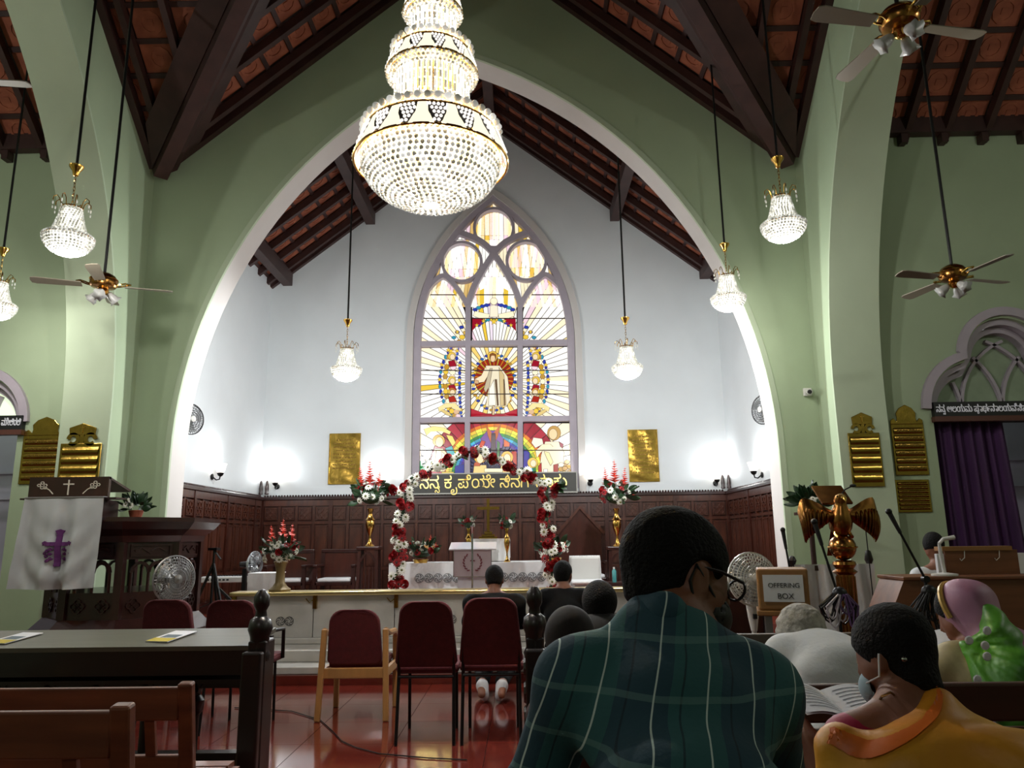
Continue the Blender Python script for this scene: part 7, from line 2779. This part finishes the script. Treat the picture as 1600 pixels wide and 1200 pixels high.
person('grey-haired man in a white shirt bending forward', J, [
    ('shirt', WSHIRT, sh_, .05, (), lambda X: .004 * np.sin(60 * (X[:, 2] + .3 * X[:, 0])) * np.exp(-((X[:, 2] - .78) / .08) ** 2), .012),
    ('hair', GREYHAIR, hp, .02, hc, wrinkle(.003, 90, 4), .0075),
    ('trousers', NAVYT, trousers(J), .04, (), None, .018),
], .011, hk=.95)

# ---------- woman in the green sari, veiled
HG = (1.690, 3.03, .975)
J = dict(pelvis=(1.76, 2.72, .57), chest=(1.73, 2.90, .76), neck=(1.71, 2.98, .87), head=HG, face=(-.45, .75, -.40), up=(-.1, .3, 1), shL=(1.60, 2.97, .82), shR=(1.86, 2.94, .81), elL=(1.57, 3.1, .64), elR=(1.9, 3.1, .64), haL=(1.6, 3.25, .72), haR=(1.72, 3.25, .70), knL=(1.66, 3.2, .48), knR=(1.88, 3.2, .48), ftL=(1.66, 3.3, .07), ftR=(1.88, 3.3, .07))
f, s, u = head_frame(J['face'], J['up'])
h = V3(*HG)
hp, hc = short_hair(HG, f, s, u, .92, .014)
GSARI = mat('leaf_green_silk', (92, 160, 40), .45, col2=(64, 124, 34), scale=5, bump=.1, bscale=30)
PSARI = mat('pink_silk_gauze', (176, 128, 152), .5, col2=(150, 100, 130), scale=5)
GOLDB = mat('gold_zari_border', (196, 158, 84), .4, .3, var=.2, scale=30)
veil = [_ell(h - f * .035 + u * .022, (.105, .096, .105), [f, s, u]), _cap(V3(1.72, 2.95, .93), V3(1.77, 2.84, .80), .075, .12), _cap(V3(1.77, 2.86, .78), V3(1.78, 2.78, .60), .13, .17), _cap(V3(1.80, 2.88, .86), V3(1.90, 2.84, .66), .06, .10)]
vc = lambda X: ((X - h) @ (u * .45 - f * .9)) - (-.045)
veil_cut = lambda X: np.where(X[:, 2] > .9, vc(X), 1.0)
front = [_cap(V3(1.60, 2.89, .885), V3(1.69, 2.83, .93), .014, .03), _cap(V3(1.60, 2.87, .88), V3(1.70, 2.76, .80), .014, .06), _cap(V3(1.60, 2.87, .87), V3(1.64, 2.78, .72), .014, .07), _cap(V3(1.70, 2.77, .80), V3(1.70, 2.74, .66), .07, .09), _cap(V3(1.69, 2.85, .94), V3(1.72, 2.80, .84), .03, .06), _cap(V3(1.715, 2.905, 1.0), V3(1.74, 2.80, .82), .03, .075), _cap(V3(1.72, 2.89, .95), V3(1.76, 2.76, .72), .045, .08)]
foldG = lambda X: .0032 * np.sin(17 * np.arctan2(X[:, 2] - .885, X[:, 0] - 1.59))
person('woman with a green and pink sari drawn over her head', J, [
    ('hair', HAIR, hp, .02, hc, None, .008),
    ('pink_veil', PSARI, veil, .05, (veil_cut,), lambda X: .004 * np.sin(45 * (X[:, 0] + .5 * X[:, 2])), .011),
    ('green_pleats', GSARI, front, .03, (), foldG, .009),
    ('blouse', mat('cream_gold_blouse', (176, 160, 116), .6, var=.2, scale=30), limb((V3(1.66, 2.97, .835), .06), (V3(1.60, 2.97, .815), .066), (V3(1.575, 3.07, .68), .056)) + [_ell((1.70, 2.92, .76), (.13, .10, .12))], .03, (), None, .012),
], .012, hk=.93)
gs = [o for o in bpy.data.objects if o.name.startswith('person')][-1]
edge_ = []
for k in range(13):
    a = -1.9 + k * .32
    edge_.append(Vector(h + f * -.0 + s * (.097 * math.sin(a)) + u * (.022 + .105 * math.cos(a)) + (u * .45) * .0))
MB().tube(edge_, .011, 6).obj('veil_border', GOLDB, gs, smooth=True, W=True)
for u_, v_ in ((1540, 985), (1537, 1008), (1540, 1025), (1525, 1061), (1512, 1000)):
    p = P(u_, v_, 2.68)
    MB().lathe([(0, 0), (.012, .003), (.015, .008), (.012, .012), (0, .014)], p, 12, Matrix.Rotation(PI / 2, 3, 'X')).obj('white_dot', PAPER, gs, smooth=True, W=True)
bc = P(1462, 1003, 3.35)
t = thing('service_sheet', 'folded white sheet in front of the green sari woman', 'paper', bc)
t.rotation_euler = (math.radians(30), 0, math.radians(-12))
MB().bb(-.09, .0, -.07, .07, 0, .004).obj('leaf', PAPER, t)
MB().box((.045, 0, .012), (.092, .14, .004), Matrix.Rotation(math.radians(-14), 3, 'Y')).obj('leaf', PAPER, t)


# ---------- two men in black suits kneeling at the rail
def kneeler(lab, x, y, hz, face, sw, lean):
    hd = (x + lean * .4, y + .12, hz)
    J = dict(pelvis=(x, y - .12, .40), chest=(x, y + .0, .62), neck=(x + lean * .3, y + .06, hz - .125), head=hd, face=face, shL=(x - sw, y + .03, hz - .20), shR=(x + sw, y + .03, hz - .20), elL=(x - sw - .03, y + .16, .56), elR=(x + sw + .03, y + .16, .56), haL=(x - .07, y + .36, .72), haR=(x + .07, y + .36, .72), knL=(x - .1, y + .10, .16), knR=(x + .1, y + .10, .16), ftL=(x - .085, y - .40, .13), ftR=(x + .075, y - .42, .13), toe=(0, -.09, -.06))
    f, s, u = head_frame(face)
    hp, hc = short_hair(hd, f, s, u, .95, .012)
    jk = [_ell((x, y - .1, .40), (.17, .14, .15)), _ell((x, y - .02, .60), (.19, .13, .19)), _cap(V3(x - sw + .04, y + .03, hz - .21), V3(x + sw - .04, y + .03, hz - .21), .07, .07)]
    for q in 'LR':
        jk += limb((V3(*J['neck']) + V3(0, -.01, -.03), .055), (V3(*J['sh' + q]), .07), (V3(*J['el' + q]), .058), (V3(*J['ha' + q]) * .75 + V3(*J['el' + q]) * .25, .045))
    tr = []
    for q, sx in (('L', -.09), ('R', .09)):
        tr += limb((V3(x + sx, y - .1, .36), .10), (V3(*J['kn' + q]), .075), (V3(*J['ft' + q]) + V3(0, .10, .01), .058))
    person(lab, J, [('suit_jacket', SUIT, jk, .05, (), wrinkle(.003, 18, 6), .012), ('hair', HAIR, hp, .02, hc, None, .009), ('trousers', SUIT, tr, .03, (), None, .014)], .013, hk=.97)
    p_ = [o for o in bpy.data.objects if o.name.startswith('person')][-1]
    SOCK = mat('white_socks', (196, 196, 200), .85)
    for q, sx in (('L', -1), ('R', 1)):
        ft = V3(*J['ft' + q])
        sdf_mb([_cap(ft + V3(0, .09, 0), ft + V3(0, 0, -.01), .042, .046), _cap(ft + V3(0, 0, -.01), ft + V3(sx * -.02, -.03, -.085), .046, .036), _cap(ft + V3(0, -.02, .0), ft + V3(sx * -.01, -.045, -.05), .042, .04)], .009, .02).obj('sock', SOCK, p_, smooth='all', W=True)


kneeler('man in a black suit kneeling behind the rightmost chair', -.262, 6.86, .93, (.0, .9, -.35), .20, 0)
kneeler('man in a black suit kneeling right of the dark pew end', .36, 6.90, .965, (.35, .95, -.05), .17, 0)


# ---------- heads seen over the plaid shoulder, and the organist
def sitter(lab, x, y, hz, face, top, cloth, hairm, grow=.014, extra=None, hk=.95, z0=.57, aw=1.0):
    J = dict(pelvis=(x, y - .02, z0), chest=(x, y + .03, z0 + .2), neck=(x, y + .05, hz - .15), head=(x, y + .09, hz), face=face, shL=(x - .17 * aw, y + .05, hz - .23), shR=(x + .17, y + .05, hz - .23), elL=(x - .2 * aw, y + .15, z0 + .1), elR=(x + .2, y + .15, z0 + .1), haL=(x - .08, y + .3, z0 + .08), haR=(x + .08, y + .3, z0 + .08), knL=(x - .1, y + .33, z0 - .06), knR=(x + .1, y + .33, z0 - .06), ftL=(x - .1, y + .33, .07), ftR=(x + .1, y + .33, .07), toe=(0, .07, -.03))
    f, s, u = head_frame(face)
    hp, hc = short_hair(J['head'], f, s, u, hk, grow, low=-.07)
    if extra:
        hp += extra(V3(*J['head']), f, s, u)
    cl = [_ell((x + .05 * (1 - aw), y, z0 + .02), (.17 * (.5 + .5 * aw), .13, .13)), _ell((x + .05 * (1 - aw), y + .02, z0 + .18), (.16 * (.5 + .5 * aw), .11, .16))]
    for q in 'LR':
        cl += limb((V3(*J['neck']) + V3(0, 0, -.03), .05), (V3(*J['sh' + q]), .06), (V3(*J['el' + q]), .05))
    person(lab, J, [(top, cloth, cl, .05, (), None, .015), ('hair', hairm, hp, .02, hc, None, .010), ('trousers', NAVYT, trousers(J), .04, (), None, .022)], .016, hk=hk)


sitter('dark-haired person whose round head shows above the plaid shoulder', .402, 4.05, .925, (.1, 1, -.3), 'dark_top', mat('charcoal_cloth', (26, 24, 26), .8), HAIR, .022)
sitter('person with reddish dark hair low behind the plaid shoulder', .165, 2.74, .905, (.1, .9, -.5), 'dark_top', mat('maroon_brown_cloth', (58, 26, 26), .8), mat('reddish_dark_hair', (26, 12, 11), .8, var=.4, scale=60), .020, None, .95, .57, .55)
sitter('organist in a white shirt bowed behind the music rest', 3.42, 6.35, 1.175, (-.4, -.75, -.55), 'shirt', WSHIRT, HAIR, .012, None, .92, .62)
t = thing('organ_bench', 'plain wooden bench on which the organist sits', 'bench', (3.42, 6.38, 0))
MB().bb(-.4, .4, -.18, .18, .43, .47).obj('seat', DARKWOOD, t)
for sx in (-.36, .36):
    MB().bb(sx - .02, sx + .02, -.16, .16, 0, .43).obj('leg', DARKWOOD, t)
# ------------------------------------------------------------------ small pieces hang under the part they sit on
SUB = {'feather': ['wing'], 'beak': ['eagle_body'], 'eye': ['eagle_body'], 'orb_band': ['orb'], 'reed': ['column'], 'lettering': ['board', 'paper_sign'], 'embroidered_rosette': ['front_drop'], 'lace_border': ['front_drop'],
       'embroidered_cross': ['cloth_drop'], 'text_line': ['page'], 'engraved_rosettes': ['marble_panel'], 'brass_bracket': ['marble_panel'], 'switch': ['control_neck'], 'back_block': ['top_rail'], 'black_key': ['body'],
       'control_button': ['body'], 'slot': ['board'], 'engraved_line': ['name_strip'], 'engraved_lines': ['plate'], 'seat_cushion': ['seat'], 'baluster_knob': ['baluster'], 'lens': ['camera_body'],
       'microphone_grille': ['microphone'], 'cap': ['bottle_body'], 'crystal_drop': ['crown_scroll'], 'blade_iron': ['fan_blade'], 'wreath_leaf': ['front_panel'], 'cross_emblem': ['front_panel'],
       'spray_flower': ['front_board'], 'spray_stem': ['front_board'], 'cross_inlay': ['front_board'], 'paper_clip': ['back_board'], 'shirt_collar': ['shirt'], 'mask_loop': ['face_mask'], 'hair_pin': ['hair'],
       'veil_border': ['pink_veil'], 'white_dot': ['green_pleats'], 'sari_border': ['sari'], 'yellow_print': ['sheet'], 'picture_print': ['sheet'], 'carved_leaf_rings': ['end_board'], 'spectacle_rim': ['spectacle_bridge']}


def centre(o):
    vs = o.data.vertices
    n = max(1, len(vs) // 40)
    c = Vector((0, 0, 0))
    k = 0
    for i in range(0, len(vs), n):
        c += vs[i].co
        k += 1
    return o.matrix_basis @ (c / max(k, 1))


for root in [o for o in bpy.data.objects if o.parent is None and o.children and o.get('category')]:
    kids = [c for c in root.children if c.type == 'MESH']
    for c in kids:
        want = SUB.get(c.name.split('.')[0])
        if not want:
            continue
        cand = [k for k in kids if k.name.split('.')[0] in want and k is not c]
        if not cand:
            continue
        cc = centre(c)
        best = min(cand, key=lambda k: (centre(k) - cc).length)
        mb_ = best.matrix_basis.inverted() @ c.matrix_basis
        c.parent = best
        c.matrix_basis = mb_
